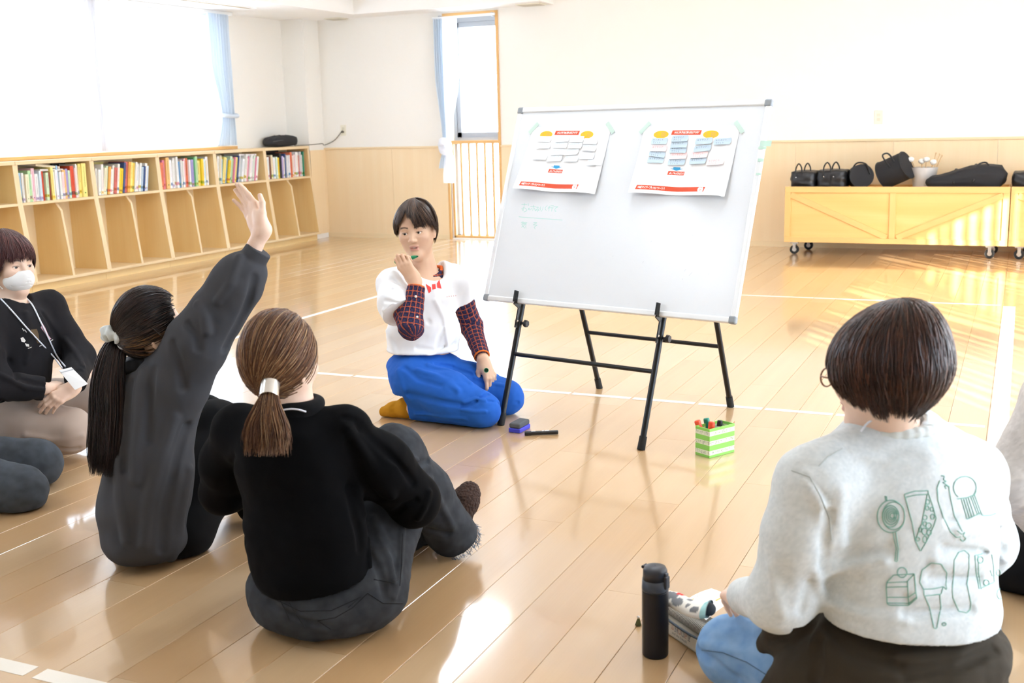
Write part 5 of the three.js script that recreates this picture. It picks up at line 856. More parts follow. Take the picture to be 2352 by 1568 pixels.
// ---------------------------------------------------------------- the kneeling man in the white T-shirt
{
  const g = person('young man in white T-shirt and blue trousers kneeling by the whiteboard');
  const P = px, toCam = CFWD.clone().negate();
  const chest = frame(dirC(172)), ho = P(956, 532, 5.0), hf = frame(dirC(188, -1), V(0, 1, 0).addScaledVector(CRIGHT, -0.10));
  // joints (photo pixel, distance)
  const sR = P(901, 652, 4.95), eR = P(944, 752, 4.79), wR = P(957, 652, 4.83), sL = P(1046, 642, 5.07), eL = P(1083, 748, 5.19), wL = P(1108, 822, 5.02);
  const hipR = P(944, 874, 4.98), hipL = P(992, 856, 5.13), kR = P(1108, 940, 4.865), kL = P(1162, 912, 5.07), aR = P(950, 938, 5.02), aL = P(1010, 912, 5.2);
  const neck = P(980, 622, 5.04), chestC = P(972, 690, 5.04), belly = P(972, 780, 5.06);
  // bare body
  const B = new Field();
  B.cap(P(985, 655, 5.05), loc(ho, hf, 0, -0.05, -0.012), 0.055, 0.05, 0.03).ell(chestC, 0.14, 0.12, 0.085, chest, 0.05).ell(belly, 0.13, 0.14, 0.085, chest, 0.05);
  B.chain([[sR, 0.045], [eR, 0.036], [wR, 0.017]], 0.02).chain([[sL, 0.045], [eL, 0.036], [wL, 0.017]], 0.02).chain([[hipR, 0.08], [kR, 0.055], [aR, 0.035]], 0.03).chain([[hipL, 0.08], [kL, 0.055], [aL, 0.035]], 0.03).ell(P(962, 850, 5.05), 0.13, 0.09, 0.1, chest, 0.05);
  const HF = headField(ho, hf, { mouth: 0.0042, eye: 0.0050 });
  HF.cap(loc(ho, hf, 0, -0.05, -0.012), P(983, 640, 5.05), 0.05, 0.054, 0.03);
  // right hand lifts the pen to the chin, left hand rests on the thigh holding the cap
  const hR = { y: P(929, 608, 4.825).sub(wR).normalize() }; hR.z = toCam.clone().addScaledVector(CRIGHT, -0.25); hR.z.addScaledVector(hR.y, -hR.z.dot(hR.y)).normalize(); hR.x = hR.y.clone().cross(hR.z);
  if (hR.x.dot(CRIGHT) > 0) hR.x.negate();
  const handR = handField(wR.clone().addScaledVector(hR.y, 0.008), hR, [[0.1, 1.75, 1.0, -0.12], [0.0, 1.75, 1.0, -0.12], [-0.02, 1.75, 1.0, -0.14], [0.1, 1.75, 1.0, -0.2]], [[0.030, 0.05, -0.03], [0.026, 0.082, -0.046], [0.008, 0.100, -0.052]], 0.98, wR.clone().lerp(eR, 0.25));
  const hL = { y: P(1128, 872, 5.0).sub(wL).normalize() }; hL.z = V(0, 0.75, 0).addScaledVector(toCam, 0.6).addScaledVector(CRIGHT, 0.35); hL.z.addScaledVector(hL.y, -hL.z.dot(hL.y)).normalize(); hL.x = hL.z.clone().cross(hL.y); if (hL.x.dot(CRIGHT) > 0) hL.x.negate();
  const handL = handField(wL.clone().addScaledVector(hL.y, 0.008), hL, [[0.35, 0.7, 0.4, 0.1], [0.55, 0.95, 0.5, 0.02], [0.6, 1.0, 0.5, -0.04], [0.6, 0.9, 0.4, -0.12]], [[0.036, 0.045, -0.02], [0.042, 0.075, -0.03], [0.032, 0.098, -0.036]], 0.98, wL.clone().lerp(eL, 0.25));
  part('body', joinGeo([B.mesh(0.012, tanAt), HF.mesh(0.0026, headColor(ho, hf, { brow: '#2b1d17', skin: tanAt }), 0.008), handR.mesh(0.0024, tanAt, 0.006), handL.mesh(0.0024, tanAt, 0.006)]), skinMat, g);
  eyes(g, ho, hf, hf.z.clone().addScaledVector(CRIGHT, -0.35));
  part('teeth', F_teeth(ho, hf), std('#f4efe8', 0.3), g);
  // hair: curtain fringe parted above the right brow
  const hp = (phi) => { const d = phi * 57.3, a = Math.abs(d); let e; if (d > -14) e = lerp(0.092, 0.030, sstep(-14, 22, d)); else e = lerp(0.092, 0.034, sstep(-16, -42, d)); if (a > 55) e = lerp(0.030, 0.0, sstep(55, 85, a)); if (a > 92) e = lerp(0.0, -0.055, sstep(92, 130, a)); return e + 0.008 * Math.sin(phi * 17); };
  const tone = hairTone('#2a1d18', '#5a4335', '#7a5c48', 0.12);
  part('hair', capHair(ho, hf, { rx: 0.094, ry: 0.112, rz: 0.108, yc: 0.030, zc: -0.008, crown: [0.004, -0.03], end: hp, curl: (p) => (Math.abs(p) > 1.2 ? 0.22 : 0.05), n: 2300, r: 0.0017, tone, base: '#2a1d18', jit: 0.005, sweep: (f) => (Math.abs(f) < 1.5 ? -0.26 + (f + 0.26) * 0.42 : f) }), hairMat, g);
  // plaid shirt: two sleeves and the collar
  const nav = lin('#33304f'), ora = lin('#c9633a'), dk = lin('#24223c');
  const plaidOn = (segs) => (p, n) => { let best = 1e9, s = 0, th = 0, acc = 0; for (const [a, b] of segs) { const d = b.clone().sub(a), L = d.length(); d.divideScalar(L); const r = p.clone().sub(a); let h = clamp(r.dot(d), 0, L); const q = r.addScaledVector(d, -h), m = q.length(); if (m < best) { best = m; s = acc + h; const x = CRIGHT.clone().addScaledVector(d, -CRIGHT.dot(d)).normalize(), y = d.clone().cross(x); th = Math.atan2(q.dot(y), q.dot(x)) * 0.046; } acc += L; }
    const st = (v, per, w) => { const f = Math.abs(((v / per) % 1 + 1.5) % 1 - 0.5) * per; return f < w; }; let c = nav; if (st(s, 0.024, 0.006) !== st(th, 0.024, 0.006)) c = dk; if (st(s + 0.01, 0.024, 0.0017)) c = mix3(c, ora, 0.75); if (st(th + 0.01, 0.024, 0.0017)) c = mix3(c, ora, 0.75); return c; };
  const sleeve = (s, e, w, hand) => { const F = new Field(), dir = w.clone().sub(e).normalize(), end = w.clone().addScaledVector(dir, -0.012); F.chain([[s.clone().lerp(e, 0.25), 0.052], [e, 0.049], [end, 0.036]], 0.03); F.cap(end.clone().addScaledVector(dir, -0.045), end, 0.038, 0.037, 0.006); const x = CRIGHT.clone(); for (let i = 0; i < 5; i++) { const c = s.clone().lerp(e, 0.55 + i * 0.09).addScaledVector(toCam, 0.045); F.fold([c.clone().addScaledVector(x, -0.04).add(V(0, 0.012, 0)), c.clone().addScaledVector(x, 0.04).add(V(0, -0.01, 0))], 0.010, i % 2 ? 0.004 : -0.004); } F.wr = [[0.004, 26, 26, 26, 3]]; F.cut(end, dir, 0.004); return { F, segs: [[s, e], [e, w]], dir, end }; };
  for (const [S, nm] of [[sleeve(sR, eR, wR), 0], [sleeve(sL, eL, wL), 1]]) {
    const m = part('plaid_sleeve', S.F.mesh(0.0034, plaidOn(S.segs)), cloth('#ffffff', 0.95, { vertexColors: true }), g);
    const t = new THREE.TorusGeometry(0.0335, 0.004, 8, 40); t.applyQuaternion(new THREE.Quaternion().setFromUnitVectors(V(0, 0, 1), S.dir)); t.translate(S.end.x, S.end.y, S.end.z); part('cuff_lining', t, std('#e8792f', 0.9), m);
    const bt = []; for (const [u, v] of nm ? [] : [[955, 681], [958, 728]]) { const h = S.F.hit(u, v); if (h) bt.push(ball(h.addScaledVector(S.F.grad(h), 0.001), 0.0055, 1, 1, 1)); } if (bt.length) part('button', bt, std('#efece4', 0.4), m);
  }
  { // collar stands open around the neck
    const c0 = P(981, 622, 5.04), ring = [], N = 26; for (let i = 0; i <= N; i++) { const a = lerp(0.35, 6.2832 - 0.35, i / N), r = 0.066; ring.push(c0.clone().addScaledVector(chest.z, Math.cos(a) * r * 0.95 - 0.004).addScaledVector(chest.x, Math.sin(a) * r).add(V(0, 0.012 - 0.035 * Math.max(0, Math.cos(a)), 0))); }
    const F = new Field(); for (let i = 0; i < N; i++) { F.cap(ring[i], ring[i + 1], 0.006, 0.006, 0.008); F.cap(ring[i].clone().add(V(0, -0.022, 0)), ring[i + 1].clone().add(V(0, -0.022, 0)), 0.008, 0.008, 0.012); }
    for (const e of [0, N]) F.cap(ring[e], ring[e].clone().addScaledVector(chest.x, e ? 0.012 : -0.012).addScaledVector(chest.z, 0.012).add(V(0, -0.05, 0)), 0.006, 0.004, 0.012);
    const pl = plaidOn([[c0.clone().add(V(0, -0.1, 0)), c0.clone().add(V(0, 0.1, 0))]]); part('shirt_collar', F.mesh(0.003, (p, n) => (p.y > c0.y + 0.004 ? lin('#dd6a34') : pl(p, n))), cloth('#ffffff', 0.95, { vertexColors: true }), g);
  }
  // T-shirt
  const T_ = new Field();
  T_.ell(chestC, 0.158, 0.14, 0.108, chest, 0.05).ell(P(973, 765, 5.06), 0.168, 0.13, 0.112, chest, 0.06).ell(P(970, 815, 5.055), 0.17, 0.06, 0.115, chest, 0.05);
  T_.cap(P(945, 622, 5.02), sR, 0.042, 0.058, 0.05).cap(P(1012, 616, 5.06), sL, 0.042, 0.056, 0.05);
  const cutR = sR.clone().lerp(eR, 0.66), cutL = sL.clone().lerp(eL, 0.42);
  T_.chain([[sR, 0.066], [sR.clone().lerp(eR, 0.42).addScaledVector(CRIGHT, -0.012), 0.078], [cutR.clone().addScaledVector(CRIGHT, -0.016), 0.08]], 0.04).chain([[sL, 0.06], [cutL, 0.066]], 0.04);
  const hemY = P(965, 836, 5.0).y; T_.cap(P(982, 585, 5.03), P(984, 626, 5.02), 0.074, 0.066, 0.02, -1);
  for (const [a, b, c, w, m] of [[[900, 640], [950, 690], [985, 740], 0.012, -0.006], [[885, 690], [930, 700], [945, 690], 0.010, -0.006], [[880, 712], [915, 722], [940, 712], 0.010, 0.006], [[905, 660], [940, 680], [950, 700], 0.011, 0.006], [[890, 760], [905, 800], [912, 825], 0.014, 0.008], [[1040, 720], [1010, 770], [1000, 815], 0.013, -0.006], [[1050, 760], [1025, 800], [985, 818], 0.012, 0.007], [[960, 800], [1000, 806], [1045, 790], 0.012, -0.006], [[1000, 690], [1020, 730], [1030, 790], 0.012, 0.005]]) { const q = [a, b, c].map(([u, v]) => T_.hit(u, v)).filter(Boolean); if (q.length > 1) T_.fold(q, w * 0.85, m * 1.5); }
  T_.wr = [[0.004, 14, 9, 14, 1], [0.002, 30, 22, 30, 7]];
  T_.cut(V(0, hemY, 0), V(-0.02, -1, 0), 0.01);
  // sleeve openings: planes limited to the sleeves by a separate pass
  const sleeveCut = [[cutR, eR.clone().sub(sR).normalize(), sR, 0.13], [cutL, eL.clone().sub(sL).normalize(), sL, 0.12]];
  const d0 = T_.d.bind(T_); T_.d = (x, y, z) => { let r = d0(x, y, z); for (const [c, n, s, R] of sleeveCut) { const e = (x - c.x) * n.x + (y - c.y) * n.y + (z - c.z) * n.z, q = Math.hypot(x - c.x, y - c.y, z - c.z); if (q < R && e > -0.02) { const tc = (x - chestC.x) * chest.x.x + (z - chestC.z) * chest.x.z, isArm = Math.abs(tc) > 0.135 || ((x - chestC.x) * chest.z.x + (z - chestC.z) * chest.z.z) > 0.115; if (isArm) r = Math.max(r, e); } } return r; };
  const tee = part('t_shirt', T_.mesh(0.0055), cloth('#eeeef0', 0.9), g);
  const red = std('#ee4a45', 0.8);
  part('printed_bow', [[[978, 652], [990, 660], [990, 669], [985, 673], [984, 671]], [[992, 653], [1000, 652], [1001, 663], [993, 665]], [[1003, 651], [1009, 642], [1014, 663], [1004, 661]]].map((q) => inkPatch(T_, q, 0.0012, 4)).filter((q) => q.index.count), red, tee);
  part('printed_mark', inkLine(T_, [[[1026, 682], [1027, 681]], [[1031, 681], [1032, 680]], [[1036, 680.5], [1037, 679.5]], [[1041, 680], [1042, 679]], [[1046, 679.5], [1047, 678.5]]], 0.0016), std('#d98a7a', 0.8), tee);
  // trousers
  const Q = new Field();
  Q.ell(P(966, 838, 5.06), 0.155, 0.075, 0.115, chest, 0.05).ell(P(957, 886, 5.05), 0.1, 0.1, 0.13, chest, 0.06);
  Q.chain([[hipR, 0.09], [hipR.clone().lerp(kR, 0.55), 0.098], [kR, 0.078]], 0.05).chain([[hipL, 0.105], [hipL.clone().lerp(kL, 0.55), 0.096], [kL, 0.08]], 0.05);
  Q.chain([[kR.clone().add(V(0, -0.008, 0)), 0.07], [aR, 0.056]], 0.03).chain([[kL.clone().add(V(0, -0.008, 0)), 0.07], [aL, 0.056]], 0.03);
  for (const [l, w, m] of [[[[935, 905], [1000, 920], [1060, 930]], 0.012, -0.016], [[[1060, 932], [1085, 928], [1120, 905]], 0.010, -0.01], [[[1062, 940], [1090, 945], [1115, 945]], 0.008, 0.007], [[[1065, 925], [1092, 915], [1115, 920]], 0.008, 0.006], [[[960, 850], [1000, 862], [1050, 895]], 0.013, 0.01], [[[985, 840], [1030, 850], [1080, 880]], 0.012, 0.01], [[[930, 845], [960, 870], [1010, 885]], 0.012, -0.008], [[[1000, 835], [1040, 842], [1080, 858]], 0.009, -0.008], [[[1090, 865], [1130, 880], [1160, 885]], 0.010, 0.006], [[[1120, 920], [1150, 930], [1190, 925]], 0.009, -0.006], [[[915, 850], [925, 890], [940, 915]], 0.012, 0.007], [[[955, 950], [1010, 955], [1070, 962]], 0.010, 0.005]]) { const q = l.map(([u, v]) => Q.hit(u, v)).filter(Boolean); if (q.length > 1) Q.fold(q, w * 0.85, m * 1.3); }
  Q.wr = [[0.004, 16, 16, 16, 2], [0.0015, 40, 40, 40, 5]];
  Q.cut(V(0, 0.004, 0), V(0, -1, 0), 0.01); Q.cut(P(953, 945, 5.03), P(900, 942, 5.07).sub(P(1000, 950, 4.98)), 0.006); 
  const d1 = Q.d.bind(Q), cutP = P(953, 945, 5.03), cutN = P(900, 942, 5.07).sub(P(1000, 950, 4.98)).normalize(), cc = Q.cuts.pop(); void cc;
  Q.d = (x, y, z) => { const r = d1(x, y, z); return y < 0.13 ? Math.max(r, (x - cutP.x) * cutN.x + (y - cutP.y) * cutN.y + (z - cutP.z) * cutN.z) : r; };
  part('trousers', Q.mesh(0.006), cloth('#205bb4', 0.85), g);
  const So = new Field(); So.chain([[P(965, 940, 5.02), 0.036], [P(932, 940, 5.05), 0.037], [P(905, 940, 5.075), 0.034], [P(884, 945, 5.095), 0.026]], 0.02).cap(P(945, 930, 5.05), P(928, 928, 5.06), 0.026, 0.03, 0.02); So.wr = [[0.0015, 60, 60, 60, 1]]; So.cut(V(0, 0.002, 0), V(0, -1, 0)); 
  const S2 = new Field(); S2.chain([[P(1015, 912, 5.21), 0.034], [P(975, 912, 5.24), 0.036], [P(945, 918, 5.26), 0.026]], 0.02).cut(V(0, 0.002, 0), V(0, -1, 0));
  part('sock', So.mesh(0.0045), cloth('#bd831c', 1), g); part('sock', S2.mesh(0.006), cloth('#bd831c', 1), g);
  settle(g);
  // the marker in his hand and its cap
  const mk = thing('marker_pen', 'green marker without its cap held at the kneeling man\'s chin', 'marker'), a = P(908, 601, 4.885), b = P(957, 589, 4.84), gm = std('#0f8a5c', 0.35);
  part('barrel', [cyl(a, a.clone().lerp(b, 0.84), 0.0085, 0.0085, 20), cyl(a.clone().lerp(b, 0.84), b, 0.0085, 0.005, 20)], gm, mk); part('nib', cyl(b, b.clone().addScaledVector(b.clone().sub(a).normalize(), 0.008), 0.0045, 0.002, 12), std('#0b5a3c', 0.6), mk); settle(mk);
  const cp = thing('pen_top', 'green marker cap held in the kneeling man\'s lowered hand', 'pen top'), ca = P(1117, 850, 4.945), cd = toCam.clone().addScaledVector(V(0, 1, 0), 0.25).normalize(), lo = ca.clone().addScaledVector(cd, -0.035); part('shell', [cyl(lo, ca, 0.0095, 0.0095, 20, true), cyl(lo, lo.clone().addScaledVector(cd, 0.004), 0.0093)], std('#0f8a5c', 0.35, { side: THREE.DoubleSide }), cp); { const t = new THREE.TorusGeometry(0.009, 0.0014, 8, 28); t.applyQuaternion(new THREE.Quaternion().setFromUnitVectors(V(0, 0, 1), cd)); t.translate(ca.x, ca.y, ca.z); part('rim', t, gm, cp); } settle(cp);
}
function F_teeth(o, fr) { const g = ball(V(0, 0, 0), 1, 0.013, 0.0045, 0.006, 20); g.applyMatrix4(new THREE.Matrix4().makeBasis(fr.x, fr.y, fr.z).setPosition(loc(o, fr, 0, -0.0605, 0.079))); return g; }
// ---------------------------------------------------------------- helpers shared by the seated women
function foldsOn(F, list, k = 1.6) { for (const [l, w, m] of list) { const q = l.map(([u, v]) => F.hit(u, v)).filter(Boolean); if (q.length > 1) F.fold(q, w * 0.8, m * k); } }
const planeCut = (F, a, b, c, k) => { const n = b.clone().sub(a).cross(c.clone().sub(a)).normalize(); if (n.y > 0) n.negate(); F.cut(a, n, k); };
function limbCut(F, p, n, R) { const d0 = F.d.bind(F); n = n.clone().normalize(); F.d = (x, y, z) => { const r = d0(x, y, z), a = x - p.x, b = y - p.y, c = z - p.z; return a * a + b * b + c * c < R * R ? Math.max(r, a * n.x + b * n.y + c * n.z) : r; }; }
const floorCut = (F, y = 0.003) => F.cut(V(0, y, 0), V(0, -1, 0), 0.012);
const pulledLine = (d) => !((d.z > 0.42 && d.y < 0.52) || (Math.abs(d.x) > 0.72 && d.y < -0.08 && d.z > -0.30) || d.y < -0.86 || (d.y < -0.45 && d.z > -0.1));
const neckOf = (F, ho, hf, base, r = 0.046) => F.cap(base, loc(ho, hf, 0, -0.06, -0.012), r * 1.08, r, 0.03);
function maskOn(g, ho, hf, s = 1) {
  const M = new Field(); M.ell(loc(ho, hf, 0, -0.050 * s, 0.046 * s), 0.062 * s, 0.052 * s, 0.060 * s, hf, 0.02).ell(loc(ho, hf, 0, -0.03 * s, 0.085 * s), 0.018 * s, 0.025 * s, 0.026 * s, hf, 0.03);
  M.cut(loc(ho, hf, 0, 0, 0.016 * s), hf.z.clone().negate(), 0.004); M.cut(loc(ho, hf, 0, -0.012 * s, 0.09 * s), hf.y.clone().addScaledVector(hf.z, -0.2), 0.004);
  for (const y of [-0.04, -0.055, -0.07]) M.fold([loc(ho, hf, -0.05 * s, y * s, 0.07 * s), loc(ho, hf, 0, y * s, 0.115 * s), loc(ho, hf, 0.05 * s, y * s, 0.07 * s)], 0.003, -0.0016);
  const m = part('face_mask', M.mesh(0.0032, null, 0.006), cloth('#f3f3f2', 0.9), g);
  for (const e of [-1, 1]) for (const [y0, y1] of [[-0.02, 0.012], [-0.085, -0.03]]) part('ear_loop', tube([loc(ho, hf, e * 0.056 * s, y0 * s, 0.026 * s), loc(ho, hf, e * 0.071 * s, (y0 + y1) / 2 * s, 0.008 * s), loc(ho, hf, e * 0.079 * s, y1 * s, -0.018 * s)], 0.0022, 16, 6), MAT.white, m);
}
// ---------------------------------------------------------------- woman in the black sweater with the low ponytail, seen from behind
{
  const g = person('woman in black sweater with a short brown ponytail in a silver cuff'), P = px;
  const tf = frame(dirC(14)), hf = frame(dirC(30)), ho = P(647, 838, 2.82);
  const sR = P(783, 990, 2.85), eR = P(948, 1148, 3.0), wR = P(880, 1105, 3.3), sL = P(548, 990, 2.92), eL = P(512, 1130, 3.06), wL = P(700, 1100, 3.32);
  const hipR = P(845, 1345, 2.96), hipL = P(660, 1345, 3.0), kR = P(908, 1040, 3.24), kL = P(790, 1040, 3.42), aR = P(1030, 1212, 3.43), aL = P(962, 1225, 3.52);
  const B = new Field(); B.ell(P(665, 1060, 2.86), 0.14, 0.15, 0.085, tf, 0.05).ell(P(715, 1260, 2.9), 0.14, 0.15, 0.1, tf, 0.05).ell(P(740, 1360, 2.95), 0.16, 0.09, 0.12, tf, 0.05);
  B.chain([[sR, 0.04], [eR, 0.035], [wR, 0.017]], 0.02).chain([[sL, 0.04], [eL, 0.035], [wL, 0.017]], 0.02).chain([[hipR, 0.08], [kR, 0.055], [aR, 0.034]], 0.03).chain([[hipL, 0.08], [kL, 0.055], [aL, 0.034]], 0.03); neckOf(B, ho, hf, P(678, 950, 2.84));
  const HF = headField(ho, hf, { s: 0.97 }); neckOf(HF, ho, hf, P(680, 940, 2.84));
  const hand = (w, e, tip) => { const y = tip.clone().sub(w).normalize(), z = CFWD.clone(); z.addScaledVector(y, -z.dot(y)).normalize(); const x = y.clone().cross(z); return handField(w, { x, y, z }, [[0.4, 0.6, 0.3, 0], [0.4, 0.6, 0.3, 0], [0.4, 0.6, 0.3, 0], [0.4, 0.6, 0.3, 0]], [[0.034, 0.045, -0.02], [0.04, 0.075, -0.03], [0.03, 0.095, -0.036]], 0.9, w.clone().lerp(e, 0.25)); };
  part('body', joinGeo([B.mesh(0.014, skinAt), HF.mesh(0.0032, headColor(ho, hf, { s: 0.97 }), 0.008), hand(wR, eR, P(800, 1095, 3.36)).mesh(0.004, skinAt), hand(wL, eL, P(770, 1095, 3.36)).mesh(0.004, skinAt)]), skinMat, g);
  eyes(g, ho, hf, hf.z, 0.97);
  const tone = hairTone('#472a1a', '#8a6040', '#b08c66', 0.18);
  const tieP = P(619, 884, 2.715);
  const hair = part('hair', pulledHair(ho, hf, { rx: 0.089, ry: 0.114, rz: 0.104, yc: 0.028, zc: -0.012, tie: [-0.02, -0.62, -0.78], n: 3200, r: 0.0015, tone, base: '#52331f', line: pulledLine, gather: 0.09 }), hairMat, g);
  part('ponytail', tailHair([P(624, 872, 2.735), P(618, 915, 2.695), P(613, 975, 2.685), P(611, 1050, 2.68)], (k) => lerp(0.018, 0.058, sstep(0.2, 0.85, k)), { n: 1100, r: 0.0015, tone, flat: 0.55, axis: CRIGHT, short: 0.74 }), hairMat, g);
  { const c = lathe([[0.0215, -0.021], [0.0235, -0.02], [0.0235, 0.02], [0.0215, 0.021], [0.0205, 0.02], [0.0205, -0.02], [0.0215, -0.021]], 40), q = P(619, 896, 2.712), d = P(622, 875, 2.73).sub(P(617, 918, 2.695)).normalize(); c.applyQuaternion(new THREE.Quaternion().setFromUnitVectors(V(0, 1, 0), d)); c.translate(q.x, q.y, q.z); part('hair_cuff', c, std('#d9d8d4', 0.22, { metalness: 0.85 }), g); }
  // sweater
  const S = new Field(); S.ell(P(662, 1050, 2.85), 0.15, 0.13, 0.105, tf, 0.06).ell(P(700, 1215, 2.89), 0.165, 0.17, 0.12, tf, 0.08).ell(P(722, 1310, 2.92), 0.155, 0.08, 0.128, tf, 0.06);
  S.cap(P(692, 968, 2.85), sR, 0.036, 0.054, 0.05).cap(P(650, 972, 2.865), sL, 0.036, 0.054, 0.05);
  S.ell(P(806, 970, 2.855), 0.042, 0.036, 0.05, tf, 0.03).chain([[sR, 0.055], [P(868, 1068, 2.915), 0.080], [eR, 0.070]], 0.04).cap(eR, wR, 0.066, 0.036, 0.03);
  S.chain([[sL, 0.06], [P(524, 1060, 2.99), 0.064], [eL, 0.06]], 0.06).cap(eL, wL, 0.06, 0.036, 0.03);
  foldsOn(S, [[[[800, 985], [850, 1060], [900, 1140]], 0.014, 0.008], [[[830, 975], [890, 1040], [950, 1110]], 0.014, -0.009], [[[800, 1020], [830, 1100], [870, 1150]], 0.014, -0.010], [[[905, 1180], [930, 1160], [955, 1150]], 0.010, -0.010], [[[960, 1190], [975, 1165], [985, 1130]], 0.010, 0.008], [[[820, 1130], [835, 1180], [855, 1230]], 0.013, 0.009], [[[800, 1120], [815, 1190], [830, 1260]], 0.014, -0.010], [[[790, 958], [815, 962], [825, 985]], 0.008, -0.008], [[[535, 1050], [545, 1150], [560, 1240]], 0.016, -0.006], [[[845, 1240], [852, 1270], [850, 1300]], 0.01, 0.006]]);
  S.wr = [[0.005, 9, 5, 9, 4], [0.0018, 30, 26, 30, 6]];
  { const a = P(592, 1343, 2.95), b = P(695, 1388, 2.79), c = P(862, 1292, 2.93); const n = b.clone().sub(a).cross(c.clone().sub(a)).normalize(); if (n.y > 0) n.negate(); const d0 = S.d.bind(S), k = n.dot(a); S.d = (x, y, z) => { const r = d0(x, y, z); return y < 0.3 ? Math.max(r, n.x * x + n.y * y + n.z * z - k) : r; }; }
  const ring = (c, r1, r2, fr, h, w, F) => { const N = 22; let pr = null; for (let i = 0; i <= N; i++) { const a = i / N * 6.2832, q = c.clone().addScaledVector(fr.x, Math.cos(a) * r1).addScaledVector(fr.z, Math.sin(a) * r2); if (pr) { F.cap(pr, q, w, w, 0.008); F.cap(pr.clone().add(V(0, h, 0)), q.clone().add(V(0, h, 0)), w, w, 0.02); } pr = q; } };
  const sw = part('sweater', S.mesh(0.0065), cloth('#060608', 0.95, { sheen: 0.02, specularIntensity: 0.25 }), g);
  const K = new Field(); ring(P(681, 948, 2.845), 0.058, 0.055, tf, 0.024, 0.009, K); part('collar', K.mesh(0.004, null, 0.006), cloth('#0d0d0f', 0.95, { sheen: 0.1 }), sw);
  part('neck_cord', tube([[645, 942], [660, 939], [675, 938.5], [690, 941], [703, 945]].map(([u, v]) => { const h = K.hit(u, v) ?? S.hit(u, v); return h.addScaledVector(CFWD, -0.002); }), 0.0024, 24, 6), std('#e8eaf4', 0.6), g);
  // jeans
  const J = new Field(); J.ell(P(735, 1372, 2.95), 0.18, 0.1, 0.145, tf, 0.06).chain([[hipR, 0.108], [hipR.clone().lerp(kR, 0.5), 0.1], [kR, 0.078]], 0.06).chain([[hipL, 0.1], [kL, 0.078]], 0.06);
  J.chain([[kR, 0.074], [kR.clone().lerp(aR, 0.5), 0.078], [aR, 0.072]], 0.04).chain([[kL, 0.07], [aL, 0.066]], 0.04); J.cap(aR, aR.clone().add(aR.clone().sub(kR).multiplyScalar(0.3)), 0.072, 0.074, 0.02).cap(aL, aL.clone().add(aL.clone().sub(kL).multiplyScalar(0.12)), 0.066, 0.066, 0.02);
  foldsOn(J, [[[[860, 1190], [890, 1260], [905, 1330]], 0.013, 0.010], [[[880, 1230], [905, 1280], [915, 1330]], 0.011, -0.010], [[[840, 1260], [870, 1310], [885, 1370]], 0.012, -0.009], [[[925, 1215], [920, 1290], [905, 1370]], 0.010, 0.008], [[[905, 1010], [930, 1050], [960, 1060]], 0.011, 0.010], [[[925, 1030], [955, 1065], [985, 1060]], 0.010, -0.010], [[[915, 1060], [960, 1090], [990, 1100]], 0.010, 0.008], [[[985, 1100], [1010, 1150], [1040, 1210]], 0.012, 0.006], [[[945, 1195], [980, 1215], [1030, 1225]], 0.011, -0.007], [[[620, 1380], [680, 1420], [760, 1440]], 0.010, -0.005]]);
  J.wr = [[0.004, 18, 18, 18, 8], [0.0015, 45, 45, 45, 3]]; floorCut(J);
  const cutA = P(1056, 1236, 3.46), cn = aR.clone().sub(kR).normalize(); limbCut(J, cutA, cn, 0.14); limbCut(J, aL.clone().add(V(0, -0.02, 0)), aL.clone().sub(kL), 0.1);
  const jc = lin('#2c2e32'), jl = lin('#484b50'); const jn = part('jeans', J.mesh(0.0062, (p) => mix3(jc, jl, clamp(0.3 + 0.6 * fbm(p.x * 26, p.y * 26, p.z * 26, 3), 0, 1))), cloth('#ffffff', 0.95, { vertexColors: true, sheen: 0.1 }), g);
  part('stitching', inkLine(J, [[[600, 1362], [690, 1403], [760, 1402], [830, 1370]], [[596, 1350], [640, 1375]], [[730, 1425], [770, 1418], [810, 1395], [845, 1362]], [[845, 1362], [880, 1385], [925, 1385]], [[730, 1425], [760, 1445]], [[665, 1385], [680, 1410], [700, 1440]], [[640, 1372], [655, 1400], [665, 1425]], [[858, 1330], [905, 1338], [912, 1332]], [[925, 1225], [922, 1300], [918, 1345]], [[800, 1395], [825, 1372]]], 0.0013), std('#17181b', 0.9), jn);
  { const St = new Strands(), x = cn.clone().cross(V(0, 1, 0)).normalize(), y = cn.clone().cross(x), c0 = aR.clone().addScaledVector(cn, cutA.clone().sub(aR).dot(cn) - 0.004); for (let i = 0; i < 260; i++) { const a = rr(0, 6.2832), r = 0.0735, p = c0.clone().addScaledVector(x, Math.cos(a) * r).addScaledVector(y, Math.sin(a) * r); if (p.y < 0.006) continue; St.add([p, p.clone().addScaledVector(cn, rr(0.006, 0.014)).addScaledVector(x, rr(-0.004, 0.004)), p.clone().addScaledVector(cn, rr(0.014, 0.026)).addScaledVector(x, rr(-0.01, 0.01)).addScaledVector(y, rr(-0.01, 0.01))], 0.0011, 0.0004, pick([lin('#6d7682'), lin('#4c535c'), lin('#8a929c')])); } part('frayed_hem', St.geo(), std('#ffffff', 0.95, { vertexColors: true }), jn); }
  // fleece slippers
  const slip = (pts, r) => { const F = new Field(); F.chain(pts.map((p, i) => [p, r[i]]), 0.02); F.wr = [[0.0025, 150, 150, 150, 2], [0.0015, 320, 320, 320, 5]]; floorCut(F, 0.002); return F; };
  const f1 = slip([P(1024, 1238, 3.46), P(1048, 1195, 3.475), P(1068, 1150, 3.49), P(1078, 1130, 3.50)], [0.036, 0.042, 0.042, 0.034]), fur = lin('#4a352c'), fu2 = lin('#2e201b');
  part('slipper', f1.mesh(0.0036, (p) => mix3(fur, fu2, clamp(0.5 + 0.9 * nz(p.x * 170, p.y * 170, p.z * 170), 0, 1))), std('#ffffff', 1, { vertexColors: true }), g);
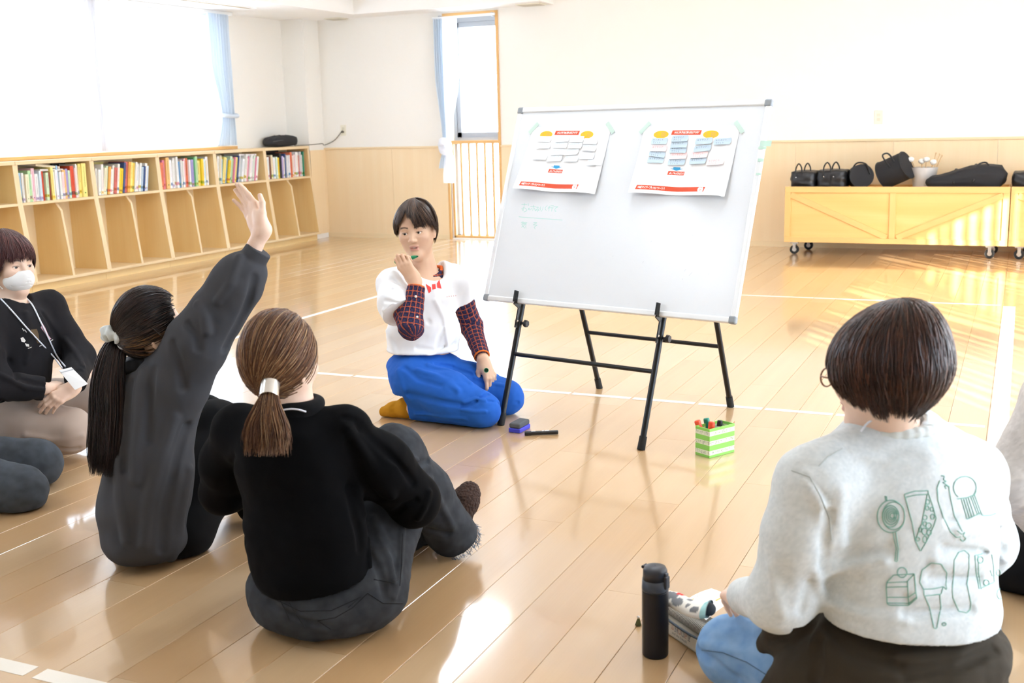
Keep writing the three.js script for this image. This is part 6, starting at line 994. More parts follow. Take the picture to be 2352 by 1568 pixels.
  const f2 = slip([P(962, 1240, 3.54), P(985, 1240, 3.56), P(1005, 1225, 3.6)], [0.034, 0.038, 0.03]); part('slipper', f2.mesh(0.005, (p) => mix3(fur, fu2, clamp(0.5 + 0.9 * nz(p.x * 170, p.y * 170, p.z * 170), 0, 1))), std('#ffffff', 1, { vertexColors: true }), g);
  settle(g);
}
// ---------------------------------------------------------------- woman in the dark grey sweatshirt raising her hand
{
  const g = person('woman in dark grey sweatshirt with a pale scrunchie, raising her hand'), P = px;
  const tf = frame(dirC(38)), hf = frame(dirC(62, 4)), ho = P(352, 764, 3.42);
  const sR = P(405, 850, 3.39), eR = P(500, 718, 3.34), wR = P(603, 540, 3.29), sL = P(300, 880, 3.52), eL = P(330, 1010, 3.75), wL = P(430, 1050, 3.85);
  const hipR = P(425, 1222, 3.52), hipL = P(330, 1215, 3.62), kR = P(500, 975, 3.72), kL = P(470, 960, 3.92), aR = P(585, 1165, 3.74), aL = P(560, 1130, 3.95);
  const B = new Field(); B.ell(P(362, 940, 3.46), 0.1, 0.13, 0.07, tf, 0.05).ell(P(342, 1130, 3.48), 0.1, 0.15, 0.08, tf, 0.05).chain([[sR, 0.042], [eR, 0.036], [wR, 0.017]], 0.02).chain([[sL, 0.042], [eL, 0.036], [wL, 0.017]], 0.02).chain([[hipR, 0.08], [kR, 0.055], [aR, 0.034]], 0.03).chain([[hipL, 0.08], [kL, 0.055], [aL, 0.034]], 0.03); neckOf(B, ho, hf, P(352, 850, 3.45)); floorCut(B);
  const HF = headField(ho, hf, { s: 0.97 }); neckOf(HF, ho, hf, P(352, 840, 3.44));
  // raised hand: fingers together, thumb out
  const y = P(556, 448, 3.345).sub(P(604, 532, 3.29)).normalize(), z = CFWD.clone().addScaledVector(CRIGHT, 0.5); z.addScaledVector(y, -z.dot(y)).normalize(); const x = z.clone().cross(y).normalize(); if (x.dot(CRIGHT) < 0) x.negate();
  const hA = handField(P(604, 530, 3.29), { x, y, z }, [[0.10, 0.12, 0.1, -0.05], [0.02, 0.1, 0.1, -0.01], [0.06, 0.12, 0.1, 0.03], [0.2, 0.25, 0.15, 0.06]], [[0.038, 0.040, -0.006], [0.054, 0.066, -0.004], [0.058, 0.094, 0.0]], 0.95, wR.clone().lerp(eR, 0.3));
  const hB = handField(wL, { x: tf.x.clone().negate(), y: tf.z, z: V(0, 1, 0) }, [[0.4, 0.5, 0.3, 0], [0.4, 0.5, 0.3, 0], [0.4, 0.5, 0.3, 0], [0.4, 0.5, 0.3, 0]], [[0.034, 0.045, -0.02], [0.04, 0.075, -0.03], [0.03, 0.095, -0.036]], 0.9, wL.clone().lerp(eL, 0.25));
  part('body', joinGeo([B.mesh(0.013, skinAt), HF.mesh(0.0032, headColor(ho, hf, { s: 0.97 }), 0.008), hA.mesh(0.0023, skinAt, 0.006), hB.mesh(0.005, skinAt)]), skinMat, g);
  eyes(g, ho, hf, hf.z, 0.97); maskOn(g, ho, hf, 0.97);
  const dark = hairTone('#140d0c', '#33211c', '#4a332b', 0.1), under = hairTone('#5a4028', '#8a6a45');
  part('hair', pulledHair(ho, hf, { rx: 0.087, ry: 0.113, rz: 0.106, yc: 0.03, zc: -0.010, tie: [0, -0.30, -0.95], n: 3000, r: 0.0014, tone: (d) => (d.y < -0.1 && d.y > -0.42 && d.z > -0.5 ? under() : dark()), base: '#171010', line: (d) => !((d.z > 0.70 && d.y < 0.62) || (Math.abs(d.x) > 0.70 && d.y < -0.22 && d.z > -0.28) || d.y < -0.86 || (d.y < -0.45 && d.z > -0.1)), gather: 0.1 }), hairMat, g);
  part('ponytail', tailHair([P(283, 776, 3.42), P(262, 805, 3.385), P(248, 870, 3.36), P(243, 960, 3.35), P(238, 1040, 3.34), P(233, 1095, 3.335)], (k) => (k < 0.1 ? lerp(0.016, 0.028, k * 10) : lerp(0.030, 0.046, sstep(0.1, 0.5, k)) * lerp(1, 0.75, sstep(0.75, 1, k))), { n: 1300, r: 0.0014, tone: dark, flat: 0.6, axis: CRIGHT, jit: 0.16 }), hairMat, g);
  { const c = P(270, 777, 3.385), ax = P(283, 770, 3.44).sub(P(262, 800, 3.42)).normalize(), t = new THREE.TorusGeometry(0.030, 0.022, 28, 90), p = t.attributes.position; for (let i = 0; i < p.count; i++) { const X = p.getX(i), Y = p.getY(i), Z = p.getZ(i), a = Math.atan2(Y, X), k = 1 + 0.16 * Math.sin(a * 9 + Z * 90) + 0.22 * nz(X * 60, Y * 60, Z * 60), r = Math.hypot(X, Y); const cx = X / r * 0.030, cy = Y / r * 0.030; p.setXYZ(i, cx + (X - cx) * k, cy + (Y - cy) * k, Z * k); } t.computeVertexNormals(); t.applyQuaternion(new THREE.Quaternion().setFromUnitVectors(V(0, 0, 1), ax)); t.translate(c.x, c.y, c.z); part('scrunchie', t, cloth('#d3d9d8', 0.7), g); }
  part('hair_pin', tube([P(346, 750, 3.325), P(358, 760, 3.322), P(372, 773, 3.325)], 0.0012, 14, 5), std('#1a1412', 0.4), g);
  // sweatshirt
  const S = new Field(); S.ell(P(368, 925, 3.44), 0.128, 0.14, 0.115, tf, 0.07).ell(P(345, 1060, 3.45), 0.140, 0.17, 0.128, tf, 0.07).ell(P(326, 1170, 3.45), 0.132, 0.14, 0.138, tf, 0.07).ell(P(336, 1238, 3.44), 0.122, 0.075, 0.132, tf, 0.05);
  S.cap(P(345, 855, 3.45), sR, 0.05, 0.08, 0.06).cap(P(335, 858, 3.47), sL, 0.05, 0.07, 0.06);
  const pc = sR.clone(), cuff0 = P(572, 607, 3.305), cuff1 = P(592, 575, 3.298);
  S.chain([[pc.clone().add(P(415, 880, 3.40).sub(sR)), 0.088], [P(455, 785, 3.36), 0.086], [eR, 0.070], [P(545, 650, 3.32), 0.068], [P(563, 622, 3.31), 0.058]], 0.05).cap(cuff0, cuff1.clone().addScaledVector(cuff1.clone().sub(cuff0).normalize(), 0.012), 0.0405, 0.039, 0.005);
  S.chain([[sL, 0.075], [eL, 0.06], [wL, 0.042]], 0.05);
  foldsOn(S, [[[[455, 700], [470, 730], [475, 760]], 0.014, 0.0204], [[[430, 745], [450, 770], [455, 800]], 0.012, -0.0204], [[[395, 790], [410, 830], [420, 890]], 0.014, -0.0204], [[[330, 850], [322, 930], [315, 1010], [310, 1100]], 0.015, 0.0153], [[[350, 850], [345, 930], [340, 1010]], 0.013, -0.0153], [[[400, 960], [370, 1050], [340, 1150], [330, 1250]], 0.017, 0.017], [[[430, 980], [405, 1060], [380, 1160], [372, 1260]], 0.016, -0.017], [[[455, 990], [435, 1080], [415, 1180], [395, 1280]], 0.016, 0.0187], [[[300, 880], [290, 980], [285, 1080]], 0.015, -0.0102], [[[550, 590], [530, 650], [500, 690]], 0.013, 0.0136], [[[585, 640], [560, 720], [520, 800]], 0.015, -0.0136], [[[270, 1060], [275, 1150], [290, 1240]], 0.017, 0.0119], [[[470, 920], [478, 980], [470, 1040]], 0.012, 0.0153], [[[435, 1130], [440, 1200], [425, 1270]], 0.012, 0.0153]]);
  S.wr = [[0.005, 11, 4, 11, 9], [0.002, 28, 16, 28, 2]];
  { const cd = cuff1.clone().sub(cuff0).normalize(); limbCut(S, cuff1.clone().addScaledVector(cd, 0.004), cd, 0.08); } floorCut(S, 0.012);
  const sw = part('sweatshirt', S.mesh(0.0065), cloth('#424347', 0.95, { sheen: 0.15 }), g);
  const K = new Field(); { const c = P(330, 842, 3.44), N = 20; let pr = null; for (let i = 0; i <= N; i++) { const a = i / N * 6.2832, q = c.clone().addScaledVector(tf.x, Math.cos(a) * 0.07).addScaledVector(tf.z, Math.sin(a) * 0.066).add(V(0, 0.012 * Math.sin(a * 2), 0)); if (pr) { K.cap(pr, q, 0.012, 0.012, 0.01); K.cap(pr.clone().add(V(0, 0.016, 0)), q.clone().add(V(0, 0.016, 0)), 0.008, 0.008, 0.01); } pr = q; } } part('collar', K.mesh(0.0045, null, 0.006), cloth('#141416', 0.9), sw);
  const J = new Field(); J.ell(P(365, 1235, 3.54), 0.12, 0.08, 0.11, tf, 0.06).chain([[hipR, 0.09], [hipR.clone().lerp(kR, 0.5).addScaledVector(CRIGHT, 0.015), 0.1], [kR, 0.08]], 0.05).chain([[hipL, 0.1], [kL, 0.078]], 0.05).chain([[kR, 0.072], [aR, 0.055]], 0.04).chain([[kL, 0.072], [aL, 0.055]], 0.04); J.wr = [[0.004, 16, 16, 16, 1]]; floorCut(J);
  part('trousers', J.mesh(0.008), cloth('#0c0c0e', 0.95, { sheen: 0.1 }), g);
  for (const [a, k] of [[aR, kR], [aL, kL]]) { const F = new Field(), f = dirC(60); const c = a.clone().setY(0.035); F.cap(a.clone().add(V(0, 0, 0)), c, 0.036, 0.036, 0.02).chain([[c, 0.035], [c.clone().addScaledVector(f, 0.1), 0.036], [c.clone().addScaledVector(f, 0.16), 0.024]], 0.02); floorCut(F, 0.002); part('sock', F.mesh(0.007), cloth('#2a2a2e', 1), g); void k; }
  settle(g);
}
// ---------------------------------------------------------------- woman with the bob haircut and printed pale sweatshirt, seen from behind
{
  const g = person('woman with a dark bob and pale sweatshirt printed with food drawings'), P = px;
  const tf = frame(dirC(-16)), hf = frame(dirC(-43, -8)), ho = P(2028, 858, 2.2);
  const sL = P(1872, 1112, 2.2), eL = P(1792, 1372, 2.27), wL = P(1706, 1370, 2.46), sR = P(2222, 1096, 2.37), eR = P(2262, 1245, 2.5), wR = P(2160, 1370, 2.68);
  const hipL = P(1985, 1545, 2.36), hipR = P(2190, 1545, 2.45), kL = P(1684, 1494, 2.60), kR = P(2230, 1450, 2.95), aL = P(1900, 1545, 2.70), aR = P(1960, 1500, 2.85);
  const B = new Field(); B.ell(P(2065, 1130, 2.28), 0.16, 0.13, 0.09, tf, 0.05).ell(P(2090, 1330, 2.3), 0.16, 0.17, 0.11, tf, 0.05).chain([[sL, 0.045], [eL, 0.038], [wL, 0.017]], 0.02).chain([[sR, 0.045], [eR, 0.038], [wR, 0.017]], 0.02).chain([[hipL, 0.08], [kL, 0.055], [aL, 0.036]], 0.03).chain([[hipR, 0.08], [kR, 0.055], [aR, 0.036]], 0.03); neckOf(B, ho, hf, P(2045, 1000, 2.26), 0.052); floorCut(B);
  const HF = headField(ho, hf, { s: 1.0 }); neckOf(HF, ho, hf, P(2045, 1000, 2.26), 0.052);
  const hy = P(1672, 1352, 2.58).sub(wL).normalize(), hz = V(0, 1, 0).addScaledVector(CRIGHT, -0.4); hz.addScaledVector(hy, -hz.dot(hy)).normalize(); const hx = hz.clone().cross(hy); 
  const hd = handField(wL, { x: hx.dot(CRIGHT) > 0 ? hx : hx.clone().negate(), y: hy, z: hz }, [[0.5, 0.7, 0.4, 0], [0.55, 0.8, 0.4, 0], [0.6, 0.8, 0.4, 0], [0.6, 0.8, 0.4, 0]], [[0.036, 0.045, -0.02], [0.042, 0.075, -0.03], [0.032, 0.098, -0.036]], 0.92, wL.clone().lerp(eL, 0.25));
  const h2 = handField(wR, { x: CRIGHT.clone().negate(), y: dirC(-70), z: V(0, 1, 0) }, [[0.5, 0.7, 0.4, 0], [0.55, 0.8, 0.4, 0], [0.6, 0.8, 0.4, 0], [0.6, 0.8, 0.4, 0]], [[0.036, 0.045, -0.02], [0.042, 0.075, -0.03], [0.032, 0.098, -0.036]], 0.92, wR.clone().lerp(eR, 0.25));
  part('body', joinGeo([B.mesh(0.014, skinAt), HF.mesh(0.003, headColor(ho, hf), 0.008), hd.mesh(0.003, skinAt, 0.006), h2.mesh(0.005, skinAt)]), skinMat, g); eyes(g, ho, hf, hf.z);
  const end = (phi) => { const a = Math.abs(phi * 57.3); let e = -0.066; if (a > 140) e = -0.074; if (a < 100) e = lerp(-0.036, -0.066, sstep(70, 100, a)); if (a < 70) e = lerp(0.03, -0.036, sstep(30, 66, a)); return e + 0.006 * Math.sin(phi * 13) + 0.004 * Math.sin(phi * 29); };
  part('hair', capHair(ho, hf, { rx: 0.110, ry: 0.122, rz: 0.116, yc: 0.018, zc: -0.016, crown: [0.0, -0.035], end, curl: (p) => (Math.abs(p) > 2.3 ? 0.55 : 0.34), n: 5200, r: 0.0016, tone: hairTone('#22130f', '#4b2c20', '#6d4531', 0.14), base: '#23140f', jit: 0.006, steps: 18 }), hairMat, g);
  { const S = new Strands(), t = hairTone('#22130f', '#3c241b'); for (let i = 0; i < 120; i++) { const u = rr(2035, 2110), a = P(u, 918, 2.172), b = P(u + rr(-6, 14), 944, 2.168), c = P(u + rr(-10, 20), rr(952, 974), 2.172); S.add([a, b, c], 0.0017, 0.0003, t()); } part('nape_hair', S.geo(), hairMat, g); }
  { // glasses
    const gm = std('#7a4a2a', 0.35), rim = (e) => { const t = new THREE.TorusGeometry(0.021, 0.0018, 8, 40); t.scale(1.1, 0.88, 1); t.applyMatrix4(new THREE.Matrix4().makeBasis(hf.x, hf.y, hf.z).setPosition(loc(ho, hf, e * 0.033, -0.002, 0.104))); return t; };
    const q = part('glasses', [rim(-1), rim(1), tube([loc(ho, hf, -0.011, 0.002, 0.105), loc(ho, hf, 0, 0.005, 0.108), loc(ho, hf, 0.011, 0.002, 0.105)], 0.0016, 10, 6)].concat([-1, 1].map((e) => tube([loc(ho, hf, e * 0.056, 0.004, 0.103), loc(ho, hf, e * 0.072, 0.004, 0.08), loc(ho, hf, e * 0.084, 0.002, -0.01)], 0.0018, 20, 6))), gm, g); void q;
  }
  // sweatshirt
  const S = new Field(); S.ell(P(2062, 1105, 2.275), 0.185, 0.115, 0.118, tf, 0.08).ell(P(2088, 1250, 2.285), 0.188, 0.165, 0.138, tf, 0.08).ell(P(2096, 1395, 2.295), 0.184, 0.1, 0.148, tf, 0.06);
  S.cap(P(1990, 1018, 2.25), sL, 0.05, 0.066, 0.06).cap(P(2105, 1008, 2.3), sR, 0.05, 0.068, 0.06).cap(P(2048, 1010, 2.27), P(2060, 1060, 2.27), 0.075, 0.09, 0.06);
  S.chain([[sL, 0.072], [P(1835, 1230, 2.225), 0.066], [eL, 0.060], [wL.clone().lerp(eL, 0.1), 0.040]], 0.045).cap(wL.clone().lerp(eL, 0.2), wL, 0.041, 0.037, 0.01);
  S.chain([[sR, 0.074], [eR, 0.062], [wR, 0.042]], 0.045); S.cap(P(2042, 940, 2.25), P(2050, 992, 2.262), 0.062, 0.066, 0.012, -1);
  foldsOn(S, [[[[1892, 1300], [1960, 1275], [2040, 1260]], 0.013, -0.012], [[[1895, 1320], [1960, 1300], [2030, 1290]], 0.014, 0.008], [[[1900, 1180], [1895, 1250], [1890, 1310]], 0.014, -0.014], [[[1930, 1130], [1925, 1190], [1930, 1250]], 0.016, 0.008], [[[1850, 1090], [1880, 1150], [1905, 1240]], 0.016, 0.008], [[[1875, 1310], [1880, 1350], [1895, 1390]], 0.012, 0.012], [[[1860, 1340], [1850, 1370], [1840, 1400]], 0.012, -0.012], [[[1770, 1300], [1780, 1360], [1800, 1410]], 0.014, 0.006], [[[2290, 1175], [2240, 1195], [2180, 1200]], 0.010, -0.012], [[[2300, 1200], [2260, 1215], [2200, 1225]], 0.011, 0.010], [[[2305, 1262], [2250, 1268], [2170, 1262]], 0.011, -0.013], [[[2310, 1285], [2250, 1296], [2150, 1290]], 0.013, 0.010], [[[2312, 1325], [2250, 1330], [2140, 1330]], 0.011, -0.013], [[[2310, 1350], [2240, 1362], [2100, 1366]], 0.013, 0.010], [[[2308, 1390], [2230, 1400], [2080, 1410]], 0.012, -0.010], [[[1900, 1385], [1980, 1412], [2080, 1425]], 0.014, 0.007], [[[1960, 1040], [2040, 1060], [2140, 1045]], 0.012, 0.004], [[[1835, 1085], [1870, 1110], [1900, 1150]], 0.009, -0.005]], 1.05);
  S.wr = [[0.004, 10, 12, 10, 3], [0.0016, 32, 34, 32, 6]];
  { const a = P(1885, 1412, 2.3), b = P(2050, 1482, 2.15), c = P(2298, 1418, 2.32); planeCutLow(S, a, b, c, 0.4, tf, P(2090, 1400, 2.29)); }
  limbCut(S, wL, wL.clone().sub(eL), 0.06);
  const g1 = lin('#e2e6e6'), g2 = lin('#c8cfd0'); const sw = part('sweatshirt', S.mesh(0.0058, (p) => mix3(g1, g2, clamp(0.35 + 0.6 * nz(p.x * 150, p.y * 300, p.z * 150) + 0.12 * nz(p.x * 40, p.y * 50, p.z * 40), 0, 1))), cloth('#ffffff', 0.95, { vertexColors: true, sheen: 0.3 }), g);
  { const K = new Field(), c = P(2050, 1000, 2.262), N = 24; let pr = null; for (let i = 0; i <= N; i++) { const a = i / N * 6.2832, q = c.clone().addScaledVector(tf.x, Math.cos(a) * 0.082).addScaledVector(tf.z, Math.sin(a) * 0.076).add(V(0, 0.012 - 0.014 * Math.sin(a), 0)); if (pr) K.cap(pr, q, 0.0095, 0.0095, 0.01); pr = q; } part('neckband', K.mesh(0.004, null, 0.006), cloth('#d9dedb', 0.95), sw); }
  part('neck_cord', tube([P(1978, 990, 2.19), P(1992, 972, 2.18), P(2012, 961, 2.172), P(2040, 955, 2.168), P(2070, 956, 2.17)], 0.0022, 30, 6), std('#e9ecf4', 0.6), g);
  for (const l of [[[1818, 1080], [1860, 1095], [1885, 1140], [1905, 1190], [1910, 1240]], [[1880, 1070], [1900, 1050], [1935, 1030]]]) part('sleeve_seam', inkLine(S, [l], 0.0012, 0.0002), std('#b9c0bd', 0.95), sw);
  { // line drawings printed on the back, traced as thin ink lines on the cloth
    const C = (l) => l.map(([x, y]) => [1950 + x / 3.647, 1040 + y / 3.647]);
    const el = (cx, cy, rx, ry, a0 = 0, a1 = 6.2832, n = 22) => { const o = []; for (let i = 0; i <= n; i++) { const a = lerp(a0, a1, i / n); o.push([cx + rx * Math.cos(a), cy + ry * Math.sin(a)]); } return o; };
    const L = [el(352, 530, 115, 135), el(375, 525, 95, 115, 0.5, 5.8), el(350, 530, 68, 90), el(352, 528, 55, 70, 0.4, 6.1), el(355, 525, 42, 52), el(358, 524, 30, 36, 0.3, 5.9), el(362, 524, 18, 22), [[303, 358], [308, 400]], [[314, 362], [318, 400]], [[370, 662], [395, 800], [386, 905], [405, 908], [412, 800], [392, 662]],
      [[465, 345], [550, 320], [662, 316], [660, 345], [560, 352], [472, 372], [465, 345]], [[472, 372], [530, 590], [555, 730], [600, 822], [650, 740], [715, 600], [730, 545], [700, 440], [662, 330]], [[655, 350], [610, 590], [560, 720]], el(660, 410, 15, 20), el(655, 460, 14, 18), el(695, 470, 14, 18), el(637, 540, 18, 20), el(700, 532, 16, 20), el(636, 592, 16, 18), el(668, 608, 22, 24), el(634, 655, 22, 28), el(672, 665, 18, 22), el(576, 720, 16, 16), el(636, 722, 16, 28), el(598, 640, 12, 20),
      [[760, 232], [738, 290], [745, 400], [790, 540], [850, 660], [900, 705], [935, 700]], [[835, 275], [850, 380], [880, 520], [925, 610], [950, 660]], [[770, 190], [800, 195], [790, 220], [815, 240], [785, 245], [845, 285], [800, 270], [812, 300]], [[905, 650], [945, 680], [975, 660], [955, 690], [978, 712], [955, 740], [930, 715]],
      el(970, 290, 95, 95, 2.2, 7.1, 28), [[905, 385], [990, 372], [1050, 350], [1065, 320]], [[940, 385], [990, 552], [1105, 500], [1050, 350]], [[960, 385], [1010, 545]], [[980, 380], [1030, 538]], [[1000, 375], [1050, 528]], [[1020, 368], [1075, 515]], [[1035, 360], [1090, 508]], [[1110, 505], [1125, 525], [1190, 520], [1230, 505]],
      el(445, 1000, 40, 42), [[318, 1080], [375, 1022], [548, 1012], [485, 1078], [318, 1085]], [[318, 1080], [312, 1125], [320, 1262], [350, 1275], [500, 1275], [490, 1078]], [[548, 1012], [560, 1165], [568, 1215], [500, 1275]], [[312, 1125], [490, 1118]], [[315, 1208], [495, 1208], [562, 1165]], [[320, 1255], [500, 1258], [568, 1205]],
      [[625, 1140], [592, 1080], [612, 980], [690, 920], [770, 930], [818, 1000], [812, 1110], [818, 1145], [790, 1120], [700, 1138], [625, 1140]], [[625, 1140], [630, 1195], [700, 1190], [770, 1180], [790, 1122]], [[635, 1200], [672, 1285], [712, 1465], [735, 1468], [770, 1290], [760, 1185]], el(796, 1432, 17, 13),
      [[880, 900], [920, 830], [965, 815], [1005, 850], [1005, 960], [988, 1100], [1020, 1250], [1015, 1310], [985, 1338], [920, 1325], [870, 1210], [865, 1150], [878, 1000], [880, 900]], [[1055, 860], [1065, 1000], [1090, 1140]], [[1080, 860], [1085, 1000], [1105, 1142]], [[1055, 858], [1110, 845], [1150, 822]], el(1100, 895, 24, 26), el(1150, 1085, 22, 24), [[1195, 850], [1210, 950], [1215, 1080], [1110, 1130]], [[1180, 980], [1200, 1030]], el(1250, 1000, 18, 24), el(1265, 1180, 26, 42)];
    part('printed_drawing', inkLine(S, L.map(C), 0.00095, 0.0002), std('#7fb3a3', 0.9), sw);
  }
  // olive jacket wrapped round the hips
  const O = new Field(); O.ell(P(2085, 1490, 2.33), 0.212, 0.09, 0.18, tf, 0.06).ell(P(2060, 1580, 2.36), 0.23, 0.09, 0.2, tf, 0.06).chain([[P(1930, 1490, 2.28), 0.05], [P(1860, 1550, 2.34), 0.06], [P(1800, 1610, 2.38), 0.055]], 0.05).chain([[P(1910, 1425, 2.34), 0.03], [P(1850, 1432, 2.36), 0.034], [P(1800, 1456, 2.40), 0.032], [P(1762, 1478, 2.44), 0.026]], 0.03).cap(P(1855, 1400, 2.42), P(1775, 1425, 2.46), 0.03, 0.026, 0.03);
  foldsOn(O, [[[[1900, 1440], [1960, 1500], [2060, 1530]], 0.014, -0.010], [[[1880, 1470], [1880, 1520], [1870, 1560]], 0.013, -0.010], [[[2280, 1450], [2200, 1500], [2060, 1510]], 0.014, 0.009], [[[2285, 1490], [2200, 1530], [2080, 1545]], 0.013, -0.010], [[[1905, 1400], [1890, 1440], [1870, 1480]], 0.012, 0.010], [[[1830, 1440], [1800, 1462], [1765, 1470]], 0.008, -0.008]]); O.wr = [[0.005, 13, 13, 13, 4], [0.002, 34, 34, 34, 6]]; floorCut(O);
  part('olive_jacket', O.mesh(0.0075), cloth('#3a3329', 0.9, { sheen: 0.1 }), g);
  // jeans, legs crossed
  const J = new Field(); J.chain([[hipL, 0.1], [hipL.clone().lerp(kL, 0.5), 0.09], [kL, 0.076]], 0.05).chain([[kL, 0.074], [aL, 0.06]], 0.04).chain([[hipR, 0.1], [kR, 0.08], [aR, 0.06]], 0.04).ell(P(2080, 1560, 2.4), 0.17, 0.08, 0.14, tf, 0.05); foldsOn(J, [[[[1600, 1490], [1640, 1520], [1690, 1560]], 0.012, -0.014], [[[1615, 1480], [1700, 1500], [1790, 1545]], 0.014, 0.006], [[[1700, 1420], [1740, 1450], [1790, 1470]], 0.014, 0.006]]); J.wr = [[0.004, 18, 18, 18, 5], [0.0015, 50, 50, 50, 5]]; floorCut(J);
  const j1 = lin('#7098c8'), j2 = lin('#9cbede'); const jn = part('jeans', J.mesh(0.0065, (p) => mix3(j1, j2, clamp(0.35 + 0.7 * fbm(p.x * 30, p.y * 30, p.z * 30, 3), 0, 1))), cloth('#ffffff', 0.95, { vertexColors: true, sheen: 0.1 }), g);
  part('stitching', inkLine(J, [[[1612, 1492], [1660, 1498], [1715, 1520], [1770, 1555]]], 0.0013), std('#5a7692', 0.9), jn);
  for (const [a, d] of [[aL, dirC(70)], [aR, dirC(-70)]]) { const F = new Field(), c = a.clone().setY(0.04); F.chain([[a, 0.04], [c.clone().addScaledVector(d, 0.08), 0.04], [c.clone().addScaledVector(d, 0.15), 0.028]], 0.02); floorCut(F, 0.002); part('sock', F.mesh(0.008), cloth('#e2e2e0', 1), g); }
  settle(g);
}
function planeCutLow(F, a, b, c, ymax) { const n = b.clone().sub(a).cross(c.clone().sub(a)).normalize(); if (n.y > 0) n.negate(); const d0 = F.d.bind(F), k = n.dot(a), m = a.clone().add(b).add(c).divideScalar(3); F.d = (x, y, z) => { const r = d0(x, y, z), q = Math.hypot(x - m.x, z - m.z); return y < ymax && q < 0.235 ? Math.max(r, n.x * x + n.y * y + n.z * z - k) : r; }; }
// ---------------------------------------------------------------- masked person in black sweatshirt and beige trousers
{
  const g = person('person in face mask, black sweatshirt and beige trousers with an ID card'), P = px;
  const tf = frame(dirC(118)), hf = frame(dirC(120, -2), V(0, 1, 0).addScaledVector(CRIGHT, 0.06)), ho = P(22, 610, 4.52);
  const sN = P(-42, 735, 4.40), eN = P(-20, 882, 4.30), wN = P(100, 893, 4.40), sF = P(112, 706, 4.66), eF = P(180, 822, 4.66), wF = P(172, 888, 4.44);
  const hN = P(-50, 965, 4.5), hFr = P(-10, 930, 4.75), kN = P(160, 985, 4.50), kF = P(222, 915, 4.78), aN = P(-40, 1020, 4.6), aF = P(20, 985, 4.85);
  const B = new Field(); B.ell(P(42, 775, 4.54), 0.13, 0.15, 0.09, tf, 0.05).ell(P(25, 890, 4.56), 0.13, 0.14, 0.1, tf, 0.05).chain([[sN, 0.044], [eN, 0.038], [wN, 0.017]], 0.02).chain([[sF, 0.044], [eF, 0.038], [wF, 0.017]], 0.02).chain([[hN, 0.08], [kN, 0.058], [aN, 0.036]], 0.03).chain([[hFr, 0.08], [kF, 0.058], [aF, 0.036]], 0.03); neckOf(B, ho, hf, P(32, 705, 4.54), 0.05);
  const HF = headField(ho, hf); neckOf(HF, ho, hf, P(32, 705, 4.54), 0.05);
  const mk = (w, e, tip, up, flip) => { const y = tip.clone().sub(w).normalize(), z = up.clone(); z.addScaledVector(y, -z.dot(y)).normalize(); const x = y.clone().cross(z).multiplyScalar(flip); return handField(w, { x, y, z }, [[0.3, 0.4, 0.3, 0.05], [0.35, 0.45, 0.3, 0], [0.4, 0.5, 0.3, 0], [0.4, 0.5, 0.3, -0.05]], [[0.036, 0.045, -0.015], [0.044, 0.075, -0.02], [0.036, 0.1, -0.026]], 0.92, w.clone().lerp(e, 0.25)); };
  part('body', joinGeo([B.mesh(0.014, skinAt), HF.mesh(0.0028, headColor(ho, hf, { brow: '#3a2622' }), 0.008), mk(wF, eF, P(130, 915, 4.40), CFWD.clone().negate().addScaledVector(V(0, 1, 0), 0.4), 1).mesh(0.0032, skinAt, 0.006), mk(wN, eN, P(160, 874, 4.55), V(0, 1, 0), -1).mesh(0.0036, skinAt, 0.006)]), skinMat, g);
  eyes(g, ho, hf, hf.z.clone().addScaledVector(CRIGHT, 0.2)); maskOn(g, ho, hf, 1.02);
  const end = (phi) => { const a = Math.abs(phi * 57.3); let e = lerp(0.036, 0.030, sstep(0, 40, a)); if (a > 42) e = lerp(0.03, -0.045, sstep(42, 72, a)); if (a > 80) e = lerp(-0.045, -0.085, sstep(80, 120, a)); return e + 0.006 * Math.sin(phi * 15); };
  part('hair', capHair(ho, hf, { rx: 0.095, ry: 0.112, rz: 0.108, yc: 0.03, zc: -0.01, crown: [0, -0.02], end, curl: () => 0.2, n: 2600, r: 0.0016, tone: hairTone('#3a1d1e', '#5c3534', '#7a4f4c', 0.12), base: '#3a1f20', jit: 0.005 }), hairMat, g);
  const S = new Field(); S.ell(P(42, 768, 4.53), 0.155, 0.14, 0.115, tf, 0.07).ell(P(28, 860, 4.55), 0.165, 0.15, 0.13, tf, 0.07).ell(P(0, 945, 4.55), 0.16, 0.08, 0.14, tf, 0.06).cap(P(15, 712, 4.5), sN, 0.05, 0.066, 0.05).cap(P(55, 702, 4.58), sF, 0.05, 0.062, 0.05);
  S.chain([[sN, 0.07], [eN, 0.066], [wN, 0.046]], 0.04).chain([[sF, 0.066], [eF, 0.062], [wF.clone().lerp(eF, 0.1), 0.042]], 0.04).cap(ho.clone().add(V(0, -0.1, 0)), P(32, 690, 4.53), 0.06, 0.062, 0.012, -1);
  foldsOn(S, [[[[60, 720], [70, 770], [60, 830]], 0.014, 0.006], [[[100, 720], [130, 780], [140, 840]], 0.014, -0.009], [[[20, 830], [40, 870], [100, 885]], 0.013, -0.010], [[[150, 780], [175, 810], [190, 840]], 0.012, 0.008], [[[130, 850], [160, 860], [185, 850]], 0.010, -0.008], [[[0, 860], [60, 890], [120, 895]], 0.013, 0.008], [[[0, 920], [30, 925], [80, 920]], 0.012, -0.008]]); S.wr = [[0.005, 11, 9, 11, 2], [0.0018, 30, 26, 30, 8]];
  limbCut(S, wF.clone().lerp(eF, 0.06), wF.clone().sub(eF), 0.065); limbCut(S, wN, wN.clone().sub(eN), 0.07);
  const sw = part('sweatshirt', S.mesh(0.0065), cloth('#1e1d20', 0.95, { sheen: 0.15 }), g);
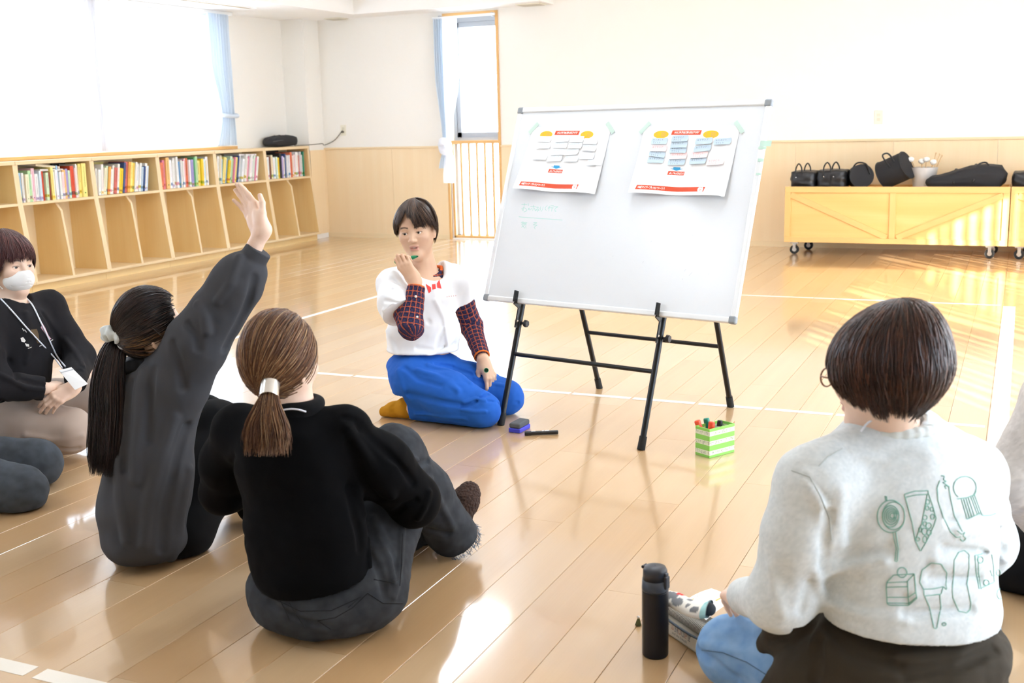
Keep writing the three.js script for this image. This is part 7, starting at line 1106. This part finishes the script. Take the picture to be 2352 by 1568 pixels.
  // small embroidered shapes on the chest (plain stand-ins)
  part('embroidery', [[[70, 757], [84, 755], [88, 766], [90, 780], [94, 788], [86, 788], [80, 775], [72, 768]]].map((q) => inkPatch(S, q, 0.0012, 3)), std('#5b4a34', 0.9), sw);
  part('embroidery', [[[97, 742], [103, 752], [112, 772], [118, 779], [110, 778], [100, 762], [93, 752]]].map((q) => inkPatch(S, q, 0.0012, 3)), std('#cfa7b4', 0.9), sw);
  part('embroidery', [[[47, 776], [53, 774], [59, 782], [56, 786], [49, 784]], [[57, 788], [66, 790], [67, 796], [60, 795]]].map((q) => inkPatch(S, q, 0.0012, 3)), std('#eceae6', 0.9), sw);
  part('embroidery', inkLine(S, [[[51, 754], [55, 760]], [[56, 757], [61, 763]], [[90, 795], [98, 791]], [[64, 800], [72, 797]], [[115, 784], [121, 780]]], 0.0018), std('#d8d6d2', 0.9), sw);
  const cord = (l) => l.map(([u, v]) => { const h = S.hit(u, v); return h ? h.addScaledVector(S.grad(h), 0.004) : P(u, v, 4.42); });
  part('lanyard', [tube(cord([[2, 688], [30, 718], [60, 752], [90, 785], [118, 815], [143, 845]]), 0.0032, 40, 6), tube(cord([[60, 682], [75, 705], [92, 740], [110, 778], [130, 815], [152, 843]]), 0.0032, 40, 6)], std('#dfe3ee', 0.6), g);
  { const c = [[135, 850], [164, 843], [202, 881], [172, 895]].map(([u, v], i) => P(u, v, [4.385, 4.40, 4.37, 4.355][i])); const q = new THREE.BufferGeometry(), n = c[1].clone().sub(c[0]).cross(c[3].clone().sub(c[0])).normalize().multiplyScalar(0.0015); const v = [...c, ...c.map((p) => p.clone().add(n))]; q.setAttribute('position', new THREE.Float32BufferAttribute(v.flatMap((p) => [p.x, p.y, p.z]), 3)); q.setIndex([0, 1, 2, 0, 2, 3, 4, 6, 5, 4, 7, 6, 0, 4, 5, 0, 5, 1, 1, 5, 6, 1, 6, 2, 2, 6, 7, 2, 7, 3, 3, 7, 4, 3, 4, 0]); const f = q.toNonIndexed(); f.computeVertexNormals(); const id = part('id_card', f, std('#f2f2f2', 0.4), g); const k = c[0].clone().lerp(c[3], 0.12), k2 = c[1].clone().lerp(c[2], 0.12); part('clip', cyl(k.add(n), k2.add(n), 0.004, 0.004, 8), std('#d2d4d8', 0.3), id); }
  const J = new Field(); J.ell(P(-30, 960, 4.6), 0.15, 0.1, 0.13, tf, 0.05).chain([[hN, 0.11], [hN.clone().lerp(kN, 0.55), 0.112], [kN, 0.088]], 0.05).chain([[hFr, 0.11], [kF, 0.09]], 0.05).chain([[kN.clone().add(V(0, -0.02, 0)), 0.075], [aN, 0.06]], 0.04).chain([[kF.clone().add(V(0, -0.02, 0)), 0.075], [aF, 0.06]], 0.04); foldsOn(J, [[[[90, 1010], [130, 1030], [180, 1030]], 0.012, -0.008], [[[60, 1000], [120, 1010], [190, 1000]], 0.014, 0.006]]); J.wr = [[0.004, 14, 14, 14, 2]]; floorCut(J);
  part('trousers', J.mesh(0.008), cloth('#b5a396', 0.9), g);
  for (const [a, d] of [[aN, dirC(-60)], [aF, dirC(-60)]]) { const F = new Field(), c = a.clone().setY(0.04); F.chain([[a.clone().setY(0.06), 0.045], [c.clone().addScaledVector(d, 0.08), 0.038], [c.clone().addScaledVector(d, 0.14), 0.026]], 0.02); floorCut(F, 0.002); part('sock', F.mesh(0.008), cloth('#303034', 1), g); }
  settle(g);
}
// ---------------------------------------------------------------- two people mostly outside the picture
function bystander(label, q) {
  const g = person(label), tf = frame(q.face), hf = frame(q.face), { ho } = q;
  const B = new Field(); B.ell(q.chest, 0.13, 0.15, 0.09, tf, 0.05).ell(q.belly, 0.13, 0.15, 0.1, tf, 0.05); for (const a of q.arms) B.chain([[a[0], 0.044], [a[1], 0.038], [a[2], 0.017]], 0.02); for (const l of q.legs) B.chain([[l[0], 0.08], [l[1], 0.056], [l[2], 0.036]], 0.03); neckOf(B, ho, hf, q.chest.clone().add(V(0, 0.14, 0))); floorCut(B);
  const HF = headField(ho, hf); neckOf(HF, ho, hf, q.chest.clone().add(V(0, 0.14, 0)));
  const hands = q.arms.map((a, i) => handField(a[2], { x: tf.x.clone().multiplyScalar(i ? 1 : -1), y: q.hand ?? tf.z, z: V(0, 1, 0).addScaledVector(q.hand ?? tf.z, -(q.hand ?? tf.z).y).normalize() }, [[0.4, 0.5, 0.3, 0], [0.4, 0.5, 0.3, 0], [0.4, 0.5, 0.3, 0], [0.4, 0.5, 0.3, 0]], [[0.034, 0.045, -0.02], [0.04, 0.075, -0.03], [0.03, 0.095, -0.036]], 0.9, a[2].clone().lerp(a[1], 0.25)).mesh(0.005, skinAt));
  part('body', joinGeo([B.mesh(0.015, skinAt), HF.mesh(0.0045, headColor(ho, hf), 0.008), ...hands]), skinMat, g); eyes(g, ho, hf, hf.z);
  part('hair', capHair(ho, hf, { rx: 0.095, ry: 0.112, rz: 0.108, end: (p) => { const a = Math.abs(p * 57.3); return a < 45 ? 0.035 : a < 75 ? lerp(0.035, -0.08, (a - 45) / 30) : -0.1; }, curl: () => 0.2, n: 900, r: 0.0022, tone: hairTone('#1c1311', '#3a2820'), base: '#1d1412' }), hairMat, g);
  const S = new Field(); S.ell(q.chest, 0.155, 0.16, 0.118, tf, 0.07).ell(q.belly, 0.16, 0.16, 0.13, tf, 0.07); for (const a of q.arms) { S.cap(q.chest.clone().add(V(0, 0.12, 0)), a[0], 0.05, 0.068, 0.05).chain([[a[0], 0.072], [a[1], q.sleeve ?? 0.066], [a[2].clone().lerp(a[1], 0.1), 0.046]], 0.04); } S.wr = [[0.005, 11, 9, 11, 2], [0.0018, 30, 26, 30, 8]]; if (q.folds) foldsOn(S, q.folds); for (const a of q.arms) limbCut(S, a[2], a[2].clone().sub(a[1]), 0.07); floorCut(S, 0.01);
  part('sweater', S.mesh(0.0075, q.topColor), q.topMat, g);
  const J = new Field(); J.ell(q.pelvis, 0.15, 0.09, 0.14, tf, 0.05); for (const l of q.legs) J.chain([[l[0], 0.1], [l[1], q.kneeR ?? 0.085]], 0.05).chain([[l[1].clone().add(V(0, -0.01, 0)), 0.074], [l[2], 0.056]], 0.04); J.wr = [[0.004, 15, 15, 15, 3], [0.0015, 40, 40, 40, 3]]; floorCut(J); part('trousers', J.mesh(0.008, q.legColor), q.legMat, g);
  for (const l of q.legs) { const F = new Field(), d = l[2].clone().sub(l[1]).setY(0).normalize(), c = l[2].clone().setY(0.04); F.chain([[l[2], 0.04], [c.clone().addScaledVector(d, 0.06), 0.038], [c.clone().addScaledVector(d, 0.13), 0.026]], 0.02); floorCut(F, 0.002); part('sock', F.mesh(0.009), cloth('#c9c9c9', 1), g); }
  settle(g);
}
{
  const P = px, jc = lin('#3a3f45'), jl = lin('#565d66');
  bystander('person in charcoal jeans kneeling in front of the masked person', { face: dirC(100), ho: P(-220, 640, 3.95), chest: P(-210, 800, 3.95), belly: P(-205, 930, 3.97), pelvis: P(-190, 1040, 4.0), arms: [[P(-290, 770, 3.82), P(-250, 900, 3.75), P(-150, 980, 3.82)], [P(-140, 760, 4.1), P(-120, 890, 4.12), P(-120, 985, 4.0)]], legs: [[P(-150, 1085, 3.98), P(48, 1125, 3.97), P(-150, 1150, 4.02)], [P(-140, 1055, 4.15), P(86, 1062, 4.22), P(-110, 1085, 4.3)]], kneeR: 0.088, hand: dirC(100, -20), topMat: cloth('#222327', 0.95), legMat: cloth('#ffffff', 0.95, { vertexColors: true }), legColor: (p) => mix3(jc, jl, clamp(0.3 + 0.6 * fbm(p.x * 26, p.y * 26, p.z * 26, 3), 0, 1)) });
  const s1 = lin('#dcd6d0'), s2 = lin('#b9b2ac');
  bystander('person in a pale oatmeal sweater and black trousers beside the woman in the printed sweatshirt', { face: dirC(-60), ho: P(2535, 720, 2.95), chest: P(2520, 930, 2.95), belly: P(2520, 1110, 2.97), pelvis: P(2520, 1230, 3.0), arms: [[P(2425, 905, 2.82), P(2335, 1105, 2.86), P(2420, 1235, 3.0)], [P(2610, 900, 3.1), P(2600, 1080, 3.2), P(2500, 1150, 3.3)]], sleeve: 0.076, legs: [[P(2500, 1300, 2.95), P(2335, 1290, 3.12), P(2540, 1330, 3.2)], [P(2560, 1290, 3.1), P(2400, 1240, 3.4), P(2560, 1280, 3.4)]], kneeR: 0.1, hand: dirC(-30, -20), folds: [[[[2300, 1185], [2330, 1178], [2352, 1170]], 0.01, -0.012], [[[2290, 1090], [2320, 1110], [2350, 1100]], 0.014, 0.008]], topMat: cloth('#ffffff', 0.98, { vertexColors: true }), topColor: (p) => mix3(s1, s2, clamp(0.35 + 0.5 * nz(p.x * 160, p.y * 220, p.z * 160) + 0.3 * nz(p.x * 40, p.y * 40, p.z * 40), 0, 1)), legMat: cloth('#0c0c0d', 0.95, { sheen: 0.1 }) });
}
scene.traverse((o) => { if (o.isMesh) { o.castShadow = true; o.receiveShadow = true; } });
renderer.render(scene, camera);
